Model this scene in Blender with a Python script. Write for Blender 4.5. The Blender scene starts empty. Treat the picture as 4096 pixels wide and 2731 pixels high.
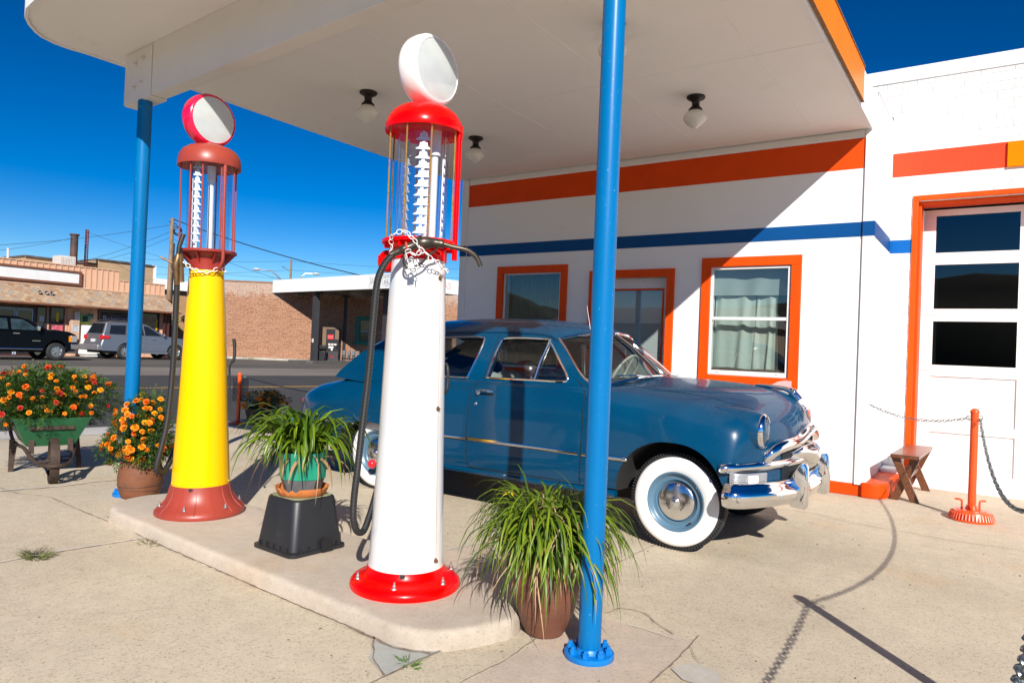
import bpy, bmesh, math, random
from mathutils import Vector, Matrix, geometry
from mathutils.bvhtree import BVHTree
R = math.radians
PI = math.pi
scene = bpy.context.scene
COL = scene.collection
random.seed(7)

# ------------------------------------------------------------------ camera
yaw, pitch, roll = R(34.507), R(0.61), R(2.342)
fwd = Vector((-math.sin(yaw)*math.cos(pitch), math.cos(yaw)*math.cos(pitch), math.sin(pitch)))
r0 = Vector((math.cos(yaw), math.sin(yaw), 0))
u0 = r0.cross(fwd)
rgt = math.cos(roll)*r0 + math.sin(roll)*u0
upv = -math.sin(roll)*r0 + math.cos(roll)*u0
camd = bpy.data.cameras.new('camera')
camd.lens = 24.94
camd.sensor_width = 36
camd.clip_end = 6000
camd.clip_start = 0.05
cam = bpy.data.objects.new('camera', camd)
COL.objects.link(cam)
cm = Matrix.Identity(4)
for i in range(3):
    cm[i][0], cm[i][1], cm[i][2] = rgt[i], upv[i], -fwd[i]
cm[0][3], cm[1][3], cm[2][3] = 0, 0, 1.341
cam.matrix_world = cm
scene.camera = cam

# ------------------------------------------------------------------ sky, sun, exposure
SUN_DIR = Vector((0.675, -0.738, 0.608)).normalized()
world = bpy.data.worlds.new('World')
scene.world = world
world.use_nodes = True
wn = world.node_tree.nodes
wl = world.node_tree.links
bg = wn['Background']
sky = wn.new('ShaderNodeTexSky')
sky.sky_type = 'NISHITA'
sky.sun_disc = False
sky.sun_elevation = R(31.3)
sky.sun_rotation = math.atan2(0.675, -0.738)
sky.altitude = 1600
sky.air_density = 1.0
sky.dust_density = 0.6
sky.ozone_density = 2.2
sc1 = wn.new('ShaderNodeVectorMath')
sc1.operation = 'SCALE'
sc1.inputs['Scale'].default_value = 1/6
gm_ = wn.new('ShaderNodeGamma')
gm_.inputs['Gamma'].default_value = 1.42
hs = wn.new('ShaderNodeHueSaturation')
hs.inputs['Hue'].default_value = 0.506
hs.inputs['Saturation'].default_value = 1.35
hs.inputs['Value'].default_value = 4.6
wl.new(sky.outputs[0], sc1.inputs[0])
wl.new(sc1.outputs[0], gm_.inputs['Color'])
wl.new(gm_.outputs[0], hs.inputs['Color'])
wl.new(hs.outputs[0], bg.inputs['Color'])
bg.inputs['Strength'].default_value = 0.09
sd = bpy.data.lights.new('sun', 'SUN')
sd.energy = 5.0
sd.angle = R(0.5)
sd.color = (1.0, 0.955, 0.88)
sun = bpy.data.objects.new('sun', sd)
COL.objects.link(sun)
sun.rotation_euler = SUN_DIR.to_track_quat('Z', 'Y').to_euler()
scene.view_settings.view_transform = 'Standard'
scene.view_settings.look = 'None'
scene.view_settings.gamma = 1
scene.view_settings.exposure = 0.45
scene.cycles.max_bounces = 8
scene.cycles.transparent_max_bounces = 16
scene.cycles.caustics_reflective = False
scene.cycles.caustics_refractive = False

# ------------------------------------------------------------------ materials
MATS = {}
def nmat(name):
    m = bpy.data.materials.new(name)
    m.use_nodes = True
    nt = m.node_tree
    return m, nt, nt.nodes['Principled BSDF']
def texco(nt, kind='Object'):
    return nt.nodes.new('ShaderNodeTexCoord').outputs[kind]
def noise(nt, vec, scale, detail=4, rough=0.55):
    n = nt.nodes.new('ShaderNodeTexNoise')
    n.inputs['Scale'].default_value = scale
    n.inputs['Detail'].default_value = detail
    n.inputs['Roughness'].default_value = rough
    nt.links.new(vec, n.inputs['Vector'])
    return n.outputs['Fac']
def ramp(nt, fac, stops):
    n = nt.nodes.new('ShaderNodeValToRGB')
    e = n.color_ramp.elements
    while len(e) < len(stops):
        e.new(0.5)
    for k, (p, c) in enumerate(stops):
        e[k].position = p
        e[k].color = (*c, 1) if len(c) == 3 else c
    nt.links.new(fac, n.inputs['Fac'])
    return n.outputs['Color']
def mix(nt, fac, a, b, mode='MIX'):
    n = nt.nodes.new('ShaderNodeMix')
    n.data_type = 'RGBA'
    n.blend_type = mode
    for sock, v in ((n.inputs['Factor'], fac), (n.inputs['A'], a), (n.inputs['B'], b)):
        if hasattr(v, 'is_linked') or isinstance(v, bpy.types.NodeSocket):
            nt.links.new(v, sock)
        elif isinstance(v, (int, float)):
            sock.default_value = v
        else:
            sock.default_value = (*v, 1)
    for s in n.inputs:
        pass
    return n.outputs['Result']
def mixc(nt, fac, a, b, mode='MIX'):
    n = nt.nodes.new('ShaderNodeMixRGB')
    n.blend_type = mode
    for sock, v in ((n.inputs[0], fac), (n.inputs[1], a), (n.inputs[2], b)):
        if isinstance(v, bpy.types.NodeSocket):
            nt.links.new(v, sock)
        elif isinstance(v, (int, float)):
            sock.default_value = v
        else:
            sock.default_value = (*v, 1)
    return n.outputs[0]
def bump(nt, bs, h, strength, dist=0.01):
    b = nt.nodes.new('ShaderNodeBump')
    b.inputs['Strength'].default_value = strength
    b.inputs['Distance'].default_value = dist
    nt.links.new(h, b.inputs['Height'])
    nt.links.new(b.outputs[0], bs.inputs['Normal'])
def shade(c, k):
    return tuple(min(1, x*k) for x in c)
def M(name, col, rough=0.5, metal=0.0, var=0.12, vs=3.0, bp=0.0, bs=60.0, coat=0.0, spec=0.5, dirt=None, ds=6.0, dt=0.62, stretch=None):
    """plain surface with procedural tone variation, optional wear patches and fine bump"""
    if name in MATS:
        return MATS[name]
    m, nt, b = nmat(name)
    co = texco(nt)
    if stretch:
        mp = nt.nodes.new('ShaderNodeMapping')
        mp.inputs['Scale'].default_value = stretch
        nt.links.new(co, mp.inputs[0])
        co = mp.outputs[0]
    f = noise(nt, co, vs, 5)
    c = ramp(nt, f, [(0.25, shade(col, 1-var)), (0.75, shade(col, 1+var))])
    if dirt:
        f2 = noise(nt, co, ds, 6, 0.65)
        k = ramp(nt, f2, [(dt, (0, 0, 0)), (dt+0.04, (1, 1, 1))])
        c = mixc(nt, k, c, dirt)
    nt.links.new(c, b.inputs['Base Color'])
    b.inputs['Roughness'].default_value = rough
    b.inputs['Metallic'].default_value = metal
    b.inputs['Specular IOR Level'].default_value = spec
    if coat:
        b.inputs['Coat Weight'].default_value = coat
        b.inputs['Coat Roughness'].default_value = 0.03
    if bp:
        bump(nt, b, noise(nt, co, bs, 3), bp)
    MATS[name] = m
    return m
def glassy(name, tint=(1, 1, 1), ior=1.5, rough=0.0, spec=1.0):
    """thin pane: see-through with fresnel reflection"""
    if name in MATS:
        return MATS[name]
    m, nt, b = nmat(name)
    nt.nodes.remove(b)
    out = nt.nodes['Material Output']
    t = nt.nodes.new('ShaderNodeBsdfTransparent')
    t.inputs[0].default_value = (*tint, 1)
    g = nt.nodes.new('ShaderNodeBsdfGlossy')
    g.inputs['Roughness'].default_value = rough
    g.inputs['Color'].default_value = (spec, spec, spec, 1)
    f0 = ((ior-1)/(ior+1))**2          # Schlick, the same from both sides of a thin pane
    lw = nt.nodes.new('ShaderNodeLayerWeight')
    pw = nt.nodes.new('ShaderNodeMath')
    pw.operation = 'POWER'
    pw.inputs[1].default_value = 5
    nt.links.new(lw.outputs['Facing'], pw.inputs[0])
    ma = nt.nodes.new('ShaderNodeMath')
    ma.operation = 'MULTIPLY_ADD'
    ma.inputs[1].default_value = 1-2*f0
    ma.inputs[2].default_value = 2*f0
    nt.links.new(pw.outputs[0], ma.inputs[0])
    mx = nt.nodes.new('ShaderNodeMixShader')
    nt.links.new(ma.outputs[0], mx.inputs[0])
    nt.links.new(t.outputs[0], mx.inputs[1])
    nt.links.new(g.outputs[0], mx.inputs[2])
    nt.links.new(mx.outputs[0], out.inputs[0])
    MATS[name] = m
    return m

# ------------------------------------------------------------------ mesh helpers
class MB:
    """collects faces; build() links them as ONE mesh object"""
    def __init__(s):
        s.v, s.f, s.mi = [], [], []
    def add(s, vs, fs, mi=0, mtx=None):
        o = len(s.v)
        for p in vs:
            p = Vector(p)
            if mtx is not None:
                p = mtx @ p
            s.v.append(p)
        for f in fs:
            s.f.append([o+i for i in f])
            s.mi.append(mi)
        return s
    def box(s, x0, x1, y0, y1, z0, z1, mi=0, mtx=None):
        vs = [(x, y, z) for z in (z0, z1) for y in (y0, y1) for x in (x0, x1)]
        fs = [(0, 2, 3, 1), (4, 5, 7, 6), (0, 1, 5, 4), (1, 3, 7, 5), (3, 2, 6, 7), (2, 0, 4, 6)]
        return s.add(vs, fs, mi, mtx)
    def lathe(s, prof, n=32, mi=0, mtx=None, a0=0.0, a1=2*PI):
        full = abs(a1-a0-2*PI) < 1e-6
        m = n if full else n+1
        vs, fs, idx = [], [], []
        for r, z in prof:
            if r < 1e-6:
                idx.append([len(vs)])
                vs.append((0, 0, z))
            else:
                idx.append(list(range(len(vs), len(vs)+m)))
                for k in range(m):
                    a = a0+(a1-a0)*k/n
                    vs.append((r*math.cos(a), r*math.sin(a), z))
        for i in range(len(prof)-1):
            A, B = idx[i], idx[i+1]
            for k in range(n):
                k2 = (k+1) % m
                if len(A) == 1 and len(B) == 1:
                    continue
                if len(A) == 1:
                    fs.append((A[0], B[k2], B[k]))
                elif len(B) == 1:
                    fs.append((A[k], A[k2], B[0]))
                else:
                    fs.append((A[k], A[k2], B[k2], B[k]))
        return s.add(vs, fs, mi, mtx)
    def tube(s, path, r, n=10, mi=0, caps=True, mtx=None, closed=False):
        path = [Vector(p) for p in path]
        L = len(path)
        rr = r if isinstance(r, (list, tuple)) else [r]*L
        vs, fs = [], []
        nrm = None
        for i, p in enumerate(path):
            if closed:
                t = path[(i+1) % L]-path[i-1]
            else:
                t = path[min(i+1, L-1)]-path[max(i-1, 0)]
            t.normalize()
            if nrm is None:
                a = Vector((0, 0, 1)) if abs(t.z) < 0.9 else Vector((1, 0, 0))
                nrm = t.cross(a).normalized()
            else:
                nrm = (nrm-t*nrm.dot(t))
                nrm.normalize()
            bn = t.cross(nrm)
            for k in range(n):
                a = 2*PI*k/n
                vs.append(p+(nrm*math.cos(a)+bn*math.sin(a))*rr[i])
        for i in range(L if closed else L-1):
            j = (i+1) % L
            for k in range(n):
                k2 = (k+1) % n
                fs.append((i*n+k, i*n+k2, j*n+k2, j*n+k))
        if caps and not closed:
            fs.append(tuple(range(n-1, -1, -1)))
            fs.append(tuple((L-1)*n+k for k in range(n)))
        return s.add(vs, fs, mi, mtx)
    def sweep(s, path, sect, mi=0, mtx=None, up=(0, 0, 1), closed=False, caps=True, scale=None):
        """sweep a 2-D section [(side, up)] along a path keeping 'up'"""
        path = [Vector(p) for p in path]
        L, n = len(path), len(sect)
        up = Vector(up)
        vs, fs = [], []
        for i, p in enumerate(path):
            if closed:
                t = path[(i+1) % L]-path[i-1]
            else:
                t = path[min(i+1, L-1)]-path[max(i-1, 0)]
            t.normalize()
            sd = t.cross(up).normalized()
            uu = sd.cross(t)
            k = 1 if scale is None else scale[i]
            for a, b in sect:
                vs.append(p+(sd*a+uu*b)*k)
        for i in range(L if closed else L-1):
            j = (i+1) % L
            for k in range(n):
                k2 = (k+1) % n
                fs.append((i*n+k, i*n+k2, j*n+k2, j*n+k))
        if caps and not closed:
            fs.append(tuple(range(n-1, -1, -1)))
            fs.append(tuple((L-1)*n+k for k in range(n)))
        return s.add(vs, fs, mi, mtx)
    def prism(s, poly, z0, z1, mi=0, mtx=None):
        n = len(poly)
        vs = [(x, y, z0) for x, y in poly]+[(x, y, z1) for x, y in poly]
        fs = [tuple(range(n-1, -1, -1)), tuple(range(n, 2*n))]
        fs += [(k, (k+1) % n, n+(k+1) % n, n+k) for k in range(n)]
        return s.add(vs, fs, mi, mtx)
    def torus(s, Rr, r, mtx=None, n=14, m=6, mi=0, stretch=0.0):
        """ring in the xy plane; stretch makes a chain link (long in x)"""
        pts = []
        for k in range(n):
            a = 2*PI*k/n
            x, y = Rr*math.cos(a), Rr*math.sin(a)
            x += math.copysign(stretch, math.cos(a)) if abs(math.cos(a)) > 1e-3 else 0
            pts.append((x, y, 0))
        return s.tube(pts, r, m, mi, False, mtx, True)
    def ball(s, c, r, n=16, mi=0, sc=(1, 1, 1)):
        prof = [(r*math.sin(PI*k/(n//2)), -r*math.cos(PI*k/(n//2))) for k in range(n//2+1)]
        prof[0] = (0, -r)
        prof[-1] = (0, r)
        return s.lathe(prof, n, mi, Matrix.Translation(c) @ Matrix.Diagonal((*sc, 1)))
    def build(s, name, mats, parent=None, org=None, ang=35, bevel=0, seg=2, loc=None, flip=True):
        me = bpy.data.meshes.new(name)
        vs = s.v
        if org is not None:
            org = Vector(org)
            vs = [p-org for p in vs]
        me.from_pydata([tuple(p) for p in vs], [], s.f)
        if not isinstance(mats, (list, tuple)):
            mats = [mats]
        for m in mats:
            me.materials.append(m)
        if len(mats) > 1:
            me.polygons.foreach_set('material_index', s.mi)
        if flip:
            bm = bmesh.new()
            bm.from_mesh(me)
            bmesh.ops.recalc_face_normals(bm, faces=bm.faces)
            bm.to_mesh(me)
            bm.free()
        me.polygons.foreach_set('use_smooth', [True]*len(me.polygons))
        me.set_sharp_from_angle(angle=R(ang))
        me.update()
        o = bpy.data.objects.new(name, me)
        COL.objects.link(o)
        if parent is not None:
            o.parent = parent
        if loc is not None:
            o.location = loc
        if bevel:
            md = o.modifiers.new('bevel', 'BEVEL')
            md.width = bevel
            md.segments = seg
            md.limit_method = 'ANGLE'
            md.angle_limit = R(40)
        return o
def tag(o, label, cat, group=None, kind=None):
    o['label'] = label
    o['category'] = cat
    if group:
        o['group'] = group
    if kind:
        o['kind'] = kind
    return o
def thing(name, label, cat, loc=(0, 0, 0), rz=0.0, group=None):
    o = bpy.data.objects.new(name, None)
    o.empty_display_size = 0.1
    COL.objects.link(o)
    o.location = loc
    o.rotation_euler = (0, 0, rz)
    return tag(o, label, cat, group)
def struct(name, mb, mats, **k):
    o = mb.build(name, mats, **k)
    o['kind'] = 'structure'
    return o
def dup(root, loc, rz=None, label=None, group=None):
    def cp(o, par):
        c = o.copy()
        COL.objects.link(c)
        if par is not None:
            c.parent = par
        for ch in list(o.children):
            cp(ch, c)
        return c
    r = cp(root, None)
    r.location = loc
    if rz is not None:
        r.rotation_euler = (0, 0, rz)
    if label:
        r['label'] = label
    if group:
        r['group'] = group
    return r
def T(x, y, z):
    return Matrix.Translation((x, y, z))
def RZ(a):
    return Matrix.Rotation(a, 4, 'Z')
def RX(a):
    return Matrix.Rotation(a, 4, 'X')
def RY(a):
    return Matrix.Rotation(a, 4, 'Y')
def text_mesh(txt, size, name, m, parent, mtx, ext=0.0, align='CENTER', bold=False, sx=1.0):
    """lettering as a mesh: text lies in the matrix's xy plane"""
    cu = bpy.data.curves.new('lettering', 'FONT')
    cu.body = txt
    cu.size = size
    cu.align_x = align
    cu.align_y = 'CENTER'
    cu.extrude = ext
    if bold:
        cu.offset = size*0.02
    cu.resolution_u = 3
    to = bpy.data.objects.new('lettering', cu)
    COL.objects.link(to)
    bpy.context.view_layer.update()
    me = bpy.data.meshes.new_from_object(to.evaluated_get(bpy.context.evaluated_depsgraph_get()))
    bpy.data.objects.remove(to)
    me.transform(mtx @ Matrix.Diagonal((sx, 1, 1, 1)))
    me.materials.clear()
    me.materials.append(m)
    o = bpy.data.objects.new(name, me)
    COL.objects.link(o)
    if parent is not None:
        o.parent = parent
    return o
def spline(pts, n=8, closed=False):
    """Catmull-Rom through points (any dimension)"""
    pts = [Vector(p) for p in pts]
    L = len(pts)
    out = []
    for i in range(L if closed else L-1):
        p1, p2 = pts[i], pts[(i+1) % L]
        p0 = pts[i-1] if (i > 0 or closed) else p1*2-p2
        p3 = pts[(i+2) % L] if (i+2 < L or closed) else p2*2-p1
        for k in range(n):
            t = k/n
            out.append(0.5*((2*p1)+(p2-p0)*t+(2*p0-5*p1+4*p2-p3)*t*t+(3*p1-p0-3*p2+p3)*t**3))
    if not closed:
        out.append(pts[-1])
    return out
def inside(p, poly):
    c = False
    n = len(poly)
    for i in range(n):
        a, b = poly[i], poly[i-1]
        if (a[1] > p[1]) != (b[1] > p[1]) and p[0] < (b[0]-a[0])*(p[1]-a[1])/(b[1]-a[1])+a[0]:
            c = not c
    return c
def panel(mb, outer, holes, fn, thick, grid=0.0, mi=0, off=0.0):
    """sheet cut to a 2-D outline with holes, mapped by fn(a, b, depth) -> 3-D; closed with thickness"""
    vs = [Vector(p) for p in outer]
    es = [(i, (i+1) % len(outer)) for i in range(len(outer))]
    loops = [list(range(len(outer)))]
    for h in holes:
        o = len(vs)
        vs += [Vector(p) for p in h]
        es += [(o+i, o+(i+1) % len(h)) for i in range(len(h))]
        loops.append(list(range(o, o+len(h))))
    nb = len(vs)
    if grid:
        x0, x1 = min(p[0] for p in outer), max(p[0] for p in outer)
        z0, z1 = min(p[1] for p in outer), max(p[1] for p in outer)
        nx, nz = int((x1-x0)/grid)+1, int((z1-z0)/grid)+1
        for i in range(1, nx):
            for j in range(1, nz):
                p = (x0+(x1-x0)*i/nx+0.0007, z0+(z1-z0)*j/nz+0.0003)
                if inside(p, outer) and not any(inside(p, h) for h in holes):
                    vs.append(Vector(p))
    V, E, F, ov, oe, of = geometry.delaunay_2d_cdt(vs, es, [], 0, 1e-6)
    first = {}
    for i, l in enumerate(ov):
        for k in l:
            first[k] = i
    tri = []
    for f in F:
        c = (V[f[0]]+V[f[1]]+V[f[2]])/3
        if inside(c, outer) and not any(inside(c, h) for h in holes):
            tri.append(tuple(f))
    n = len(V)
    P = [fn(p[0], p[1], off) for p in V]+[fn(p[0], p[1], off+thick) for p in V]
    fs = [t for t in tri]+[tuple(n+i for i in reversed(t)) for t in tri]
    for lp in loops:
        for k in range(len(lp)):
            a, b = first[lp[k]], first[lp[(k+1) % len(lp)]]
            fs.append((b, a, n+a, n+b))
    if thick == 0:
        P = P[:n]
        fs = tri
    mb.add(P, fs, mi)
    return mb
def rrect(x0, x1, y0, y1, r, n=5):
    out = []
    for cx, cy, a in ((x1-r, y1-r, 0), (x0+r, y1-r, PI/2), (x0+r, y0+r, PI), (x1-r, y0+r, 1.5*PI)):
        for k in range(n+1):
            t = a+PI/2*k/n
            out.append((cx+r*math.cos(t), cy+r*math.sin(t)))
    return out
def chain(mb, pts, link, wire, mi=0, twist0=0.0, mtx=None):
    """interlocked oval links along a polyline"""
    P = [Vector(p) for p in pts]
    seg = [0]
    for i in range(1, len(P)):
        seg.append(seg[-1]+(P[i]-P[i-1]).length)
    tot = seg[-1]
    pitch = link-2*wire*1.05
    n = max(1, int(tot/pitch))
    def at(d):
        d = max(0, min(tot, d))
        for i in range(1, len(P)):
            if seg[i] >= d:
                k = (d-seg[i-1])/max(1e-9, seg[i]-seg[i-1])
                return P[i-1].lerp(P[i], k)
        return P[-1]
    for i in range(n):
        c = at((i+0.5)*tot/n)
        t = (at((i+0.9)*tot/n)-at((i+0.1)*tot/n)).normalized()
        q = t.to_track_quat('X', 'Z').to_matrix().to_4x4()
        mm = Matrix.Translation(c) @ q @ RX(PI/2*(i % 2)+twist0+0.35+0.25*math.sin(i*2.3))
        if mtx is not None:
            mm = mtx @ mm
        w = link*0.33
        mb.torus(w, wire, mm, 12, 5, mi, stretch=link/2-wire-w)
def catenary(a, b, sag, n=24):
    a, b = Vector(a), Vector(b)
    return [a.lerp(b, t/n)-Vector((0, 0, sag*4*(t/n)*(1-t/n))) for t in range(n+1)]
# ------------------------------------------------------------------ shared materials
white_paint = M('white paint', (0.80, 0.80, 0.80), 0.55, var=0.04, vs=2.0, bp=0.08, bs=180, dirt=(0.62, 0.60, 0.56), ds=3.0, dt=0.70)
white_gloss = M('white enamel', (0.71, 0.715, 0.72), 0.22, var=0.02, coat=0.5)
orange_paint = M('orange paint', (0.70, 0.062, 0.001), 0.5, spec=0.2, var=0.08, vs=4, bp=0.15, bs=120)
orange_trim = M('orange wood trim', (0.74, 0.072, 0.001), 0.5, spec=0.2, var=0.1, vs=8, bp=0.3, bs=90, stretch=(1, 1, 0.2))
blue_paint = M('blue stripe paint', (0.0, 0.066, 0.24), 0.5, spec=0.2, var=0.08, bp=0.1, bs=120)
col_blue = M('blue column enamel', (0.0, 0.140, 0.37), 0.32, var=0.06, vs=3, spec=0.25, dirt=(0.30, 0.52, 0.80), ds=70, dt=0.67)
amber = M('amber sign face', (0.92, 0.205, 0.0), 0.35, var=0.03, spec=0.1)
black_rubber = M('black rubber', (0.018, 0.018, 0.02), 0.55, var=0.2, bp=0.1)
chrome = M('chrome', (0.82, 0.83, 0.85), 0.06, metal=1.0, var=0.03)
steel = M('galvanised steel', (0.50, 0.52, 0.54), 0.35, metal=0.9, var=0.15, vs=40)
alu = M('aluminium frame', (0.70, 0.71, 0.72), 0.35, metal=0.6, var=0.05)
window_glass = glassy('window glass', (0.70, 0.76, 0.745), 1.7)
clear_glass = glassy('clear glass', (0.90, 0.925, 0.955), 1.5, spec=0.9)
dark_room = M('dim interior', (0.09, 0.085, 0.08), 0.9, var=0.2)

# ---- concrete with aggregate, stains
def concrete(name, col, speck=0.5, warm=0.35, rough=0.85):
    m, nt, b = nmat(name)
    co = texco(nt)
    big = noise(nt, co, 0.55, 6, 0.6)
    c = ramp(nt, big, [(0.3, shade(col, 0.88)), (0.7, shade(col, 1.10))])
    lo = noise(nt, co, 0.21, 5, 0.65)
    c = mixc(nt, 1.0, c, ramp(nt, lo, [(0.32, (0.80, 0.79, 0.78)), (0.5, (1.0, 1.0, 1.0)), (0.68, (1.08, 1.08, 1.09))]), 'MULTIPLY')
    st = noise(nt, co, 1.3, 5, 0.6)
    k = ramp(nt, st, [(0.56, (0, 0, 0)), (0.72, (warm, warm, warm))])
    c = mixc(nt, k, c, (col[0]*1.02, col[1]*0.80, col[2]*0.55))
    mid = noise(nt, co, 9, 5, 0.7)
    c = mixc(nt, 1.0, c, ramp(nt, mid, [(0.3, (0.90, 0.90, 0.90)), (0.7, (1.06, 1.06, 1.06))]), 'MULTIPLY')
    vo = nt.nodes.new('ShaderNodeTexVoronoi')
    vo.inputs['Scale'].default_value = 125
    nt.links.new(co, vo.inputs['Vector'])
    g = nt.nodes.new('ShaderNodeRGBToBW')
    nt.links.new(vo.outputs['Color'], g.inputs[0])
    sp = ramp(nt, g.outputs[0], [(0.10, (0.62, 0.58, 0.54)), (0.30, (0.98, 0.98, 0.98)), (0.75, (1.0, 1.0, 1.0)), (0.95, (1.16, 1.15, 1.13))])
    c = mixc(nt, speck, c, sp, 'MULTIPLY')
    v2 = nt.nodes.new('ShaderNodeTexVoronoi')
    v2.inputs['Scale'].default_value = 13
    nt.links.new(co, v2.inputs['Vector'])
    d = ramp(nt, v2.outputs['Distance'], [(0.035, (0.55, 0.5, 0.45)), (0.06, (1, 1, 1))])
    c = mixc(nt, 0.45, c, d, 'MULTIPLY')
    nt.links.new(c, b.inputs['Base Color'])
    b.inputs['Roughness'].default_value = rough
    b.inputs['Specular IOR Level'].default_value = 0.25
    bump(nt, b, g.outputs[0], 0.25, 0.004)
    MATS[name] = m
    return m
conc = concrete('apron concrete', (0.565, 0.482, 0.362), 0.8)
conc_slab = concrete('smoother concrete', (0.54, 0.44, 0.35), 0.5, 0.2)
conc_isl = concrete('island concrete', (0.49, 0.415, 0.335), 0.35, 0.4)
conc_grey = concrete('grey patch concrete', (0.40, 0.40, 0.37), 0.15, 0.1)
crack_m = M('crack dirt', (0.23, 0.175, 0.13), 0.95, var=0.5, vs=30)
filler_m = M('joint filler', (0.55, 0.53, 0.50), 0.9, var=0.3, vs=20)
def asphalt(name, col):
    m, nt, b = nmat(name)
    co = texco(nt)
    c = ramp(nt, noise(nt, co, 0.25, 6, 0.6), [(0.3, shade(col, 0.82)), (0.7, shade(col, 1.18))])
    c = mixc(nt, 1.0, c, ramp(nt, noise(nt, co, 60, 3), [(0.3, (0.7, 0.7, 0.7)), (0.7, (1.3, 1.3, 1.3))]), 'MULTIPLY')
    nt.links.new(c, b.inputs['Base Color'])
    b.inputs['Roughness'].default_value = 0.9
    b.inputs['Specular IOR Level'].default_value = 0.2
    MATS[name] = m
    return m
asph_dark = asphalt('dark asphalt', (0.062, 0.060, 0.058))
asph_old = asphalt('weathered asphalt', (0.20, 0.175, 0.15))
asph_mid = asphalt('lot asphalt', (0.105, 0.097, 0.088))
dirt_m = M('dry ground', (0.20, 0.16, 0.11), 0.95, var=0.3, vs=0.05)
yellow_line = M('yellow road paint', (0.62, 0.30, 0.02), 0.8, var=0.2, vs=2, dirt=(0.2, 0.15, 0.08), ds=3, dt=0.62)
white_line = M('white road paint', (0.65, 0.64, 0.6), 0.8, var=0.2, vs=2)

# ------------------------------------------------------------------ ground, roads
mb = MB()
mb.add([(-3000, -3000, -0.24), (3000, -3000, -0.24), (3000, 3000, -0.24), (-3000, 3000, -0.24)], [(0, 1, 2, 3)])
struct('terrain', mb, dirt_m)
def road_x(y, x0):
    return x0+0.19*(y-6)
def strip(name, xa, xb, y0, y1, z, m, zb=None):
    zb = z if zb is None else zb
    mb = MB()
    mb.add([(road_x(y0, xa), y0, z), (road_x(y0, xb), y0, zb), (road_x(y1, xb), y1, zb), (road_x(y1, xa), y1, z)], [(0, 1, 2, 3)])
    return struct(name, mb, m)
strip('parking_lot', -95, -25.6, -60, 110, -0.008, asph_mid)
strip('road_shoulder', -30.5, -24.2, -200, 300, -0.004, asph_old)
strip('road', -24.2, -10.9, -200, 300, -0.004, asph_dark, -0.136)
strip('road_marking', -19.05, -18.85, -200, 300, -0.051, yellow_line, -0.053)
# the apron falls gently towards the road so that it drains
mb = MB()
mb.add([(road_x(-30, -11.22), -30, -.118), (road_x(-30, -7.9), -30, 0), (30, -30, 0), (30, 16, 0), (road_x(16, -7.9), 16, 0), (road_x(16, -11.22), 16, -.118)], [(0, 1, 4, 5), (1, 2, 3, 4)])
struct('ground', mb, conc)
strip('sidewalk', -11.22, -10.0, -30, 60, -.114, concrete('sidewalk concrete', (0.56, 0.53, 0.49), 0.5, 0.1), -.0706)
strip('kerb', -11.30, -11.22, -30, 60, -0.118, concrete('kerb concrete', (0.36, 0.34, 0.31), 0.5, 0.2), -.116)
def patch(name, pts, m, z=0.004):
    mb = MB()
    mb.add([(x, y, z) for x, y in pts], [tuple(range(len(pts)))])
    return struct(name, mb, m)
patch('ground_slab', [(-1.73, 1.2), (-1.14, 1.2), (-1.14, 3.30), (-1.30, 3.25), (-1.43, 3.26), (-1.70, 3.27)], conc_slab)
patch('ground_patch', [(-2.31, 2.34), (-2.22, 2.25), (-2.17, 2.18), (-2.12, 2.16), (-2.01, 2.11), (-2.0, 2.27), (-1.98, 2.45), (-2.1, 2.5)], conc_grey, 0.006)
patch('ground_patch', [(-1.12, 2.93), (-1.10, 3.0), (-1.06, 3.05), (-1.02, 3.04), (-0.97, 3.03), (-0.93, 3.0), (-0.90, 2.93), (-0.96, 2.86), (-1.04, 2.86)], concrete('pale patch concrete', (0.52, 0.475, 0.41), 0.2, 0.1), 0.006)
patch('ground_patch', [(-3.0, 3.5), (-2.93, 3.78), (-2.87, 3.95), (-2.76, 3.92), (-2.55, 3.6), (-2.5, 3.35), (-2.7, 3.3)], conc_slab, 0.006)
rc = random.Random(3)
def crack_path(mb, pts, w, jit, z):
    P = []
    pts = [Vector((x, y)) for x, y in pts]
    for a, b in zip(pts[:-1], pts[1:]):
        n = max(2, int((b-a).length/0.035))
        for i in range(n):
            P.append(a.lerp(b, i/n)+Vector((rc.uniform(-jit, jit), rc.uniform(-jit, jit))))
    P.append(pts[-1])
    vs, fs = [], []
    for i, p in enumerate(P):
        t = (P[min(i+1, len(P)-1)]-P[max(i-1, 0)]).normalized()
        nn = Vector((-t.y, t.x))
        ww = w*rc.uniform(0.25, 0.95)
        vs += [(p.x+nn.x*ww, p.y+nn.y*ww, z), (p.x-nn.x*ww, p.y-nn.y*ww, z)]
    for i in range(len(P)-1):
        fs.append((2*i, 2*i+1, 2*i+3, 2*i+2))
    mb.add(vs, fs)
mb = MB()
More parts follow.
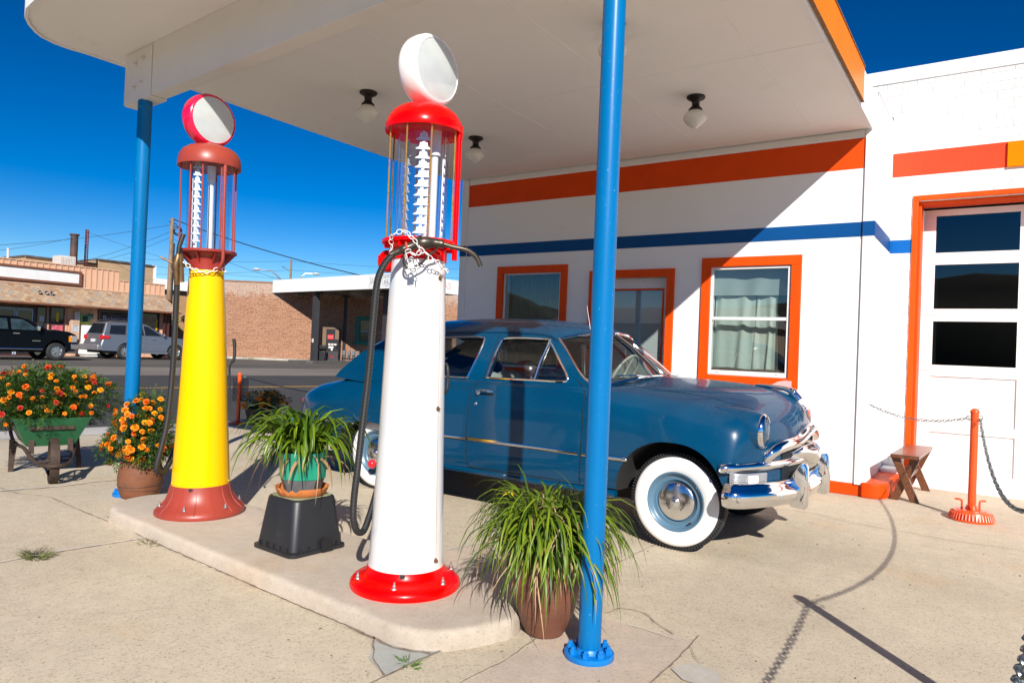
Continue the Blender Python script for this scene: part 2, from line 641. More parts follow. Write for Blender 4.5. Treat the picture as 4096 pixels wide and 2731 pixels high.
for pts, w, j in [
    ([(-1.73, 0.8), (-1.73, 2.32), (-1.71, 2.53), (-1.73, 2.76), (-1.74, 3.2)], .003, .003),
    ([(-2.02, 1.6), (-2.0, 2.05), (-2.0, 2.27), (-1.985, 2.43)], .005, .004),
    ([(-1.96, 4.77), (-1.97, 4.46), (-1.97, 4.2), (-1.95, 3.7)], .003, .003),
    ([(-1.14, 1.2), (-1.135, 2.75), (-1.13, 2.95), (-1.14, 3.21), (-1.15, 3.35)], .005, .003),
    ([(-1.74, 3.32), (-1.63, 3.33), (-1.6, 3.44), (-1.48, 3.46), (-1.37, 3.36), (-1.25, 3.29)], .004, .006),
    ([(-1.14, 3.21), (-1.07, 3.1), (-1.03, 3.05)], .003, .005),
    ([(-1.6, 6.63), (-1.35, 6.71), (-1.07, 6.58), (-.72, 6.51), (-.57, 6.53), (-.25, 6.47), (.04, 6.51), (.4, 6.53)], .005, .008),
    ([(-2.35, 2.40), (-2.31, 2.34), (-2.22, 2.25), (-2.12, 2.17), (-2.01, 2.11)], .007, .006),
    ([(-6.95, 2.5), (-6.56, 2.52), (-6.25, 2.63), (-5.57, 2.58), (-5.17, 2.56)], .004, .004),
    ([(-5.30, 2.62), (-4.62, 2.51), (-3.78, 2.45), (-3.02, 2.39), (-2.49, 2.36)], .007, .004),
    ([(-2.49, 2.36), (-2.32, 2.34), (-2.16, 2.32), (-2.0, 2.38)], .012, .006),
    ([(-3.2, 3.26), (-2.2, 3.18), (-2.0, 2.6), (-1.84, 2.86)], .003, .005),
    ([(-4.05, 1.62), (-3.95, 1.75), (-3.9, 1.95), (-3.82, 2.1), (-3.80, 2.3)], .0009, .01),
    ([(-3.75, 1.45), (-3.55, 1.65), (-3.40, 1.80), (-3.32, 1.98)], .0009, .01),
    ([(-8.3, 3.2), (-7.5, 3.9)], .006, .01)]:
    crack_path(mb, pts, w, j, 0.009)
struct('ground_crack', mb, crack_m)
mb = MB()
for pts, w, j in [
    ([(-4.69, 0.9), (-4.67, 1.73), (-4.66, 1.99), (-4.62, 2.27), (-4.59, 2.50)], .011, .006),
    ([(-6.74, 2.4), (-6.68, 2.64), (-6.61, 2.83), (-6.63, 3.11), (-6.5, 3.7)], .016, .008),
    ([(-1.58, 3.26), (-1.43, 3.25), (-1.22, 3.23)], .004, .003),
    ([(-2.95, 3.55), (-2.92, 3.8), (-2.87, 3.95), (-2.74, 3.9)], .010, .008)]:
    crack_path(mb, pts, w, j, 0.011)
struct('ground_joint', mb, filler_m)

# small stones and dead leaves scattered on the apron
mb = MB()
for i in range(170):
    x, y = rc.uniform(-4.6, 0.4), rc.uniform(1.3, 6.5)
    if -5.4 < x < -1.8 and 2.3 < y < 3.3:
        continue
    s = rc.uniform(.002, .0065)
    q = T(x, y, s*0.4) @ RZ(rc.uniform(0, 6)) @ RX(rc.uniform(-.3, .3))
    mb.lathe([(0, -s*.5), (s, -s*.2), (s*.9, s*.4), (0, s*.6)], 6, 0, q @ Matrix.Diagonal((1.5, .8, .7, 1)))
tag(mb.build('gravel', M('dead leaf bits', (0.16, 0.10, 0.06), 0.9, var=0.5, vs=20)), 'scattered grit and dead leaf bits lying on the concrete apron', 'grit', kind='stuff')
def tuft(name, label, c, rad, n, h, spread, m, seed, cat='weed'):
    r = random.Random(seed)
    mb = MB()
    for i in range(n):
        a = r.uniform(0, 2*PI)
        b = r.uniform(0, rad)
        x, y = math.cos(a)*b, math.sin(a)*b*0.55
        l = h*r.uniform(.5, 1.2)
        d = Vector((math.cos(a)*spread+r.uniform(-.5, .5), math.sin(a)*spread+r.uniform(-.5, .5), 1)).normalized()
        w = r.uniform(.0015, .0035)
        sdv = d.cross(Vector((0.3, 1, 0))).normalized()
        p0 = Vector((x, y, 0))
        p1 = p0+d*l*.6
        p2 = p1+(d+Vector((0, 0, -.7))).normalized()*l*.4
        mb.add([p0-sdv*w, p0+sdv*w, p1+sdv*w*.8, p1-sdv*w*.8, p2], [(0, 1, 2, 3), (3, 2, 4)])
    o = mb.build(name, m, loc=(*c, 0.0), flip=False)
    return tag(o, label, cat)
weed_m = M('dry weed', (0.16, 0.17, 0.06), 0.8, var=0.45, vs=30)
weed_g = M('green weed', (0.10, 0.20, 0.03), 0.7, var=0.4, vs=30)
tuft('grass_tuft', 'bushy half dry grass tuft growing from the joint in the left foreground', (-4.655, 1.9), .105, 260, .075, 1.2, weed_m, 1)
tuft('grass_tuft', 'small bright green weed sprouting from the grey triangular patch', (-1.995, 2.25), .05, 34, .065, 1.6, weed_g, 2)
tuft('grass_tuft', 'thin dry weed at the foot of the island kerb near the yellow pump', (-4.45, 2.47), .10, 40, .05, 1.0, weed_m, 3)

# ------------------------------------------------------------------ pump island
isl = spline([(-5.30, 2.64), (-5.10, 2.565), (-4.62, 2.52), (-3.78, 2.455), (-3.02, 2.40), (-2.49, 2.365), (-2.2, 2.345), (-2.03, 2.395), (-1.93, 2.51), (-1.86, 2.66), (-1.83, 2.80),
              (-1.90, 2.93), (-2.08, 3.07), (-2.37, 3.17), (-2.64, 3.23), (-3.37, 3.285), (-4.2, 3.32), (-4.8, 3.35), (-5.25, 3.30), (-5.43, 3.12), (-5.45, 2.85)], 6, True)
cxi, cyi = -3.6, 2.85
mb = MB()
prof = [(0, 0), (0.004, 0.060), (0.008, 0.074), (0.015, 0.083), (0.026, 0.088), (0.045, 0.09)]
vs, fs = [], []
n = len(isl)
for ins, z in prof:
    for i in range(n):
        p = isl[i]
        t = (isl[(i+1) % n]-isl[i-1]).normalized()
        nn = Vector((-t.y, t.x))
        wob = 0.004*math.sin(i*1.7)+0.003*math.sin(i*0.63)
        q = p+nn*(ins+(wob if z > .01 else 0))
        vs.append((q.x, q.y, z))
for j in range(len(prof)-1):
    for i in range(n):
        fs.append((j*n+i, j*n+(i+1) % n, (j+1)*n+(i+1) % n, (j+1)*n+i))
fs.append(tuple((len(prof)-1)*n+i for i in range(n)))
mb.add(vs, fs)
struct('pump_island', mb, conc_isl, ang=50)
# ------------------------------------------------------------------ station building
YF = 7.93
YG = 9.08
YD = 9.42
XR = -1.07
XL = -6.405
ZS = 3.723
brick_white = None
def painted_brick():
    m, nt, b = nmat('painted brick')
    co = texco(nt)
    mp = nt.nodes.new('ShaderNodeMapping')
    mp.inputs['Rotation'].default_value = (R(90), 0, 0)
    nt.links.new(co, mp.inputs[0])
    br = nt.nodes.new('ShaderNodeTexBrick')
    br.inputs['Scale'].default_value = 1.0
    br.inputs['Brick Width'].default_value = 0.30
    br.inputs['Row Height'].default_value = 0.10
    br.inputs['Mortar Size'].default_value = 0.007
    br.inputs['Mortar Smooth'].default_value = 0.6
    br.inputs['Color1'].default_value = (1, 1, 1, 1)
    br.inputs['Color2'].default_value = (0.85, 0.85, 0.85, 1)
    br.inputs['Mortar'].default_value = (0.25, 0.25, 0.25, 1)
    nt.links.new(mp.outputs[0], br.inputs['Vector'])
    n2 = noise(nt, co, 22, 6, 0.65)
    h = mixc(nt, 0.45, br.outputs['Color'], n2, 'MULTIPLY')
    c = ramp(nt, noise(nt, co, 3, 5), [(0.3, (0.76, 0.75, 0.72)), (0.7, (0.82, 0.81, 0.79))])
    nt.links.new(c, b.inputs['Base Color'])
    b.inputs['Roughness'].default_value = 0.5
    bw = nt.nodes.new('ShaderNodeRGBToBW')
    nt.links.new(h, bw.inputs[0])
    bump(nt, b, bw.outputs[0], 0.9, 0.022)
    return m
brick_white = painted_brick()
wall_m = M('textured white wall', (0.845, 0.85, 0.865), 0.6, var=0.025, vs=1.2, bp=0.35, bs=230, dirt=(0.72, 0.72, 0.73), ds=1.4, dt=0.66)
soffit_m = M('white soffit', (0.84, 0.82, 0.80), 0.65, var=0.035, vs=0.8, bp=0.03, bs=60, dirt=(0.79, 0.765, 0.74), ds=1.1, dt=0.64)

st = thing('station_building', 'white restored filling station with orange and blue stripes behind the old car', 'building', (-3.7, YF, 0))
so = (-3.7, YF, 0)
def stp(name, mb, m, parent=st, **k):
    return mb.build(name, m, parent, so, **k)
def wmap(a, b, d):
    return Vector((a, YF+d, b))
def rect(x0, x1, z0, z1):
    return [(x0, z0), (x1, z0), (x1, z1), (x0, z1)]
W1 = (-5.635, -4.715, 1.10, 2.375)     # small window opening
DR = (-4.20, -3.262, 0.06, 2.275)     # doorway
W2 = (-2.735, -1.865, 1.150, 2.360)    # curtained window
mb = MB()
panel(mb, rect(XL, XR, 0.125, 4.1), [rect(*W1), rect(*DR), rect(*W2)], wmap, 0.16)
mb.box(XL, XL+0.16, YF+0.16, 14, 0.125, 4.1)
mb.box(XR-0.16, XR, YF+0.16, 14, 0.125, 4.1)
mb.box(XL, XR, 13.84, 14, 0, 4.1)
stp('wall', mb, wall_m, ang=30)
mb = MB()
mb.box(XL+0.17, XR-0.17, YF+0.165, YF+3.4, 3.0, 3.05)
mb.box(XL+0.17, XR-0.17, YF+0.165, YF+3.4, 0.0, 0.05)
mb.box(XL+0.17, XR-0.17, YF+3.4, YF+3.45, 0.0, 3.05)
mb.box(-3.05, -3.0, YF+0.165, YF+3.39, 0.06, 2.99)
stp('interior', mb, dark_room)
mb = MB()
mb.box(XL, XR-0.17, YF+0.01, 13.9, 4.11, 4.16)
stp('roof', mb, M('roof felt', (0.25, 0.24, 0.23), 0.9))
# stripes, a few mm proud of the wall
mb = MB()
mb.box(XL+0.118, XR-0.113, YF-0.004, YF+0.003, 3.330, 3.640)
stp('orange_stripe', mb, orange_paint)
mb = MB()
mb.box(XL+0.118, XR-0.113, YF-0.004, YF+0.003, 2.631, 2.779)
mb.box(XL-0.004, XL+0.113, YF-0.026, YF-0.0215, 2.631, 2.779)
mb.box(XR-0.108, XR+0.004, YF-0.026, YF-0.0215, 2.631, 2.779)
mb.box(XR+0.0005, XR+0.0045, YF-0.0215, YG-0.0005, 2.622, 2.776)
stp('blue_stripe', mb, blue_paint)
# corner boards with a shadow gap
mb = MB()
mb.box(XR-0.108, XR+0.0005, YF-0.022, YF+0.05, 0.118, ZS-0.003)
mb.box(XL-0.001, XL+0.113, YF-0.022, YF+0.05, 0.118, ZS-0.003)
mb.box(XL+0.12, XR-0.115, YF-0.012, YF+0.01, ZS-0.055, ZS-0.003)
stp('corner_board', mb, white_paint, bevel=0.003)
mb = MB()
mb.box(XR-0.0005, XR+0.006, YF-0.02, YG-0.001, 4.06, 4.07)
mb.box(XR-0.001, XR+0.006, YF-0.02, YG-0.001, 4.08, 4.10)
stp('flashing', mb, white_paint)
# orange plinth with rounded kerb step along the return wall
mb = MB()
mb.box(XL-0.003, XR-0.03, YF-0.003, YF+0.12, 0, 0.124)
stp('plinth', mb, orange_paint, bevel=0.012)
step_poly = [(-1.11, 7.885), (-1.05, 7.875), (-0.985, 7.88), (-0.93, 7.915), (-0.895, 7.98), (-0.872, 8.09), (-0.866, 8.6), (-0.87, 8.95), (-0.95, 9.03), (-1.06, 9.05), (-1.09, 9.0)]
mb = MB()
mb.prism(step_poly, 0, 0.15)
stp('step', mb, orange_paint, bevel=0.014, seg=3)
mb = MB()
mb.box(-1.065, -0.87, 8.85, 9.075, 0.12, 0.2)
stp('step_patch', mb, white_paint, bevel=0.02)

def frame(mb, x0, x1, z0, z1, w, y0, y1, wb=None):
    wb = w if wb is None else wb
    mb.box(x0, x1, y0, y1, z1-w, z1)
    mb.box(x0, x0+w, y0, y1, z0, z1-w)
    mb.box(x1-w, x1, y0, y1, z0, z1-w)
    if wb > 0:
        mb.box(x0+w, x1-w, y0, y1, z0, z0+wb)
# small window
mb = MB()
frame(mb, -5.73, -4.62, 1.0, 2.462, 0.098, YF-0.026, YF+0.03)
w1 = stp('window', mb, orange_trim, bevel=0.004)
mb = MB()
frame(mb, W1[0]+0.001, W1[1]-0.001, W1[2]+0.001, W1[3]-0.001, 0.028, YF+0.005, YF+0.06)
mb.box(W1[0]+0.03, W1[1]-0.03, YF+0.012, YF+0.055, 1.70, 1.735)
stp('frame', mb, alu, w1, bevel=0.003)
mb = MB()
mb.add([(W1[0], YF+0.035, W1[2]), (W1[1], YF+0.035, W1[2]), (W1[1], YF+0.035, W1[3]), (W1[0], YF+0.035, W1[3])], [(0, 1, 2, 3)])
stp('pane', mb, window_glass, w1)
mb = MB()
cur = [(W1[0]+0.02+(W1[1]-W1[0]-0.04)*i/60, YF+0.2+0.018*math.sin(i*1.1)+0.01*math.sin(i*.43)) for i in range(61)]
mb.add([(x, y, z) for z in (1.0, 2.45) for x, y in cur], [(i, i+1, 62+i, 61+i) for i in range(60)])
stp('curtain', mb, M('grey green curtain', (0.10, 0.12, 0.11), 0.9, var=0.1), w1, flip=False)
# door
mb = MB()
frame(mb, -4.293, -3.165, 0.128, 2.366, 0.096, YF-0.026, YF+0.03, 0)
dr = stp('door', mb, orange_trim, bevel=0.004)
mb = MB()
dm = lambda a, b, d: Vector((a, YF+0.11+d, b))
panel(mb, rect(DR[0]+0.004, DR[1]-0.004, 0.06, 2.27), [rect(-4.05, -3.355, 0.35, 2.125)], dm, 0.045)
mb.box(DR[0]+0.001, DR[0]+0.0035, YF+0.031, YF+0.158, 0.07, 2.27)
mb.box(DR[1]-0.0035, DR[1]-0.001, YF+0.031, YF+0.158, 0.07, 2.27)
stp('door_leaf', mb, white_paint, dr)
mb = MB()
frame(mb, -4.07, -3.335, 0.33, 2.145, 0.022, YF+0.098, YF+0.118)
stp('glass_bead', mb, orange_trim, dr, bevel=0.002)
mb = MB()
mb.add([(-4.05, YF+0.112, 0.35), (-3.355, YF+0.112, 0.35), (-3.355, YF+0.112, 2.125), (-4.05, YF+0.112, 2.125)], [(0, 1, 2, 3)])
stp('pane', mb, window_glass, dr)
mb = MB()
for k in range(88):
    z = 0.36+k*0.02
    mb.add([(-4.04, YF+0.146, z+.021), (-3.36, YF+0.146, z+.021), (-3.36, YF+0.138, z), (-4.04, YF+0.138, z)], [(0, 1, 2, 3)])
stp('blind', mb, M('white blind slats', (0.72, 0.72, 0.72), 0.5, var=0.03), dr, flip=False)
mb = MB()
mb.ball((-4.11, YF+0.06, 1.0), 0.03, 12)
mb.tube([(-4.11, YF+0.06, 1.0), (-4.11, YF+0.11, 1.0)], 0.012, 8)
stp('handle', mb, steel, dr)
# curtained window
mb = MB()
frame(mb, -2.838, -1.752, 1.035, 2.468, 0.104, YF-0.028, YF+0.03, 0.112)
w2 = stp('window', mb, orange_trim, bevel=0.004)
mb = MB()
frame(mb, W2[0]+0.001, W2[1]-0.001, W2[2]+0.001, W2[3]-0.001, 0.026, YF-0.004, YF+0.05)
mb.box(W2[0]+0.028, W2[1]-0.028, YF+0.002, YF+0.045, 1.765, 1.80)
mb.box(W2[0]+0.028, W2[1]-0.028, YF-0.002, YF+0.04, 1.177, 1.20)
for x in (W2[0]+0.1, W2[1]-0.12):
    mb.box(x, x+0.03, YF-0.01, YF-0.003, 1.178, 1.195)
stp('frame', mb, M('white vinyl frame', (0.78, 0.78, 0.78), 0.35, var=0.02), w2, bevel=0.003)
mb = MB()
mb.add([(W2[0], YF+0.025, W2[2]), (W2[1], YF+0.025, W2[2]), (W2[1], YF+0.025, W2[3]), (W2[0], YF+0.025, W2[3])], [(0, 1, 2, 3)])
stp('pane', mb, window_glass, w2)
mb = MB()
def drape(x0, x1, z0, z1, y, amp, seed, mi=0):
    r = random.Random(seed)
    ph = [r.uniform(0, 6) for _ in range(4)]
    nx, nz = 70, 26
    vs = []
    for j in range(nz+1):
        v = j/nz
        for i in range(nx+1):
            u = i/nx
            a = amp*(0.35+0.65*v)
            yy = y+a*(math.sin(u*13+ph[0]+v*0.6)+0.45*math.sin(u*23+ph[1]+v)+0.8*math.sin(u*6+ph[2]-v))
            vs.append((x0+(x1-x0)*u+0.012*math.sin(v*5+u*9), yy, z1+(z0-z1)*v))
    mb.add(vs, [(j*(nx+1)+i, j*(nx+1)+i+1, (j+1)*(nx+1)+i+1, (j+1)*(nx+1)+i) for j in range(nz) for i in range(nx)], mi)
drape(W2[0]+0.0, W2[0]+0.48, 1.19, 2.40, YF+0.15, 0.016, 4)
drape(W2[0]+0.46, W2[0]+0.72, 1.19, 2.40, YF+0.165, 0.012, 9)
stp('curtain', mb, M('pale green curtain', (0.52, 0.585, 0.53), 0.9, var=0.05, vs=4, bp=0.1, bs=300), w2, flip=False)
mb = MB()
drape(W2[0]-0.02, W2[1]+0.02, 2.05, 2.42, YF+0.115, 0.014, 12)
stp('valance', mb, M('teal curtain top shadow', (0.36, 0.41, 0.40), 0.9, var=0.06), w2, flip=False)  # curtain top: frame shadow and reflected sky painted as a teal drape
mb = MB()
mb.tube([(W2[0]+0.02, YF+0.09, 1.20), (W2[0]+.2, YF+.1, 1.21), (W2[0]+.4, YF+.085, 1.195), (W2[0]+.6, YF+.1, 1.205), (W2[1]-0.02, YF+0.09, 1.195)], 0.028, 8)
stp('draught_excluder', mb, M('checked brown cloth', (0.14, 0.10, 0.08), 0.9, var=0.6, vs=90), w2)

# ---- garage wing
G0, G1, GZ = -0.794, 2.34, 3.181
mb = MB()
gm = lambda a, b, d: Vector((a, YG+d, b))
panel(mb, [(XR, 0), (7.0, 0), (7.0, 4.71), (XR-0.27, 4.71), (XR-0.27, 4.17), (XR, 4.17)], [rect(G0, G1, 0.0005, GZ)], gm, 0.5)
mb.box(6.5, 7.0, YG+0.5, 15, 0, 4.7)
stp('wall', mb, brick_white, ang=30)
mb = MB()
mb.box(XR-0.30, 7.03, YG-0.014, YG+0.53, 4.554, 4.712)
stp('coping', mb, white_paint, bevel=0.006)
mb = MB()
mb.box(XR+0.008, 7.0, YG-0.004, YG+0.003, 3.472, 3.742)
stp('orange_stripe', mb, M('salmon orange paint', (0.78, 0.062, 0.022), 0.5, spec=0.15, var=0.08, vs=3, bp=0.25, bs=40, dirt=(0.80, 0.35, 0.22), ds=9, dt=0.72))
mb = MB()
mb.box(XR+0.008, -0.85, YG-0.004, YG+0.003, 2.604, 2.752)
stp('blue_stripe', mb, M('blue brick paint', (0.0, 0.11, 0.40), 0.5, spec=0.2, var=0.1, bp=0.5, bs=60))
mb = MB()
mb.box(0.012, 1.9, YG-0.03, YG-0.006, 3.468, 3.735)
stp('sign_board', mb, amber, bevel=0.003)
mb = MB()
frame(mb, G0-0.054, G1+0.054, 0.0, GZ+0.06, 0.056, YG-0.018, YG+0.05, 0)
mb.box(G0+0.001, G0+0.03, YG+0.051, YD-0.03, 0, GZ-0.002)
mb.box(G0+0.03, G1-0.03, YG+0.051, YD-0.03, GZ-0.03, GZ-0.002)
mb.box(G1-0.03, G1-0.001, YG+0.051, YD-0.03, 0, GZ-0.002)
gf = stp('garage_frame', mb, orange_trim, bevel=0.004)
gd_m = lambda a, b, d: Vector((a, YD+d, b))
holes, rec = [], []
for cxs in (-0.638, 0.27, 1.178):
    for z0, z1 in ((2.638, 3.06), (1.998, 2.502), (1.359, 1.857)):
        holes.append(rect(cxs, cxs+0.788, z0, z1))
    for z0, z1 in ((0.694, 1.232), (0.16, 0.598)):
        rec.append(rect(cxs-0.012, cxs+0.80, z0, z1))
mb = MB()
door_white = M('garage door paint', (0.80, 0.79, 0.77), 0.5, var=0.03, vs=5, dirt=(0.55, 0.50, 0.45), ds=11, dt=0.74)
panel(mb, rect(G0+0.03, G1-0.03, 0.0, GZ-0.05), holes+rec, gd_m, 0.045)
for q in rec:
    mb.box(q[0][0]-0.01, q[1][0]+0.01, YD+0.018, YD+0.05, q[0][1]-0.01, q[2][1]+0.01)
gd = stp('garage_door', mb, door_white)
mb = MB()
for z in (1.93, 2.57, 1.295, 0.645):
    mb.box(G0+0.03, G1-0.03, YD-0.001, YD+0.003, z-0.002, z+0.002)
stp('section_seam', mb, M('seam shadow', (0.25, 0.24, 0.23), 0.9), gd)
pane_m = glassy('garage pane', (0.10, 0.11, 0.12), 1.5)
for q in holes:
    mb = MB()
    mb.box(q[0][0]-.005, q[1][0]+.005, YD+0.02, YD+0.026, q[0][1]-.005, q[2][1]+.005)
    stp('pane', mb, pane_m, gd)
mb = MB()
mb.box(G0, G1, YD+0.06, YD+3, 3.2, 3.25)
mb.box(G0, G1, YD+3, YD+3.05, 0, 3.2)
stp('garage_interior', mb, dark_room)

# ------------------------------------------------------------------ canopy
ca = thing('canopy', 'white flat canopy with rounded corners and amber edge over the pump island', 'canopy', (-3.8, 5, ZS))
cao = (-3.8, 5, ZS)
left = [(-6.47, YF-0.03), (-6.49, 5.0), (-6.48, 3.6), (-6.50, 2.85), (-6.52, 2.74), (-6.515, 2.62), (-6.47, 2.51), (-6.41, 2.44), (-6.30, 2.35), (-6.18, 2.28), (-6.0, 2.22), (-5.6, 2.17), (-5.08, 2.13), (-3.74, 1.97), (-1.75, 1.80), (-1.45, 1.83), (-1.25, 1.96), (-1.15, 2.2), (-1.125, 2.5), (-1.125, YF-0.03)]
mb = MB()
mb.prism(left, ZS, ZS+0.36)
cso = mb.build('soffit', soffit_m, ca, cao, ang=30)
# fascia: a sweep round the outer edge
mb = MB()
fpath = [(x, y, ZS+0.17) for x, y in left]
mb.sweep(fpath, [(-0.012, -0.185), (0.010, -0.185), (0.010, 0.20), (-0.012, 0.20)])
mb.build('fascia', white_paint, ca, cao, ang=30)
mb = MB()
mb.box(-1.108, -1.092, 2.6, 7.13, ZS+0.022, ZS+0.332)
mb.build('amber_panel', amber, ca, cao, bevel=0.003)
mb = MB()
for z0 in (ZS+0.012, ZS+0.336):
    mb.box(-1.111, -1.085, 2.6, 7.13, z0, z0+0.009)
mb.build('panel_edge', M('weathered edge', (0.25, 0.12, 0.04), 0.8, var=0.4, vs=20), ca, cao)
# seams in the ceiling sheets
mb = MB()
for x in (-5.3, -4.08, -2.86, -1.64):
    mb.box(x-0.003, x+0.003, 3.3, YF-0.05, ZS-0.002, ZS+0.001)
for y in (5.6,):
    mb.box(-6.45, -1.15, y-0.003, y+0.003, ZS-0.002, ZS+0.001)
mb.build('ceiling_seam', M('seam filler', (0.81, 0.79, 0.77), 0.8), ca, cao)
# beam carried by the two columns
ba = math.atan2(2.82-3.13, -1.2+6.22)
bm_ = T(-6.22, 3.13, 0) @ RZ(ba)
mb = MB()
mb.box(0.0, 5.03, -0.062, 0.062, 3.292, ZS-0.001, 0, bm_)
mb.build('beam', M('white beam', (0.72, 0.70, 0.67), 0.55, var=0.03, dirt=(0.62, 0.56, 0.48), ds=5, dt=0.7), ca, cao, bevel=0.004)
mb = MB()
mb.box(-0.012, 0.465, -0.071, -0.0625, 3.284, 3.70, 0, bm_)
mb.box(-0.012, 0.465, -0.0625, 0.069, 3.277, 3.2905, 0, bm_)
mb.box(-0.014, -0.002, -0.0625, 0.069, 3.291, 3.70, 0, bm_)
pl = mb.build('end_plate', M('white beam', (0, 0, 0)), ca, cao, bevel=0.003)
for px, pz in ((0.20, 3.60), (0.33, 3.62), (0.19, 3.40), (0.32, 3.42)):
    mb = MB()
    mb.lathe([(0, 0), (0.016, 0), (0.016, 0.008), (0.009, 0.010), (0.009, 0.026), (0, 0.028)], 8, 0, bm_ @ T(px, -0.071, pz) @ RX(R(90)))
    mb.build('bolt', M('painted bolt', (0.66, 0.62, 0.58), 0.5), pl, cao)

# ------------------------------------------------------------------ columns
def column(x, y, ztop, r, label):
    c = thing('support_column', label, 'column', (x, y, 0), 0.3, 'blue canopy columns')
    mb = MB()
    mb.lathe([(r, 0.012), (r, ztop)], 40)
    mb.build('pole', col_blue, c)
    mb = MB()
    mb.lathe([(0, 0), (0.108, 0), (0.110, 0.004), (0.110, 0.024), (0.106, 0.027), (r+0.012, 0.027), (r+0.004, 0.036), (r, 0.045)], 48)
    fl = mb.build('flange', M('blue flange paint', (0.0, 0.17, 0.52), 0.4, var=0.12, vs=20, bp=0.15, bs=60, dirt=(0.05, 0.12, 0.25), ds=18, dt=0.7), c)
    for k in range(8):
        a = 2*PI*k/8
        mb = MB()
        mb.lathe([(0, 0.026), (0.016, 0.026), (0.016, 0.046), (0.010, 0.048), (0.009, 0.060), (0, 0.061)], 6, 0, T(0.085*math.cos(a), 0.085*math.sin(a), 0))
        mb.build('bolt', MATS['blue flange paint'], fl)
    return c
column(-1.455, 2.815, 3.292, 0.0505, 'tall blue pipe column beside the grassy pot in the foreground')
column(-5.93, 3.085, 3.277, 0.055, 'blue pipe column behind the marigolds in the brown barrel pot')

# ------------------------------------------------------------------ ceiling lights
lt = thing('ceiling_light', '', 'ceiling light', (-5.01, 4.71, ZS), 0, 'schoolhouse lights under the canopy')
mb = MB()
mb.lathe([(0, 0), (0.082, 0), (0.084, -0.012), (0.078, -0.022), (0.052, -0.034), (0.036, -0.05), (0.034, -0.085), (0.05, -0.105), (0.062, -0.118), (0.062, -0.135), (0.045, -0.137), (0, -0.137)], 32)
mb.build('canopy_fitting', M('bronze fitting', (0.022, 0.016, 0.013), 0.4, metal=0.4, var=0.3, vs=20), lt)
mb = MB()
mb.lathe([(0.056, -0.132), (0.075, -0.145), (0.098, -0.17), (0.107, -0.195), (0.107, -0.208), (0.100, -0.225), (0.080, -0.25), (0.050, -0.275), (0.020, -0.290), (0.012, -0.298), (0, -0.299)], 36)
opal = M('opal glass', (0.70, 0.69, 0.66), 0.12, var=0.02, coat=0.3)
mb.build('globe', opal, lt)
LTS = [('globe ceiling light between the two pumps nearest the sky edge', (-5.01, 4.71, ZS)),
       ('globe ceiling light just right of the white pump, smallest in view', (-4.97, 6.34, ZS)),
       ('globe ceiling light alone above the curtained window', (-2.36, 6.25, ZS)),
       ('globe ceiling light half hidden behind the blue column', (-2.36, 4.57, ZS))]
for k, (lb, p) in enumerate(LTS):
    if k == 0:
        lt['label'] = lb
    else:
        dup(lt, p, 0, lb)
# ------------------------------------------------------------------ visible gas pumps
A0 = yaw
AW = math.atan2(2.53, 2.785)     # pump frames: local x = to the viewer's right, local -y = towards the viewer
AY = math.atan2(4.675, 2.955)
red_gloss = M('bright red enamel', (0.84, 0.0, 0.0), 0.24, var=0.05, spec=0.2, coat=0.1)
red_worn = M('bright red base paint', (0.84, 0.0, 0.0), 0.26, var=0.05, spec=0.2, coat=0.1, dirt=(0.55, 0.42, 0.38), ds=9, dt=0.77)
brick_red = M('faded brick red paint', (0.32, 0.046, 0.028), 0.38, var=0.10, vs=6, dirt=(0.16, 0.05, 0.04), ds=14, dt=0.71)
yellow_gloss = M('yellow enamel', (0.92, 0.52, 0.0), 0.25, var=0.02, spec=0.25, coat=0.1)
brass = M('aged brass rod', (0.55, 0.30, 0.08), 0.4, metal=0.7, var=0.35, vs=60)
bronze = M('dark bronze', (0.075, 0.062, 0.048), 0.35, metal=0.7, var=0.4, vs=25)
brown_bronze = M('brown bronze', (0.17, 0.10, 0.045), 0.4, metal=0.6, var=0.35, vs=25)
cast_white = M('cast aluminium marker', (0.62, 0.63, 0.63), 0.45, metal=0.25, var=0.06, vs=30)
chain_white = M('white painted chain', (0.75, 0.75, 0.73), 0.4, var=0.12, vs=60, dirt=(0.35, 0.18, 0.08), ds=40, dt=0.72)
digit_m = M('marker digit', (0.46, 0.46, 0.46), 0.4, metal=0.4)
pipe_white = M('white inner pipe', (0.82, 0.82, 0.82), 0.35, var=0.02)
lens_m = M('frosted globe lens', (0.50, 0.535, 0.53), 0.12, var=0.07, vs=9, coat=0.6)
def rib_hose():
    m, nt, b = nmat('ribbed hose rubber')
    co = texco(nt)
    w = nt.nodes.new('ShaderNodeTexWave')
    w.inputs['Scale'].default_value = 45
    w.bands_direction = 'Z'
    nt.links.new(co, w.inputs['Vector'])
    b.inputs['Base Color'].default_value = (0.016, 0.017, 0.018, 1)
    b.inputs['Roughness'].default_value = 0.5
    bump(nt, b, w.outputs['Fac'], 0.5, 0.004)
    return m
hose_m = rib_hose()

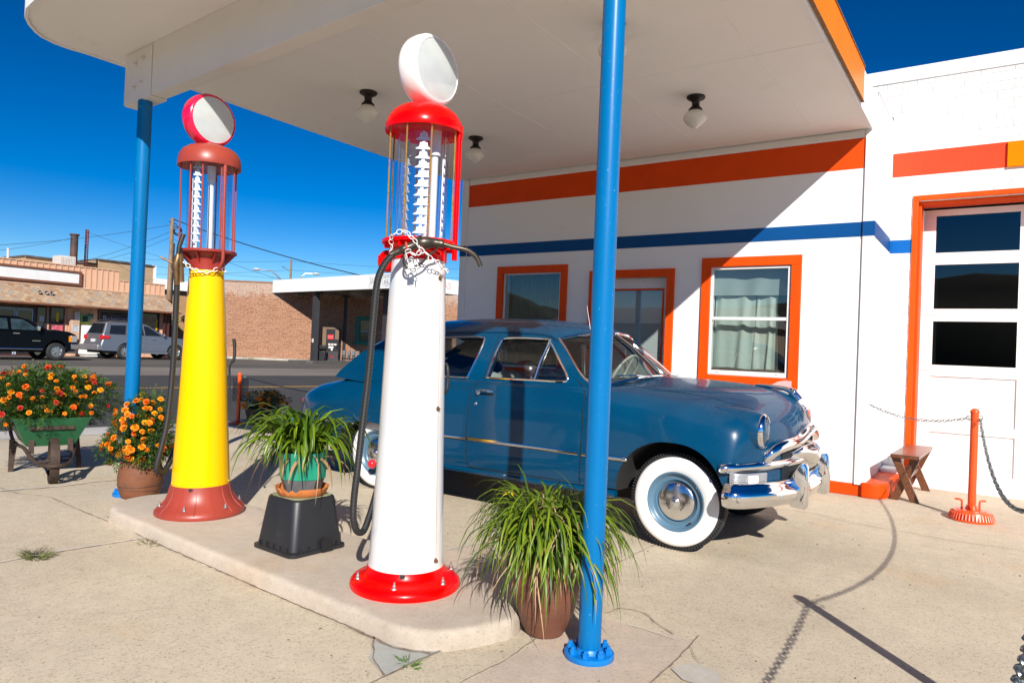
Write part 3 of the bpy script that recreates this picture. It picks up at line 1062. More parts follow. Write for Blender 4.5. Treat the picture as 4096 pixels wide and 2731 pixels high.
def hexbolt(mb, mtx, s=0.014, h=0.02, mi=0):
    mb.lathe([(0, 0), (s*1.7, 0), (s*1.7, s*.25), (s, s*.3), (s, h), (s*.55, h+.001), (s*.5, h*1.7), (0, h*1.75)], 6, mi, mtx)
def globe(parent, c, Rr, t, rim_m, fa_, name='globe'):
    mb = MB()
    mtx = T(*c) @ RZ(-fa_) @ RY(R(90))     # axis along the world X
    p = [(Rr*.86, -t*.5), (Rr*.93, -t*.46), (Rr*.985, -t*.28), (Rr, 0), (Rr*.985, t*.28), (Rr*.93, t*.46), (Rr*.86, t*.5), (Rr*.85, t*.47)]
    mb.lathe([(Rr*.85, -t*.47)]+p, 56, 0, mtx)
    g = mb.build(name, rim_m, parent, ang=50)
    for sgn in (1, -1):
        mb = MB()
        prof = [(Rr*.86*math.sin(a), sgn*(t*.47+0.02*(math.cos(a*.9)-math.cos(1.413)))) for a in [k*PI/2/10 for k in range(10, -1, -1)]]
        prof = [(Rr*.855*q/10, sgn*(t*.475+0.016*(1-(q/10)**2))) for q in range(10, -1, -1)]
        mb.lathe(prof, 48, 0, mtx)
        mb.build('lens', lens_m, g, ang=60)
    mb = MB()
    mb.tube([(c[0], c[1], c[2]-Rr-.035), (c[0], c[1], c[2]-Rr+0.012)], 0.055, 24)
    mb.build('globe_neck', rim_m, g)
    return g
def bell(mb, w, h, mtx, mi=0, th=0.005):
    """bell shaped gallon marker, in the local xz plane"""
    prof = [(-w/2, 0), (w/2, 0), (w/2, 0.004), (w*.36, 0.010), (w*.27, h*.35), (w*.235, h*.78), (w*.1, h*.80), (w*.1, h), (-w*.1, h), (-w*.1, h*.80), (-w*.235, h*.78), (-w*.27, h*.35), (-w*.36, 0.010), (-w/2, 0.004)]
    mb.prism(prof, -th/2, th/2, mi, mtx @ RX(R(90)))

def gauge(root, cx, cy, zt, zb, w, ang, name, digits=True):
    """column of eleven numbered markers"""
    base = T(cx, cy, 0) @ RZ(ang)
    mb = MB()
    mb.box(-0.006, 0.006, 0.003, 0.009, zb-0.06, zt+0.03, 0, base)
    g = mb.build(name, cast_white, root)
    step = (zt-zb)/10
    for k in range(11):
        z = zt-step*k
        mb = MB()
        bell(mb, w, step*.93, base @ T(0, 0, z))
        mk = mb.build('marker', cast_white, g)
        if digits:
            text_mesh(str(k), step*.66, 'digit', digit_m, mk, base @ T(0, -0.0035, z+step*.42) @ RX(R(90)), 0.001)
    return g

# ---------------- white pump
wp = thing('gas_pump', 'white visible gas pump with bright red cap, collar and base ring', 'gas pump', (-2.53, 2.785, 0.09), AW, 'antique visible gas pumps')
H = lambda z: z-0.09
mb = MB()
mb.lathe([(0.198, 0.108), (0.193, 0.135), (0.175, 0.6), (0.161, 1.10), (0.150, 1.45), (0.141, 1.70), (0.140, 1.712)], 64)
bd = mb.build('body', white_gloss, wp)
mb = MB()
for k, (u0_, z0_, u1_, z1_) in enumerate([(0.151, 0.112, 0.140, 0.60), (0.140, 0.60, 0.128, 1.10), (0.128, 1.10, 0.118, 1.70)]):
    for (u, z, rr) in [(u0_, z0_, 0), (u1_, z1_, 0)]:
        pass
rad = lambda z: 0.193+(0.161-0.193)*(z-0.135)/(0.965) if z < 1.10 else 0.161+(0.141-0.161)*(z-1.10)/0.60
sa = math.acos(0.78)
seam = [(rad(z)*1.001*math.cos(sa), -rad(z)*1.001*math.sin(sa), z) for z in [0.115+0.05*i for i in range(32)]]
mb.tube(seam, 0.0012, 4)
mb.build('body_seam', M('rusty seam', (0.42, 0.30, 0.18), 0.8, var=0.4, vs=15), bd)
for z in (0.16, 0.93, 1.60):
    mb = MB()
    q = T(rad(z)*math.cos(sa+.02), -rad(z)*math.sin(sa+.02), z) @ RZ(-sa) @ RY(R(90))
    hexbolt(mb, q, 0.008, 0.009)
    mb.build('seam_bolt', M('rusty bolt', (0.18, 0.09, 0.04), 0.7, metal=0.3, var=0.4, vs=60), bd)
mb = MB()
mb.lathe([(0.20, 0), (0.283, 0), (0.287, 0.012), (0.284, 0.030), (0.270, 0.046), (0.248, 0.058), (0.222, 0.068), (0.207, 0.085), (0.199, 0.112), (0.193, 0.112)], 64)
bs_ = mb.build('base', red_worn, wp)
mb = MB()
mb.box(-0.028, -0.002, -0.21, -0.19, 0.094, 0.112)
mb.build('base_slot', black_rubber, bs_)
for k in range(6):
    a = R(-102+k*60)
    mb = MB()
    hexbolt(mb, T(0.252*math.cos(a), 0.252*math.sin(a), 0.055), 0.0095, 0.020)
    mb.build('bolt', steel, bs_)
mb = MB()
mb.lathe([(0.138, 1.69), (0.146, 1.69), (0.146, 1.745), (0.142, 1.75), (0.155, 1.768), (0.196, 1.776), (0.196, 1.793), (0.186, 1.797), (0.14, 1.799), (0, 1.799)], 64)
for k in range(8):
    a = 2*PI*k/8+.2
    mb.box(0.142, 0.185, -0.005, 0.005, 1.747, 1.777, 0, RZ(a))
cl = mb.build('collar', red_gloss, wp)
mb = MB()
mb.lathe([(0.133, 1.80), (0.133, 2.405)], 48)
mb.build('glass_cylinder', clear_glass, wp)
mb = MB()
mb.lathe([(0, 2.3832), (0.175, 2.3789), (0.196, 2.365), (0.203, 2.363), (0.205, 2.372), (0.203, 2.3961), (0.194, 2.4262), (0.172, 2.4606), (0.138, 2.4864), (0.095, 2.5036), (0.055, 2.5096), (0, 2.5113)], 64)
wcap = mb.build('cap', red_gloss, wp)
mb = MB()
for k, a in enumerate([R(-160), R(-118), R(-78), R(-28), R(-4), R(40), R(90), R(150)]):
    if k in (0, 1, 2, 3, 4, 7):
        m2 = MB()
        m2.tube([(0.182*math.cos(a), 0.182*math.sin(a), 1.786), (0.182*math.cos(a), 0.182*math.sin(a), 2.40)], 0.0042, 8)
        m2.build('rod', brass, wp)
for a in (R(100), R(150)):
    m2 = MB()
    m2.tube([(0.182*math.cos(a), 0.182*math.sin(a), 1.786), (0.182*math.cos(a), 0.182*math.sin(a), 2.40)], 0.0042, 8)
    m2.build('rod', brass, wp)
mb = MB()
mb.tube([(0.183, -0.055, 1.70), (0.183, -0.055, 1.80), (0.183, -0.055, 2.34)], 0.0145, 14)
mb.tube([(0.183, -0.055, 2.33), (0.183, -0.055, 2.40)], 0.017, 14)
mb.build('overflow_pipe', red_gloss, wp)
gauge(wp, 0.000, -0.092, 2.306, 1.824, 0.080, R(-4), 'gauge')
gauge(wp, -0.082, 0.03, 2.29, 1.81, 0.07, R(118), 'gauge', False)
gauge(wp, 0.112, 0.03, 2.30, 1.82, 0.08, R(95), 'gauge', False)
mb = MB()
mb.tube([(0.062, 0.0, 1.80), (0.062, 0.0, 2.25)], 0.0185, 18)
mb.tube([(0.062, 0.0, 2.25), (0.062, 0.0, 2.40)], 0.030, 18)
mb.tube([(0.035, 0.05, 1.80), (0.035, 0.05, 2.30)], 0.022, 18)
mb.build('inner_pipe', pipe_white, wp)
globe(wp, (0.012, 0, 2.694), 0.187, 0.128, M('white globe rim', (0.84, 0.80, 0.80), 0.25, var=0.02, coat=0.4), AW)
# hose, nozzle, lever
hp = [(-0.128, -0.205, 1.692), (-0.150, -0.20, 1.672), (-0.177, -0.19, 1.628), (-0.201, -0.18, 1.547), (-0.212, -0.17, 1.363), (-0.224, -0.16, 1.11), (-0.243, -0.15, 0.857), (-0.260, -0.13, 0.628), (-0.274, -0.10, 0.468), (-0.275, -0.08, 0.365), (-0.258, -0.05, 0.291), (-0.228, -0.01, 0.276), (-0.204, 0.04, 0.334), (-0.175, 0.12, 0.448), (-0.12, 0.18, 0.70), (-0.08, 0.19, 1.1), (-0.07, 0.18, 1.5), (-0.09, 0.12, 1.66)]
mb = MB()
mb.tube(spline(hp, 8), 0.0172, 14)
mb.build('hose', hose_m, wp)
mb = MB()
mb.ball((-0.165, 0.05, 1.688), 0.052, 20, 0, (1, 1, 1.15))
mb.tube([(-0.165, 0.05, 1.688), (-0.10, 0.04, 1.70)], 0.04, 14)
mb.torus(0.053, 0.004, T(-0.165, 0.05, 1.69) @ RY(R(25)), 24, 6)
mb.build('valve_elbow', red_gloss, wp)
ny = -0.205
mb = MB()
mb.tube(spline([(-0.140, ny, 1.690), (-0.114, ny, 1.704), (-0.084, ny, 1.719), (-0.045, ny, 1.737), (-0.015, ny, 1.752), (0.02, ny, 1.760), (0.06, ny, 1.764), (0.09, ny, 1.762), (0.118, ny, 1.760)], 4),
        [.017, .017, .017, .017, .018, .018, .019, .019, .023, .023, .023, .022, .0215, .0215, .0215, .022, .025, .028, .031, .032, .033, .032, .030, .028, .025, .023, .022, .022, .022, .021, .021, .021, .021], 16)
mb.tube([(0.004, ny-.006, 1.765), (-0.012, ny-.01, 1.79)], [.022, .019], 8)
mb.torus(0.022, .004, T(0.116, ny, 1.76) @ RY(R(90)), 18, 6)
nz_ = mb.build('nozzle', bronze, wp)
mb = MB()
sp_ = spline([(0.118, ny, 1.760), (0.167, ny, 1.749), (0.23, ny, 1.739), (0.262, ny, 1.724), (0.29, ny, 1.698), (0.308, ny, 1.660)], 6)
mb.tube(sp_, 0.0125, 14)
mb.build('spout', bronze, nz_)
mb = MB()
mb.tube(spline([(-0.07, ny, 1.712), (-0.075, ny-.004, 1.66), (-0.055, ny-.008, 1.632), (-0.02, ny-.008, 1.640), (0.02, ny-.006, 1.665), (0.045, ny-.004, 1.70), (0.08, ny, 1.725), (0.085, ny, 1.75)], 5), 0.0055, 8)
mb.build('trigger_guard', bronze, nz_)
for x, z in ((-0.063, 1.733), (0.012, 1.728)):
    mb = MB()
    mb.torus(0.024, 0.006, T(x, ny, z) @ RY(R(78)), 16, 6)
    mb.build('hook', M('rusty red ring', (0.42, 0.05, 0.03), 0.7, var=0.4, vs=60, dirt=(0.5, 0.4, 0.35), ds=60, dt=0.6), nz_)
mb = MB()
mb.tube([(-0.09, -.16, 1.715), (0.03, -.17, 1.745), (0.10, -.14, 1.715)], 0.012, 8)
mb.tube([(0.02, -.13, 1.72), (0.02, -.205, 1.74)], 0.012, 8)
mb.build('nozzle_holder', red_gloss, wp)
mb = MB()
mb.tube(spline([(0.165, 0.02, 1.16), (0.176, 0.0, 1.13), (0.178, 0.0, 1.06), (0.174, 0.0, 1.02), (0.163, 0.02, 1.0)], 5), 0.0085, 10)
mb.build('handle', black_rubber, wp)
# chain wrapped round the nozzle with a padlock: hangs on the pump, lies loose
wc = thing('chain', 'white chain tangled round the nozzle of the white pump', 'chain', (-2.53, 2.785, 0.09), AW)
mb = MB()
chain(mb, spline([(-0.138, -0.10, 1.70), (-0.140, -0.115, 1.75), (-0.142, -0.15, 1.788), (-0.118, -0.175, 1.805), (-0.088, -0.185, 1.815), (-0.063, -0.19, 1.810), (-0.036, -0.225, 1.776), (-0.015, -0.235, 1.757), (-0.002, -0.24, 1.735), (0.014, -0.24, 1.715), (0.038, -0.235, 1.704), (0.056, -0.225, 1.684), (0.081, -0.20, 1.678), (0.107, -0.165, 1.661), (0.133, -0.12, 1.647), (0.152, -0.07, 1.637)], 6), 0.034, 0.0026)
chain(mb, spline([(0.012, -0.242, 1.715), (-0.02, -0.246, 1.694), (-0.05, -0.245, 1.712), (-0.065, -0.243, 1.69), (-0.05, -0.245, 1.664), (-0.02, -0.246, 1.655), (-0.012, -0.243, 1.63), (-0.010, -0.235, 1.60)], 6), 0.034, 0.0026, 0, 0.6)
mb.build('links', chain_white, wc, flip=False)
pk = thing('padlock', 'small silver padlock hanging from the white pump chain', 'padlock', (-2.53, 2.785, 0.09), AW)
mb = MB()
mb.box(-0.054, -0.020, -0.258, -0.242, 1.622, 1.652)
mb.build('lock_body', steel, pk, bevel=0.003)
mb = MB()
mb.tube(spline([(-0.047, -0.25, 1.65), (-0.047, -0.25, 1.672), (-0.037, -0.25, 1.682), (-0.027, -0.25, 1.672), (-0.027, -0.25, 1.65)], 5), 0.0033, 8)
mb.build('shackle', steel, pk)

# ---------------- yellow pump
yp = thing('gas_pump', 'yellow visible gas pump with faded red ribbed base and red rimmed globe', 'gas pump', (-4.675, 2.955, 0.09), AY, 'antique visible gas pumps')
yp.rotation_euler = (0, R(-0.9), AY)
mb = MB()
mb.lathe([(0.193, 0.205), (0.186, 0.36), (0.168, 0.70), (0.151, 1.073), (0.130, 1.45), (0.115, 1.72), (0.113, 1.745)], 64)
yb = mb.build('body', yellow_gloss, yp)
radY = lambda z: 0.193+(0.151-0.193)*(z-0.205)/0.868 if z < 1.073 else 0.151+(0.113-0.151)*(z-1.073)/0.672
mb = MB()
sa2 = math.acos(0.70)
mb.tube([(radY(z)*1.001*math.cos(sa2), -radY(z)*1.001*math.sin(sa2), z) for z in [0.21+0.05*i for i in range(31)]], 0.0011, 4)
mb.build('body_seam', M('yellow seam', (0.75, 0.42, 0.0), 0.5), yb)
for k in range(12):
    z = 0.25+0.127*k
    mb = MB()
    mb.ball((radY(z)*math.cos(sa2-.05), -radY(z)*math.sin(sa2-.05), z), 0.0045, 8)
    mb.build('rivet', yellow_gloss, yb)
for k in range(10):
    a = 2*PI*k/10+.3
    mb = MB()
    mb.ball((0.193*math.cos(a), 0.193*math.sin(a), 0.225), 0.006, 8)
    mb.build('rivet', yellow_gloss, yb)
mb = MB()
bp_ = [(0.17, 0), (0.296, 0), (0.300, 0.010), (0.298, 0.030), (0.280, 0.050), (0.250, 0.075), (0.228, 0.105), (0.212, 0.14), (0.203, 0.175), (0.198, 0.207), (0.190, 0.207)]
mb.lathe(bp_, 72)
for k in range(14):
    a = 2*PI*k/14+0.1
    path = [(r*math.cos(a), r*math.sin(a), z) for r, z in bp_[3:10]]
    mb.tube(path, [.002, .004, .005, .005, .0045, .004, .002], 6)
yba = mb.build('base', brick_red, yp, ang=50)
for k in range(6):
    a = R(-112+k*60)
    mb = MB()
    hexbolt(mb, T(0.263*math.cos(a), 0.263*math.sin(a), 0.064), 0.0095, 0.018)
    mb.build('bolt', steel, yba)
mb = MB()
mb.box(-0.075, -0.05, -0.198, -0.17, 0.186, 0.202)
mb.build('base_slot', black_rubber, yba)
mb = MB()
mb.lathe([(0.110, 1.72), (0.118, 1.72), (0.120, 1.78), (0.13, 1.81), (0.155, 1.832), (0.199, 1.843), (0.199, 1.858), (0.19, 1.861), (0, 1.861)], 56)
for k in range(9):
    a = 2*PI*k/9+0.12
    mb.add([(0.118, -.004, 1.76), (0.118, .004, 1.76), (0.118, .004, 1.84), (0.118, -.004, 1.84), (0.19, -.004, 1.84), (0.19, .004, 1.84)], [(0, 1, 2, 3), (0, 3, 4), (1, 5, 2), (0, 4, 5, 1), (3, 2, 5, 4)], 0, RZ(a))
mb.build('collar', M('faded red collar', (0.30, 0.03, 0.022), 0.35, var=0.12, vs=8), yp)
mb = MB()
mb.lathe([(0.144, 1.862), (0.144, 2.47)], 48)
mb.build('glass_cylinder', clear_glass, yp)
mb = MB()
mb.lathe([(0, 2.475), (0.18, 2.470), (0.205, 2.455), (0.212, 2.453), (0.214, 2.462), (0.212, 2.495), (0.203, 2.535), (0.183, 2.568), (0.150, 2.592), (0.110, 2.606), (0.07, 2.61), (0.07, 2.622), (0, 2.624)], 64)
mb.build('cap', brick_red, yp)
for a in (R(-170), R(-130), R(-103), R(-65), R(-30), R(15), R(75), R(130)):
    m2 = MB()
    m2.tube([(0.186*math.cos(a), 0.186*math.sin(a), 1.855), (0.186*math.cos(a), 0.186*math.sin(a), 2.47)], 0.0055, 8)
    m2.build('rod', brick_red, yp)
mb = MB()
mb.tube(spline([(0.100, -0.172, 2.46), (0.100, -0.172, 2.1), (0.102, -0.172, 1.84), (0.098, -0.168, 1.775), (0.080, -0.145, 1.735), (0.062, -0.10, 1.708)], 6), 0.0115, 12)
mb.tube([(0.100, -0.172, 2.40), (0.100, -0.172, 2.47)], 0.0135, 12)
mb.build('overflow_pipe', brick_red, yp)
gauge(yp, -0.076, -0.098, 2.425, 1.912, 0.062, R(-12), 'gauge')
mb = MB()
mb.tube([(0.014, 0.0, 1.862), (0.014, 0.0, 2.36)], 0.0195, 18)
mb.tube([(0.014, 0.0, 2.36), (0.014, 0.0, 2.47)], 0.028, 18)
mb.box(-0.108, -0.072, -0.06, -0.055, 1.862, 2.36)
mb.build('inner_pipe', pipe_white, yp)
globe(yp, (-0.012, 0, 2.79), 0.188, 0.118, M('crimson globe rim', (0.72, 0.004, 0.06), 0.22, var=0.05, coat=0.5), AY)
hy = [(-0.186, -0.12, 1.62), (-0.186, -0.14, 1.50), (-0.190, -0.15, 1.25), (-0.199, -0.15, 0.96), (-0.222, -0.14, 0.66), (-0.255, -0.12, 0.48), (-0.279, -0.10, 0.365), (-0.274, -0.08, 0.315), (-0.24, -0.04, 0.305), (-0.200, 0.04, 0.37), (-0.15, 0.13, 0.55), (-0.09, 0.17, 0.9), (-0.06, 0.16, 1.4), (-0.05, 0.12, 1.72)]
mb = MB()
mb.tube(spline(hy, 8), 0.0195, 14)
mb.build('hose', hose_m, yp)
mb = MB()
mb.tube([(-0.187, -0.135, 1.60), (-0.190, -0.14, 1.68), (-0.195, -0.14, 1.74), (-0.182, -0.14, 1.79), (-0.182, -0.14, 1.81)], [.018, .02, .026, .024, .018], 14)
mb.tube([(-0.165, -0.16, 1.81), (-0.158, -0.165, 1.72), (-0.155, -0.165, 1.62)], [.016, .014, .018], 10)
yn = mb.build('nozzle', brown_bronze, yp)
mb = MB()
mb.tube(spline([(-0.182, -0.14, 1.80), (-0.178, -0.14, 1.86), (-0.168, -0.14, 1.90), (-0.152, -0.14, 1.952)], 5), 0.0155, 14)
mb.build('spout', bronze, yn)
mb = MB()
mb.tube([(-0.17, -0.10, 1.74), (-0.10, -0.08, 1.74)], .012, 8)
mb.tube([(-0.21, -0.12, 1.745), (-0.30, -0.10, 1.79)], .006, 8)
mb.build('nozzle_holder', brown_bronze, yp)
mb = MB()
mb.tube(spline([(0.168, -0.02, 1.0), (0.172, -0.04, 1.05), (0.195, -0.05, 1.09), (0.199, -0.05, 1.15), (0.196, -0.05, 1.21), (0.190, -0.05, 1.24)], 5), [.006]*8+[.011]*10+[.012]*8, 10)
mb.tube([(0.169, -0.02, 1.02), (0.178, -0.02, 0.74), (0.20, -0.03, 0.70)], [.007, .007, .012], 8)
mb.build('handle', black_rubber, yp)
yc = thing('chain', 'white chain looped round the neck of the yellow pump', 'chain', (-4.675, 2.955, 0.09), AY)
mb = MB()
chain(mb, spline([(-0.235, -0.12, 1.70), (-0.215, -0.14, 1.75), (-0.20, -0.15, 1.785), (-0.155, -0.165, 1.74), (-0.114, -0.145, 1.713), (-0.068, -0.14, 1.70), (-0.023, -0.14, 1.702), (0.022, -0.14, 1.716), (0.058, -0.135, 1.738), (0.09, -0.11, 1.72), (0.105, -0.08, 1.71)], 6), 0.038, 0.0034)
mb.build('links', chain_white, yc, flip=False)
pk2 = thing('padlock', 'dark padlock hanging left of the yellow pump neck', 'padlock', (-4.675, 2.955, 0.09), AY)
mb = MB()
mb.box(-0.255, -0.218, -0.13, -0.11, 1.715, 1.745)
mb.build('lock_body', bronze, pk2, bevel=0.003)
mb = MB()
mb.tube(spline([(-0.248, -0.12, 1.715), (-0.248, -0.12, 1.695), (-0.237, -0.12, 1.685), (-0.226, -0.12, 1.695), (-0.226, -0.12, 1.715)], 5), 0.0033, 8)
mb.build('shackle', chrome, pk2)
# ------------------------------------------------------------------ the blue car
CY = 5.5
cor = (-3.26, CY, 0)
car = thing('vintage_car', 'dark blue 1950s two door sedan with whitewall tyres and chrome grille', 'car', cor)
def car_paint():
    m, nt, b = nmat('old blue car paint')
    co = texco(nt)
    c = ramp(nt, noise(nt, co, 1.6, 6, 0.6), [(0.3, (0.0, 0.040, 0.098)), (0.7, (0.0, 0.053, 0.124))])
    f = noise(nt, co, 4.2, 6, 0.7)
    k = ramp(nt, f, [(0.735, (0, 0, 0)), (0.755, (0.35, 0.35, 0.35))])
    c = mixc(nt, k, c, (0.13, 0.24, 0.33))
    nt.links.new(c, b.inputs['Base Color'])
    rr = ramp(nt, noise(nt, co, 2.5, 4), [(0.3, (0.22, 0.22, 0.22)), (0.7, (0.34, 0.34, 0.34))])
    nt.links.new(rr, b.inputs['Roughness'])
    b.inputs['Specular IOR Level'].default_value = 0.2
    b.inputs['Coat Weight'].default_value = 0.5
    b.inputs['Coat Roughness'].default_value = 0.03
    return m
paint = car_paint()
dark_under = M('underbody black', (0.012, 0.012, 0.013), 0.9)
tyre_m = M('tyre rubber', (0.022, 0.022, 0.023), 0.75, var=0.25, vs=40)
white_wall = M('whitewall', (0.80, 0.79, 0.77), 0.55, var=0.03, dirt=(0.66, 0.63, 0.58), ds=9, dt=0.68)
rim_m = M('pale blue rim', (0.085, 0.17, 0.25), 0.35, var=0.08, coat=0.3)
car_glass = glassy('car glass', (0.62, 0.68, 0.66), 1.5)
gap_m = M('door gap', (0.004, 0.008, 0.012), 0.8)

def lerp_table(tab, x):
    """monotone-ish cubic interpolation of station rows"""
    n = len(tab)
    for i in range(n-1):
        if tab[i][0] <= x <= tab[i+1][0]:
            break
    x0, x1 = tab[i][0], tab[i+1][0]
    t = (x-x0)/(x1-x0)
    out = []
    for k in range(1, len(tab[0])):
        y0, y1 = tab[i][k], tab[i+1][k]
        d = (y1-y0)/(x1-x0)
        def sl(j):
            if j == 0:
                return (tab[1][k]-tab[0][k])/(tab[1][0]-tab[0][0])
            if j == n-1:
                return (tab[-1][k]-tab[-2][k])/(tab[-1][0]-tab[-2][0])
            a = (tab[j][k]-tab[j-1][k])/(tab[j][0]-tab[j-1][0])
            b = (tab[j+1][k]-tab[j][k])/(tab[j+1][0]-tab[j][0])
            return 0 if a*b <= 0 else 2*a*b/(a+b)
        m0, m1 = sl(i)*(x1-x0), sl(i+1)*(x1-x0)
        out.append((2*t**3-3*t*t+1)*y0+(t**3-2*t*t+t)*m0+(-2*t**3+3*t*t)*y1+(t**3-t*t)*m1)
    return out
#       x      w    zb    s1y   s1z   s2y   s2z   s3y   s3z   zc
ST = [(-6.46, .72, .46, .68, .70, .45, .75, .24, .77, .775),
      (-6.40, .79, .43, .74, .755, .50, .815, .26, .84, .85),
      (-6.28, .84, .41, .79, .785, .55, .87, .28, .90, .91),
      (-6.05, .88, .39, .835, .80, .58, .915, .30, .94, .95),
      (-5.6, .90, .37, .87, .81, .63, .955, .33, .985, .995),
      (-5.2, .905, .355, .885, .83, .69, .99, .36, 1.04, 1.055),
      (-4.8, .905, .345, .885, .87, .75, 1.03, .40, 1.065, 1.08),
      (-4.3, .905, .337, .885, .94, .825, 1.06, .45, 1.08, 1.09),
      (-3.8, .905, .335, .886, .98, .84, 1.075, .45, 1.09, 1.10),
      (-3.0, .905, .337, .886, .98, .84, 1.08, .45, 1.10, 1.11),
      (-2.6, .905, .345, .886, .98, .81, 1.085, .42, 1.12, 1.145),
      (-2.3, .905, .355, .880, .97, .73, 1.080, .40, 1.125, 1.175),
      (-1.9, .905, .37, .872, .955, .68, 1.060, .38, 1.115, 1.166),
      (-1.6, .90, .385, .862, .935, .655, 1.038, .36, 1.095, 1.150),
      (-1.42, .893, .40, .845, .905, .63, 1.006, .345, 1.07, 1.132),
      (-1.31, .885, .42, .838, .885, .635, .988, .335, 1.04, 1.108),
      (-1.235, .878, .44, .83, .862, .630, .968, .33, 1.00, 1.065),
      (-1.18, .870, .46, .82, .835, .622, .935, .32, .950, 1.000),
      (-1.152, .862, .48, .81, .80, .61, .885, .31, .885, .920),
      (-1.14, .85, .49, .795, .76, .59, .82, .30, .805, .840)]
ST = [((-5.2+(r[0]+5.2)*.61,)+tuple(r[1:]) if r[0] < -5.2 else r) for r in ST]
X0 = ST[0][0]
def bow(x, y):
    a = abs(y)/0.9
    if x > -2.3:
        s = min(1, (x+2.3)/1.0)
        s = s*s*(3-2*s)
        return -0.30*a**2.2*s
    if x < -5.3:
        s = min(1, (-5.3-x)/0.6)
        s = s*s*(3-2*s)
        return 0.20*a**2.4*s
    return 0
def body_section(x, n=5):
    w, zb, s1y, s1z, s2y, s2z, s3y, s3z, zc = lerp_table(ST, x)
    half = [(0, zb), (w*.55, zb), (w-.07, zb+.004), (w-.02, zb+.05), (w-.003, zb+.13), (w, .56 if zb < .42 else zb+.16), (w-.001, s1z-.16 if s1z > .75 else s1z-.08), (s1y, s1z), ((s1y+s2y)/2+.018, (s1z+s2z)/2+.018), (s2y, s2z), (s3y, s3z), (0, zc)]
    sp = spline([Vector(p) for p in half], n)
    return [(p.x, p.y) for p in sp]
xs = [X0+0.04*i for i in range(129)]
xs = [x for x in xs if x < -1.40]+[-1.40+0.02*i for i in range(13)]+[-1.15, -1.14]
rows = []
for x in xs:
    hs_ = body_section(x)
    full = [(y, z) for y, z in hs_]+[(-y, z) for y, z in reversed(hs_[1:-1])]
    rows.append([Vector((x+bow(x, y), CY+y, z)) for y, z in full])
nv = len(rows[0])
def cap_rows(row, x, zc_):
    out = []
    for k in (.93, .8, .6, .4, .2, .05):
        out.append([Vector((x+bow(x, (p.y-CY)*k), CY+(p.y-CY)*k, zc_+(p.z-zc_)*k)) for p in row])
    return out
rows = list(reversed(cap_rows(rows[0], xs[0], .62)))+rows+cap_rows(rows[-1], xs[-1], .66)
mb = MB()
vs = [p for r in rows for p in r]
fs = [(i*nv+k, i*nv+(k+1) % nv, (i+1)*nv+(k+1) % nv, (i+1)*nv+k) for i in range(len(rows)-1) for k in range(nv)]
fs.append(tuple(range(nv)))
fs.append(tuple((len(rows)-1)*nv+k for k in reversed(range(nv))))
mb.add(vs, fs)
body = mb.build('body', [paint, dark_under], car, cor, ang=40)
# wheel wells cut out of the solid
WX = (-4.71, -1.815)
WZ = 0.335
cut = MB()
for wx, arch in zip(WX, ('r', 'f')):
    for sy in (-1, 1):
        if arch == 'f':
            pts = [(-.42, -.4), (-.415, .04), (-.39, .16), (-.33, .27), (-.24, .355), (-.12, .405), (0, .415), (.12, .40), (.22, .35), (.295, .27), (.345, .16), (.375, .03), (.38, -.4)]
        else:
            pts = [(-.40, -.4), (-.40, .0), (-.37, .13), (-.30, .22), (-.2, .275), (0, .295), (.2, .275), (.30, .22), (.37, .13), (.40, .0), (.40, -.4)]
        pts = [pts[0]]+[(p.x, p.y) for p in spline([Vector(q) for q in pts[1:-1]], 5)]+[pts[-1]]
        poly = [(wx+a, WZ+b) for a, b in pts]
        y0, y1 = (CY-1.2, CY-.58) if sy < 0 else (CY+.58, CY+1.2)
        vs = [(x, y0, z) for x, z in poly]+[(x, y1, z) for x, z in poly]
        k = len(poly)
        fs = [tuple(range(k)), tuple(range(2*k-1, k-1, -1))]+[(i, k+i, k+(i+1) % k, (i+1) % k) for i in range(k)]
        cut.add(vs, fs)
co_ = cut.build('cutter', [dark_under], None)
md = body.modifiers.new('wells', 'BOOLEAN')
md.operation = 'DIFFERENCE'
md.solver = 'EXACT'
md.object = co_
co_.location = (-cor[0], -cor[1], 0)
co_.location = (0, 0, 0)
bpy.context.view_layer.update()
dg = bpy.context.evaluated_depsgraph_get()
me2 = bpy.data.meshes.new_from_object(body.evaluated_get(dg), preserve_all_data_layers=True, depsgraph=dg)
body.modifiers.clear()
body.data = me2
bpy.data.objects.remove(co_)
# wells and underside take the black material
for p in me2.polygons:
    c = p.center
    yy = abs(c.y)
    if (abs(p.normal.y) < 0.25 or yy < 0.7) and c.z < 0.8 and any(abs(c.x+cor[0]-wx) < 0.47 for wx in WX) and yy < 0.897 and p.normal.z < 0.6 and any((c.x+cor[0]-wx)**2+(c.z-WZ)**2 < .435**2 for wx in WX):
        p.material_index = 1
    if c.z < 0.44 and p.normal.z < -0.6:
        p.material_index = 1
me2.set_sharp_from_angle(angle=R(35))
bvh = BVHTree.FromPolygons([v.co+Vector(cor) for v in me2.vertices], [tuple(p.vertices) for p in me2.polygons])
def side_y(x, z, sgn=-1, off=0.0):
    hit = bvh.ray_cast(Vector((x, CY+sgn*3, z)), Vector((0, -sgn, 0)))[0]
    y = hit.y if hit else CY+sgn*0.9
    return y+sgn*off
def top_z(x, y, off=0.0):
    hit = bvh.ray_cast(Vector((x, y, 3)), Vector((0, 0, -1)))[0]
    return (hit.z if hit else 1.0)+off

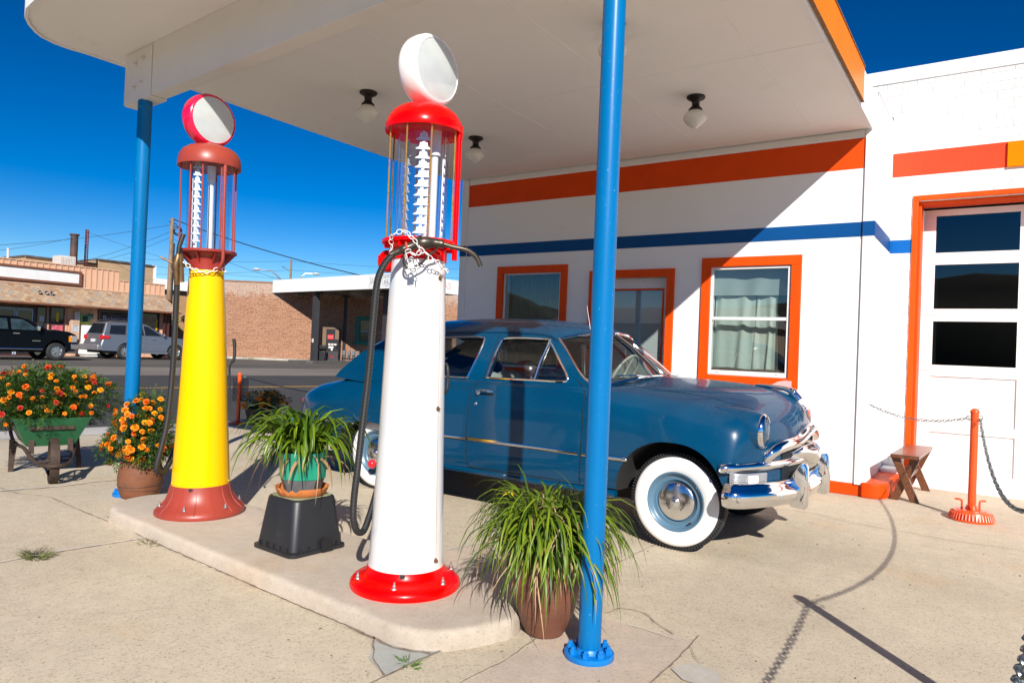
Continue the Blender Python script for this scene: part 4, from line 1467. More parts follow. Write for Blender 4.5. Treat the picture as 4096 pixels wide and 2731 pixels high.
# ---- greenhouse
def gy(x, z):
    """half width of the cabin at height z (narrower at the back)"""
    t = (z-1.06)/0.42
    base = 0.842-0.135*t-0.05*t*t
    if x < -4.3:
        k = min(1, (-4.3-x)/1.1)
        base -= 0.13*k*k
    if x > -3.0:
        k = min(1, (x+3.0)/.7)
        base -= 0.06*k*k
    return base
SIDE = [(-2.46, 1.065), (-2.60, 1.16), (-2.70, 1.265), (-2.80, 1.37), (-2.87, 1.43), (-2.96, 1.468), (-3.10, 1.482), (-3.35, 1.488), (-3.65, 1.485), (-3.95, 1.474), (-4.25, 1.452), (-4.5, 1.42), (-4.75, 1.365), (-4.95, 1.29), (-5.12, 1.19), (-5.30, 1.06), (-5.36, 1.0), (-4.9, 0.98), (-4.4, 1.02), (-3.8, 1.04), (-3.0, 1.045), (-2.6, 1.05)]
SIDE = [tuple(p) for p in SIDE]
DW = spline([(-3.445, 1.12), (-3.43, 1.25), (-3.408, 1.385), (-3.375, 1.425), (-3.2, 1.434), (-2.985, 1.43), (-2.93, 1.405), (-2.83, 1.30), (-2.715, 1.165), (-2.70, 1.125), (-2.74, 1.108), (-3.0, 1.105), (-3.41, 1.10)], 4, True)
QW = spline([(-3.64, 1.11), (-3.605, 1.25), (-3.585, 1.39), (-3.615, 1.428), (-3.85, 1.425), (-4.15, 1.405), (-4.36, 1.36), (-4.47, 1.27), (-4.46, 1.15), (-4.38, 1.095), (-4.0, 1.085), (-3.68, 1.085)], 4, True)
DW = [(p.x, p.y) for p in DW]
QW = [(p.x, p.y) for p in QW]
for sg in (-1, 1):
    cab = MB()
    panel(cab, SIDE, [DW, QW], lambda a, b, d, sg=sg: Vector((a, CY+sg*(gy(a, b)-d), b)), 0.035, 0.06)
    cab.build('cabin_side', paint, car, cor, ang=40)
for sg in (-1, 1):
    for W_ in (DW, QW):
        trim_ch = MB()
        trim_ch.tube([(x, CY+sg*(gy(x, z)+0.002), z) for x, z in W_], 0.0085, 6, 0, False, None, True)
        trim_ch.build('window_trim', chrome, car, cor)
    trim_ch = MB()
    trim_ch.tube([(x, CY+sg*(gy(x, z)-0.004), z) for x, z in ((-2.99, 1.105), (-2.975, 1.25), (-2.945, 1.43))], 0.008, 6)
    trim_ch.build('vent_post', chrome, car, cor)
for W_ in (DW, QW):
    for sg in (-1, 1):
        g_ = MB()
        panel(g_, W_, [], lambda a, b, d, sg=sg: Vector((a, CY+sg*(gy(a, b)-0.018), b)), 0, 0.12)
        g_.build('side_window', car_glass, car, cor, flip=False)
# roof rows: (edge x, edge z, centre x, centre z); edges follow the side outline
RW = [(-2.46, 1.065, -2.275, 1.165), (-2.53, 1.11, -2.36, 1.235), (-2.60, 1.16, -2.44, 1.305), (-2.70, 1.265, -2.545, 1.39), (-2.80, 1.37, -2.64, 1.455), (-2.87, 1.43, -2.72, 1.505),
      (-2.90, 1.445, -2.76, 1.532), (-2.96, 1.468, -2.86, 1.568), (-3.10, 1.482, -3.05, 1.600), (-3.35, 1.488, -3.35, 1.617), (-3.65, 1.485, -3.65, 1.622), (-3.95, 1.474, -3.95, 1.618), (-4.25, 1.452, -4.28, 1.603), (-4.5, 1.42, -4.56, 1.575), (-4.70, 1.378, -4.80, 1.525),
      (-4.75, 1.365, -4.87, 1.498), (-4.95, 1.29, -5.08, 1.372), (-5.12, 1.19, -5.27, 1.22), (-5.26, 1.085, -5.40, 1.09), (-5.33, 1.02, -5.5, 0.97)]
def roof_pt(row, t):
    """t in -1..1 across the car"""
    ex, ez, cx_, cz = row
    a = abs(t)
    yh = gy(ex, ez)-0.0
    y = math.copysign(yh*math.sin(a*PI/2)**0.9, t) if a > 0 else 0
    q = y/yh
    k = 1-abs(q)**2.3
    return Vector((ex+(cx_-ex)*k, CY+y, ez+(cz-ez)*(1-abs(q)**2.6)))
def roof_part(name, rows_, m, off=0.0, t0=-1, t1=1, nt=30, dense=3, mat2=None):
    dr_ = spline([Vector((*r[:3], 0)) if False else Vector(r) for r in rows_], dense)
    vs, fs = [], []
    for r in dr_:
        for k in range(nt+1):
            t = t0+(t1-t0)*k/nt
            p = roof_pt(tuple(r), t)
            vs.append(p)
    L = len(dr_)
    fs = [(i*(nt+1)+k, i*(nt+1)+k+1, (i+1)*(nt+1)+k+1, (i+1)*(nt+1)+k) for i in range(L-1) for k in range(nt)]
    b_ = MB()
    b_.add(vs, fs)
    return b_
rf = roof_part('roof', RW[5:16], paint)
ro = rf.build('roof', paint, car, cor, ang=60, flip=False)
sm = ro.modifiers.new('thick', 'SOLIDIFY')
sm.thickness = 0.02
sm.offset = -1
ws = roof_part('windscreen', RW[0:6], car_glass, 0, -0.93, 0.93)
ws.build('windscreen', car_glass, car, cor, ang=60, flip=False)
rg = roof_part('rear_window', RW[15:18], car_glass, 0, -0.62, 0.62)
rg.build('rear_window', car_glass, car, cor, ang=60, flip=False)
# metal round the rear window and windscreen posts
pm = MB()
def strip_part(rows_, a0_, a1_):
    pm_ = roof_part('x', rows_, paint, 0, a0_, a1_, 10)
    pm.add(pm_.v, pm_.f)
strip_part(RW[15:20], -1, -0.62)
strip_part(RW[15:20], 0.62, 1)
strip_part(RW[17:20], -0.62, 0.62)
strip_part(RW[0:6], -1, -0.93)
strip_part(RW[0:6], 0.93, 1)
po = pm.build('pillar', paint, car, cor, ang=60, flip=False)
sm = po.modifiers.new('thick', 'SOLIDIFY')
sm.thickness = 0.015
sm.offset = -1
wt = MB()
wr = spline([Vector(r) for r in RW[0:6]], 3)
for sg in (-1, 1):
    wt.tube([roof_pt(tuple(r), sg*0.93)+Vector((0.004, 0, 0.006)) for r in wr], 0.011, 6)
wt.tube([roof_pt(RW[5], -0.93+1.86*k/24)+Vector((0.004, 0, 0.004)) for k in range(25)], 0.011, 6)
wt.tube([roof_pt(RW[0], -0.93+1.86*k/24)+Vector((0.01, 0, 0.006)) for k in range(25)], 0.011, 6)
wt.tube([roof_pt(tuple(r), 0)+Vector((0.004, 0, 0.004)) for r in wr], 0.009, 6)
wt.build('windscreen_trim', chrome, car, cor)
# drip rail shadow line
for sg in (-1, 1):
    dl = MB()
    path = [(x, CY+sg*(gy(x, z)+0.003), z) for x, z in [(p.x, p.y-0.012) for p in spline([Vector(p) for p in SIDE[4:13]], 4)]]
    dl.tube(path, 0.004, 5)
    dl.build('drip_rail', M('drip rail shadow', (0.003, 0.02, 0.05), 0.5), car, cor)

# ---- doors: panels a few mm proud of the body
for sg in (-1, 1):
    dmb = MB()
    DO = [(-3.548, 1.0), (-3.562, 0.75), (-3.562, 0.5), (-3.55, 0.368), (-3.2, 0.372), (-2.9, 0.376), (-2.525, 0.388), (-2.515, 0.6), (-2.515, 0.9), (-2.53, 1.04), (-2.7, 1.052), (-3.2, 1.05), (-3.5, 1.045)]
    panel(dmb, DO, [], lambda a, b, d, sg=sg: Vector((a, side_y(a, min(b, 1.05), sg, 0.004-d), b)), 0.006, 0.07)
    door = dmb.build('door', paint, car, cor, ang=35)
    gp = MB()
    edge = spline([(-3.445, 1.47), (-3.46, 1.30), (-3.475, 1.10), (-3.55, 0.98), (-3.568, 0.75), (-3.568, 0.5), (-3.555, 0.36)], 5)
    gp.tube([(p.x, (CY+sg*(gy(p.x, p.y)+.001)) if p.y > 1.06 else side_y(p.x, p.y, sg, 0.001), p.y) for p in edge], 0.0035, 5)
    edge = spline([(-2.62, 1.13), (-2.53, 1.06), (-2.508, 0.95), (-2.508, 0.6), (-2.518, 0.38)], 5)
    gp.tube([(p.x, (CY+sg*(gy(p.x, p.y)+.001)) if p.y > 1.07 else side_y(p.x, p.y, sg, 0.001), p.y) for p in edge], 0.004, 5)
    gp.tube([(x, side_y(x, 0.364, sg, 0.001), 0.364+0.01*(x+3.56)) for x in [-3.55+0.1*i for i in range(11)]], 0.003, 5)
    gp.build('door_gap', gap_m, door, cor)
    hm = MB()
    hy_ = lambda x, z, o: side_y(x, z, sg, o)
    hm.tube(spline([(-3.475, hy_(-3.475, .985, .005), .985), (-3.472, hy_(-3.47, .985, .035), .993), (-3.44, hy_(-3.44, .985, .042), 1.0), (-3.36, hy_(-3.36, .985, .042), 1.0), (-3.31, hy_(-3.31, .985, .030), .992)], 5), 0.0085, 10)
    hm.ball((-3.475, hy_(-3.475, .975, .012), .975), 0.019, 12)
    hm.build('handle', chrome, door, cor)
    hm = MB()
    hm.ball((-3.493, hy_(-3.493, .888, .004), .888), 0.013, 12, 0, (1.3, .7, 1))
    hm.build('lock', chrome, door, cor)
# side trim spear
sect = [(-.009, -.013), (.004, -.013), (.008, 0), (.004, .013), (-.009, .013)]
for sg in (-1, 1):
    for xa, xb in ((-5.35, -3.575), (-3.55, -2.53), (-2.50, -2.17)):
        tm = MB()
        n_ = max(3, int((xb-xa)/0.06))
        path = [(xa+(xb-xa)*k/n_, side_y(xa+(xb-xa)*k/n_, .595, sg, .006), .597) for k in range(n_+1)]
        tm.sweep(path, [(a*-sg, b) for a, b in sect])
        if xb > -2.4:
            tm.ball((-2.17, side_y(-2.17, .6, sg, .003), .597), .016, 10, 0, (2.2, .7, 1))
        tm.build('side_trim', chrome, car, cor, ang=50)
# rocker panel
for sg in (-1, 1):
    rk = MB()
    rk.tube([(x, CY+sg*0.85, .335) for x in (-4.28, -3.5, -2.8, -2.24)], 0.03, 8)
    rk.build('rocker', paint, car, cor)

# ---- wheels
def wheel(x, sg):
    w = bpy.data.objects.new('wheel', None)
    COL.objects.link(w)
    w.parent = car
    mtx = T(x-cor[0], sg*0.715, WZ) @ RX(R(90 if sg < 0 else -90))      # local +z points outwards
    t = MB()
    prof = [(.205, .045), (.215, .072), (.235, .084), (.268, .086), (.296, .078), (.315, .066), (.328, .05), (.335, .03), (.336, 0), (.335, -.03), (.328, -.05), (.30, -.075), (.25, -.08), (.20, -.06)]
    t.lathe(prof, 72, 0, mtx)
    for k in range(96):
        a = 2*PI*k/96
        t.box(.311, .3365, -.0035, .0035, .022, .066, 0, mtx @ RZ(a) @ T(0, 0, 0))
    ty = t.build('tyre', tyre_m, w, ang=45)
    ww = MB()
    ww.lathe([(.204, .066), (.206, .078), (.216, .0815), (.235, .0885), (.268, .0905), (.292, .083), (.305, .0755), (.3055, .070)], 72, 0, mtx)
    ww.build('whitewall', white_wall, ty, ang=60)
    rm = MB()
    rm.lathe([(.208, .060), (.206, .080), (.200, .083), (.190, .078), (.183, .060), (.168, .052), (.150, .055), (.140, .040), (.10, .035), (0, .035)], 64, 0, mtx)
    rm.build('rim', rim_m, w, ang=50)
    hc = MB()
    hc.lathe([(.131, .040), (.134, .050), (.132, .058), (.124, .063), (.112, .0675), (.095, .072), (.075, .0755), (.055, .078), (.038, .0792), (.031, .080), (.027, .084), (.019, .091), (.009, .097), (0, .099)], 64, 0, mtx)
    h = hc.build('hubcap', M('brushed hubcap chrome', (0.74, 0.75, 0.77), 0.17, metal=1.0, var=0.05), w, ang=60)
    for a0_ in (R(200), R(-20)):
        for i, ch in enumerate('FORD'):
            a = a0_+R(-24+16*i) if a0_ > 1 else a0_+R(24-16*i)+R(0)
            a = (R(205)-R(16)*(3-i)+R(24)) if a0_ > 1 else (R(-25)+R(16)*i-R(24))
            rr = .064
            q = mtx @ T(rr*math.cos(a), rr*math.sin(a), .0785) @ RZ(a+R(90))
            text_mesh(ch, 0.021, 'letter', gap_m, h, q, 0.0012, bold=True)
    vl = MB()
    vl.tube([(.172*math.cos(-.9), .172*math.sin(-.9), .055), (.168*math.cos(-.9), .168*math.sin(-.9), .085)], .006, 6, mtx=mtx)
    vl.build('valve', black_rubber, w)
    return w
for x in WX:
    for sg in (-1, 1):
        wheel(x, sg)
mb = MB()
mb.ball((-4.655, CY-.885, .25), .042, 20)
mb.tube([(-4.66, CY-.87, .245), (-4.66, CY-.80, .26)], .008, 8)
mb.build('red_knob', M('red knob', (0.65, 0.02, 0.03), 0.15, coat=0.6), car, cor)
# axle and floor so the far side light does not leak
ax = MB()
ax.box(-5.6, -1.6, CY-.55, CY+.55, .25, .40)
for x in WX:
    ax.tube([(x, CY-.66, .3), (x, CY+.66, .3)], .045, 10)
ax.build('chassis', dark_under, car, cor)

# ---- front end
def fx(y):
    """front face x at half-width y"""
    return -1.14+bow(-1.14, y)
ft = MB()
bp = []
for y in [-.90, -.885, -.86, -.80, -.70, -.55, -.40, -.25, -.10, 0, .10, .25, .40, .55, .70, .80, .86, .885, .90]:
    if abs(y) >= .885:
        bp.append((-1.40-(abs(y)-.885)*2.5, CY+math.copysign(.895, y), .455))
    else:
        bp.append((-1.12-.265*(abs(y)/.9)**2.6, CY+y, .455))
bp = [tuple(p) for p in spline(bp, 3)]
sec = [(-.005, -.082), (.026, -.080), (.050, -.062), (.064, -.030), (.066, .002), (.056, .030), (.040, .044), (.034, .056), (.020, .074), (0, .080), (-.015, .07), (-.01, 0), (-.015, -.07)]
ft.sweep(bp, sec)
ft.build('front_bumper', chrome, car, cor, ang=50)
for y in (-.36, .36):
    g_ = MB()
    x0 = -1.12-.265*(abs(y)/.9)**2.6
    poly = [(-.02, .345), (.075, .335), (.092, .355), (.097, .50), (.088, .62), (.074, .645), (.048, .642), (-.005, .57), (-.04, .50)]
    for yy0, yy1, sc in ((-.030, .030, 1),):
        vs = []
        for s_, k in ((-.038, .80), (-.026, .95), (-.012, 1.0), (.012, 1.0), (.026, .95), (.038, .80)):
            for px, pz in poly:
                vs.append((x0+.01+px*k, CY+y+s_, .47+(pz-.47)*(.96+.04*k)))
        n_ = len(poly)
        fs = [tuple(range(n_)), tuple(5*n_+k for k in reversed(range(n_)))]+[(j*n_+k, j*n_+(k+1) % n_, (j+1)*n_+(k+1) % n_, (j+1)*n_+k) for j in range(5) for k in range(n_)]
        g_.add(vs, fs)
    g_.build('bumper_guard', chrome, car, cor, ang=50)
for y in (-.62, .62):
    for dz in (0,):
        b_ = MB()
        b_.ball((-1.12-.265*(.62/.9)**2.6+.062, CY+y, .44), .014, 10)
        b_.build('bumper_bolt', chrome, car, cor)
# grille opening, bars and bullet
go = MB()
ys = [-.45+.90*k/24 for k in range(25)]
go.add([(fx(y)+.004, CY+y, z) for z in (.50, .72) for y in ys]+[(fx(y)+.004, CY+y, .70+.08*math.sqrt(max(0, 1-(y/.46)**2))) for y in ys],
       [(r*25+k, r*25+k+1, (r+1)*25+k+1, (r+1)*25+k) for r in range(2) for k in range(24)])
go.build('grille_opening', gap_m, car, cor, flip=False)
bar = MB()
pth = []
for y in [-.90, -.89, -.86, -.80, -.70, -.55, -.40, -.25, -.12, 0, .12, .25, .40, .55, .70, .80, .86, .89, .90]:
    if abs(y) >= .89:
        pth.append((-1.475, CY+math.copysign(.905, y), .622))
    else:
        pth.append((fx(y)-.005, CY+y, .622+.03*(1-abs(y)/.9)))
pth = [tuple(p) for p in spline(pth, 3)]
L_ = len(pth)
bar.tube(pth, [.012+.022*min(1, min(k, L_-1-k)/4) for k in range(L_)], 14)
bar.build('grille_bar', chrome, car, cor)
for sg in (-1, 1):
    lip = MB()
    lp = spline([(fx(.62)+.0, CY+sg*.615, .645), (fx(.61)+.01, CY+sg*.605, .69), (fx(.55)+.015, CY+sg*.55, .735), (fx(.42)+.015, CY+sg*.42, .765), (fx(.26)+.015, CY+sg*.26, .785), (fx(.10)+.018, CY+sg*.10, .835), (fx(0)+.02, CY, .848)], 5)
    n_ = len(lp)
    lip.tube(lp, [.018+.024*min(1, k/8) for k in range(n_)], 14)
    lip.build('grille_lip', chrome, car, cor)
bu = MB()
bu.lathe([(0, -.07), (.07, -.065), (.105, -.02), (.112, .0), (.100, .03), (.075, .065), (.045, .088), (0, .098)], 36, 0, T(fx(0)-.0, CY, .665) @ RY(R(90)))
bu.build('grille_bullet', chrome, car, cor)
for sg in (-1, 1):
    wg = MB()
    wp_ = spline([(fx(.05)+.015, CY+sg*.05, .685), (fx(.2)+.01, CY+sg*.18, .70), (fx(.34)+.0, CY+sg*.32, .69)], 6)
    n_ = len(wp_)
    wg.tube(wp_, [.062*(1-k/n_)+.012 for k in range(n_)], 14)
    wg.build('grille_wing', chrome, car, cor)
for sg in (-1, 1):
    ln = MB()
    pth = [(-1.435+.0, CY+sg*.865), (-1.395, CY+sg*.855), (-1.335, CY+sg*.79), (-1.265, CY+sg*.66)]
    pts_ = spline([Vector((a+.012, b, .553)) for a, b in pth], 5)
    rb = [(0, -.045), (.012, -.045), (.018, -.038), (.012, -.031), (.018, -.024), (.012, -.017), (.018, -.010), (.012, -.003), (.018, .004), (.012, .011), (.018, .018), (.012, .025), (.018, .032), (.012, .042), (0, .042), (-.02, 0)]
    ln.sweep(pts_, rb if sg < 0 else [(-a, b) for a, b in rb])
    pko = ln.build('parking_light', M('ribbed light metal', (0.70, 0.70, 0.69), 0.28, metal=0.8, var=0.05), car, cor, ang=30)
    ln = MB()
    q0, q1 = Vector(pts_[9]), Vector(pts_[14])
    d_ = (q1-q0).normalized()
    nn = Vector((d_.y, -d_.x, 0))*( 1 if sg < 0 else -1)
    if nn.x < 0:
        nn = -nn
    mm = Matrix(((d_.x, 0, nn.x, 0), (d_.y, 0, nn.y, 0), (0, 1, 0, 0), (0, 0, 0, 1)))
    ln.add([(a, b, c) for c in (.012, .024) for a, b in rrect(0, .085, -.032, .03, .01, 3)], [tuple(range(16)), tuple(range(16, 32))]+[(k, (k+1) % 16, 16+(k+1) % 16, 16+k) for k in range(16)], 0, T(*q0) @ mm)
    ln.build('lens', M('milky lens', (0.75, 0.76, 0.74), 0.2, coat=0.5), pko, cor)
    # headlight
    hx, hyy, hz = fx(.63)-.02, CY+sg*.625, .858
    q = T(hx, hyy, hz) @ RY(R(90))
    hl = MB()
    hl.lathe([(.110, -.06), (.117, -.03), (.120, 0), (.118, .022), (.106, .034), (.098, .030), (.096, .018)], 48, 0, q @ Matrix.Diagonal((1, .92, 1, 1)))
    ho = hl.build('headlight', chrome, car, cor, ang=50)
    hl = MB()
    hl.lathe([(.155, -.30), (.150, -.20), (.142, -.10), (.130, -.02), (.121, .004)], 48, 0, q @ Matrix.Diagonal((1, .92, 1, 1)))
    hl.build('headlight_pod', paint, ho, cor, ang=60)
    hl = MB()
    hl.lathe([(.098, .018), (.085, .032), (.06, .044), (.03, .051), (0, .053)], 40, 0, q @ Matrix.Diagonal((1, .92, 1, 1)))
    hl.build('lens', glassy('headlight glass', (0.9, 0.92, 0.92), 1.7), ho, cor)
    hl = MB()
    hl.lathe([(.097, .012), (.07, -.02), (.04, -.045), (0, -.055)], 40, 0, q @ Matrix.Diagonal((1, .92, 1, 1)))
    hl.build('reflector', M('reflector', (0.85, 0.85, 0.85), 0.2, metal=1.0), ho, cor, flip=False)
# hood ornament, badge, antenna, wipers, mirror-less
om = MB()
op = [(-1.52, CY, top_z(-1.52, CY)+.004), (-1.42, CY, top_z(-1.42, CY)+.012), (-1.33, CY, top_z(-1.33, CY)+.022), (-1.27, CY, top_z(-1.27, CY)+.03), (-1.235, CY, top_z(-1.24, CY)+.02), (-1.20, CY, top_z(-1.215, CY)+.004)]
om.ball((-1.245, CY, top_z(-1.26, CY)+.022), .030, 14)
om.tube([tuple(p) for p in spline(op, 4)], [.006+.024*min(1, k/16) for k in range(21)], 12)
oo = om.build('hood_ornament', chrome, car, cor)
om = MB()
om.prism([(-1.40, 1.155), (-1.36, 1.178), (-1.31, 1.19), (-1.262, 1.188), (-1.262, 1.13), (-1.40, 1.13)], -.004, .004, 0, T(0, CY, 0) @ RX(R(90)))
om.build('fin', M('pink plastic fin', (0.72, 0.42, 0.40), 0.25, var=0.05), oo, cor)
bd_ = MB()
bd_.prism([(-.045, .05), (.045, .05), (.05, .03), (.04, -.02), (0, -.055), (-.04, -.02), (-.05, .03)], 0, .012, 0, T(fx(0)+.0, CY, .955) @ RY(R(72)) @ RZ(R(90)))
bo = bd_.build('badge', chrome, car, cor, bevel=.003)
bd_ = MB()
bd_.prism([(-.03, .034), (.03, .034), (.032, .02), (.026, -.014), (0, -.036), (-.026, -.014), (-.032, .02)], .0121, .015, 0, T(fx(0)+.0, CY, .955) @ RY(R(72)) @ RZ(R(90)))
bd_.build('shield', M('badge red', (0.5, 0.03, 0.03), 0.25, coat=0.5), bo, cor)
an = MB()
an.tube([(-2.52, CY-.62, 1.08), (-2.58, CY-.62, 1.32), (-2.67, CY-.60, 1.70)], [.003, .002, .0009], 6)
an.ball((-2.67, CY-.60, 1.70), .003, 8)
an.build('antenna', steel, car, cor)
wi = MB()
wi.tube([(-2.27, CY-.28, 1.165), (-2.315, CY-.45, 1.178), (-2.38, CY-.62, 1.172)], .006, 6)
wi.build('wiper', chrome, car, cor)
wi = MB()
wi.tube([(-2.26, CY+.25, 1.165), (-2.30, CY+.42, 1.178), (-2.36, CY+.6, 1.172)], .006, 6)
wi.build('wiper', chrome, car, cor)
# hood shut line
for sg in (-1, 1):
    hd = MB()
    hd.tube([(x, CY+sg*yy, top_z(x, CY+sg*yy, .0005)) for x, yy in [(-2.28+.05*k, .60-.003*k) for k in range(19)]], .0022, 5)
    hd.build('hood_gap', gap_m, car, cor)
# rear bumper and lamps
rb_ = MB()
pr = [(x_+.46, y_, .47) for x_, y_ in ((-6.1, CY-.92), (-6.28, CY-.89), (-6.42, CY-.75), (-6.52, CY-.4), (-6.53, CY), (-6.52, CY+.4), (-6.42, CY+.75), (-6.28, CY+.89), (-6.1, CY+.92))]
rb_.sweep([tuple(p) for p in spline(pr, 5)], sec)
rb_.build('rear_bumper', chrome, car, cor, ang=50)
for sg in (-1, 1):
    tl = MB()
    tl.ball((-5.80, CY+sg*.70, .735), .045, 16, 0, (1.6, .8, .8))
    tl.build('tail_lamp', M('red tail lens', (0.45, 0.01, 0.01), 0.15, coat=0.6), car, cor)

# ---- interior
seat_m = M('white seat cover', (0.62, 0.60, 0.57), 0.85, var=0.08, vs=8, bp=0.3, bs=20)
for xs_, zt in ((-3.52, 1.14), (-4.45, 1.13)):
    sb_ = MB()
    v_ = []
    prof_ = [(0, .9), (.02, 1.02), (-.04, zt-.02), (-.12, zt), (-.19, zt-.04), (-.22, .9)]
    ny_ = 20
    for k in range(ny_+1):
        y = -.66+1.32*k/ny_
        for px, pz in prof_:
            v_.append((xs_+px, CY+y, pz+(0.018*math.sin(k*1.3)+.012*math.sin(k*2.9))*(pz > 1)))
    m_ = len(prof_)
    sb_.add(v_, [(k*m_+j, k*m_+j+1, (k+1)*m_+j+1, (k+1)*m_+j) for k in range(ny_) for j in range(m_-1)])
    sb_.build('seat', seat_m, car, cor, flip=False)
sw = MB()
q = T(-2.79, CY+.36, 1.145) @ RY(R(-62))
sw.torus(.205, .011, q, 40, 8)
for a in (0.0, 2.1, 4.2):
    sw.tube([(0, 0, 0), (.2*math.cos(a), .2*math.sin(a), 0)], .008, 6, mtx=q)
sw.tube([(0, 0, 0), (0, 0, -.3)], .02, 8, mtx=q)
sw.build('steering_wheel', M('cream plastic', (0.68, 0.66, 0.58), 0.3), car, cor)
da = MB()
da.box(-2.62, -2.42, CY-.68, CY+.68, 1.06, 1.135)
da.build('dashboard', M('blue dashboard', (0.02, 0.08, 0.13), 0.4), car, cor, bevel=.03)
hdl = MB()
hdl.box(-4.9, -2.9, CY-.6, CY+.6, 1.44, 1.45)
hdl.build('headliner', M('tan headliner', (0.35, 0.30, 0.24), 0.9), car, cor)
# ------------------------------------------------------------------ plants and pots
def leaf_mat(name, a, b_, rough=0.45, trans=0.25):
    m, nt, b = nmat(name)
    geo = nt.nodes.new('ShaderNodeNewGeometry')
    c = ramp(nt, geo.outputs['Random Per Island'], [(0.0, a), (1.0, b_)])
    nt.links.new(c, b.inputs['Base Color'])
    b.inputs['Roughness'].default_value = rough
    b.inputs['Specular IOR Level'].default_value = 0.4
    tr = nt.nodes.new('ShaderNodeBsdfTranslucent')
    nt.links.new(c, tr.inputs[0])
    mx = nt.nodes.new('ShaderNodeMixShader')
    mx.inputs[0].default_value = trans
    nt.links.new(b.outputs[0], mx.inputs[1])
    nt.links.new(tr.outputs[0], mx.inputs[2])
    nt.links.new(mx.outputs[0], nt.nodes['Material Output'].inputs[0])
    MATS[name] = m
    return m
mari_leaf = leaf_mat('marigold leaf', (0.018, 0.055, 0.010), (0.09, 0.17, 0.022), 0.5, 0.2)
strap_leaf = leaf_mat('strap leaf', (0.035, 0.095, 0.006), (0.19, 0.28, 0.014), 0.32, 0.2)
grass_leaf = leaf_mat('grassy leaf', (0.036, 0.088, 0.005), (0.20, 0.275, 0.014), 0.4, 0.2)
dry_leaf = leaf_mat('dry leaf', (0.32, 0.18, 0.08), (0.55, 0.38, 0.22), 0.8, 0.15)
petals = [M('orange petals', (0.95, 0.27, 0.0), 0.6, var=0.12, vs=40), M('golden petals', (0.98, 0.36, 0.0), 0.6, var=0.12, vs=40), M('dark orange petals', (0.85, 0.12, 0.0), 0.6, var=0.25, vs=40), M('red petals', (0.50, 0.025, 0.01), 0.6, var=0.25, vs=40)]
def flower_mesh(m, seed):
    r = random.Random(seed)
    mb = MB()
    for ring, (n, r0_, r1_, z0, z1) in enumerate([(9, .006, .027, -.002, -.004), (8, .004, .021, .003, .008), (6, .002, .013, .006, .015), (4, .0, .007, .009, .019)]):
        for k in range(n):
            a = 2*PI*(k+.5*(ring % 2))/n+r.uniform(-.15, .15)
            w = r1_*.62
            d = Vector((math.cos(a), math.sin(a), 0))
            s = Vector((-d.y, d.x, 0))
            l = r.uniform(.85, 1.12)
            p0 = d*r0_+Vector((0, 0, z0))
            e = d*r1_*l
            mb.add([p0-s*w*.35, p0+s*w*.35, e+s*w+Vector((0, 0, z1+r.uniform(-.004, .004))), d*(r1_*1.08*l)+Vector((0, 0, z1+.005)), e-s*w+Vector((0, 0, z1+r.uniform(-.004, .004)))], [(0, 1, 2, 3), (0, 3, 4)])
    mb.lathe([(0, -.02), (.005, -.018), (.008, -.004), (0, 0)], 6)
    me = bpy.data.meshes.new('flower')
    me.from_pydata([tuple(p) for p in mb.v], [], mb.f)
    me.materials.append(m)
    return me
FL = [flower_mesh(m, i) for i, m in enumerate(petals)]
def pinnate(mb, p, d, L, r):
    """marigold leaf: a stalk with narrow leaflets"""
    d = d.normalized()
    s = d.cross(Vector((r.uniform(-.4, .4), r.uniform(-.4, .4), 1))).normalized()
    n = s.cross(d)
    for k in range(4):
        t = (k+.7)/4.4
        c = p+d*L*t-Vector((0, 0, L*.22*t*t))
        ll = L*.42*(1-.45*abs(t-.45))
        w = ll*.17
        for sg in (-1, 1):
            e = c+(s*sg*.85+d*.55+n*r.uniform(-.25, .25)).normalized()*ll
            m = (c+e)/2
            wv = d*w
            mb.add([c, m-wv, e, m+wv], [(0, 1, 2, 3)])
    e = p+d*L*1.15-Vector((0, 0, L*.25))
    m = p+d*L*.95-Vector((0, 0, L*.2))
    mb.add([p+d*L*.75, m-s*L*.06, e, m+s*L*.06], [(0, 1, 2, 3)])
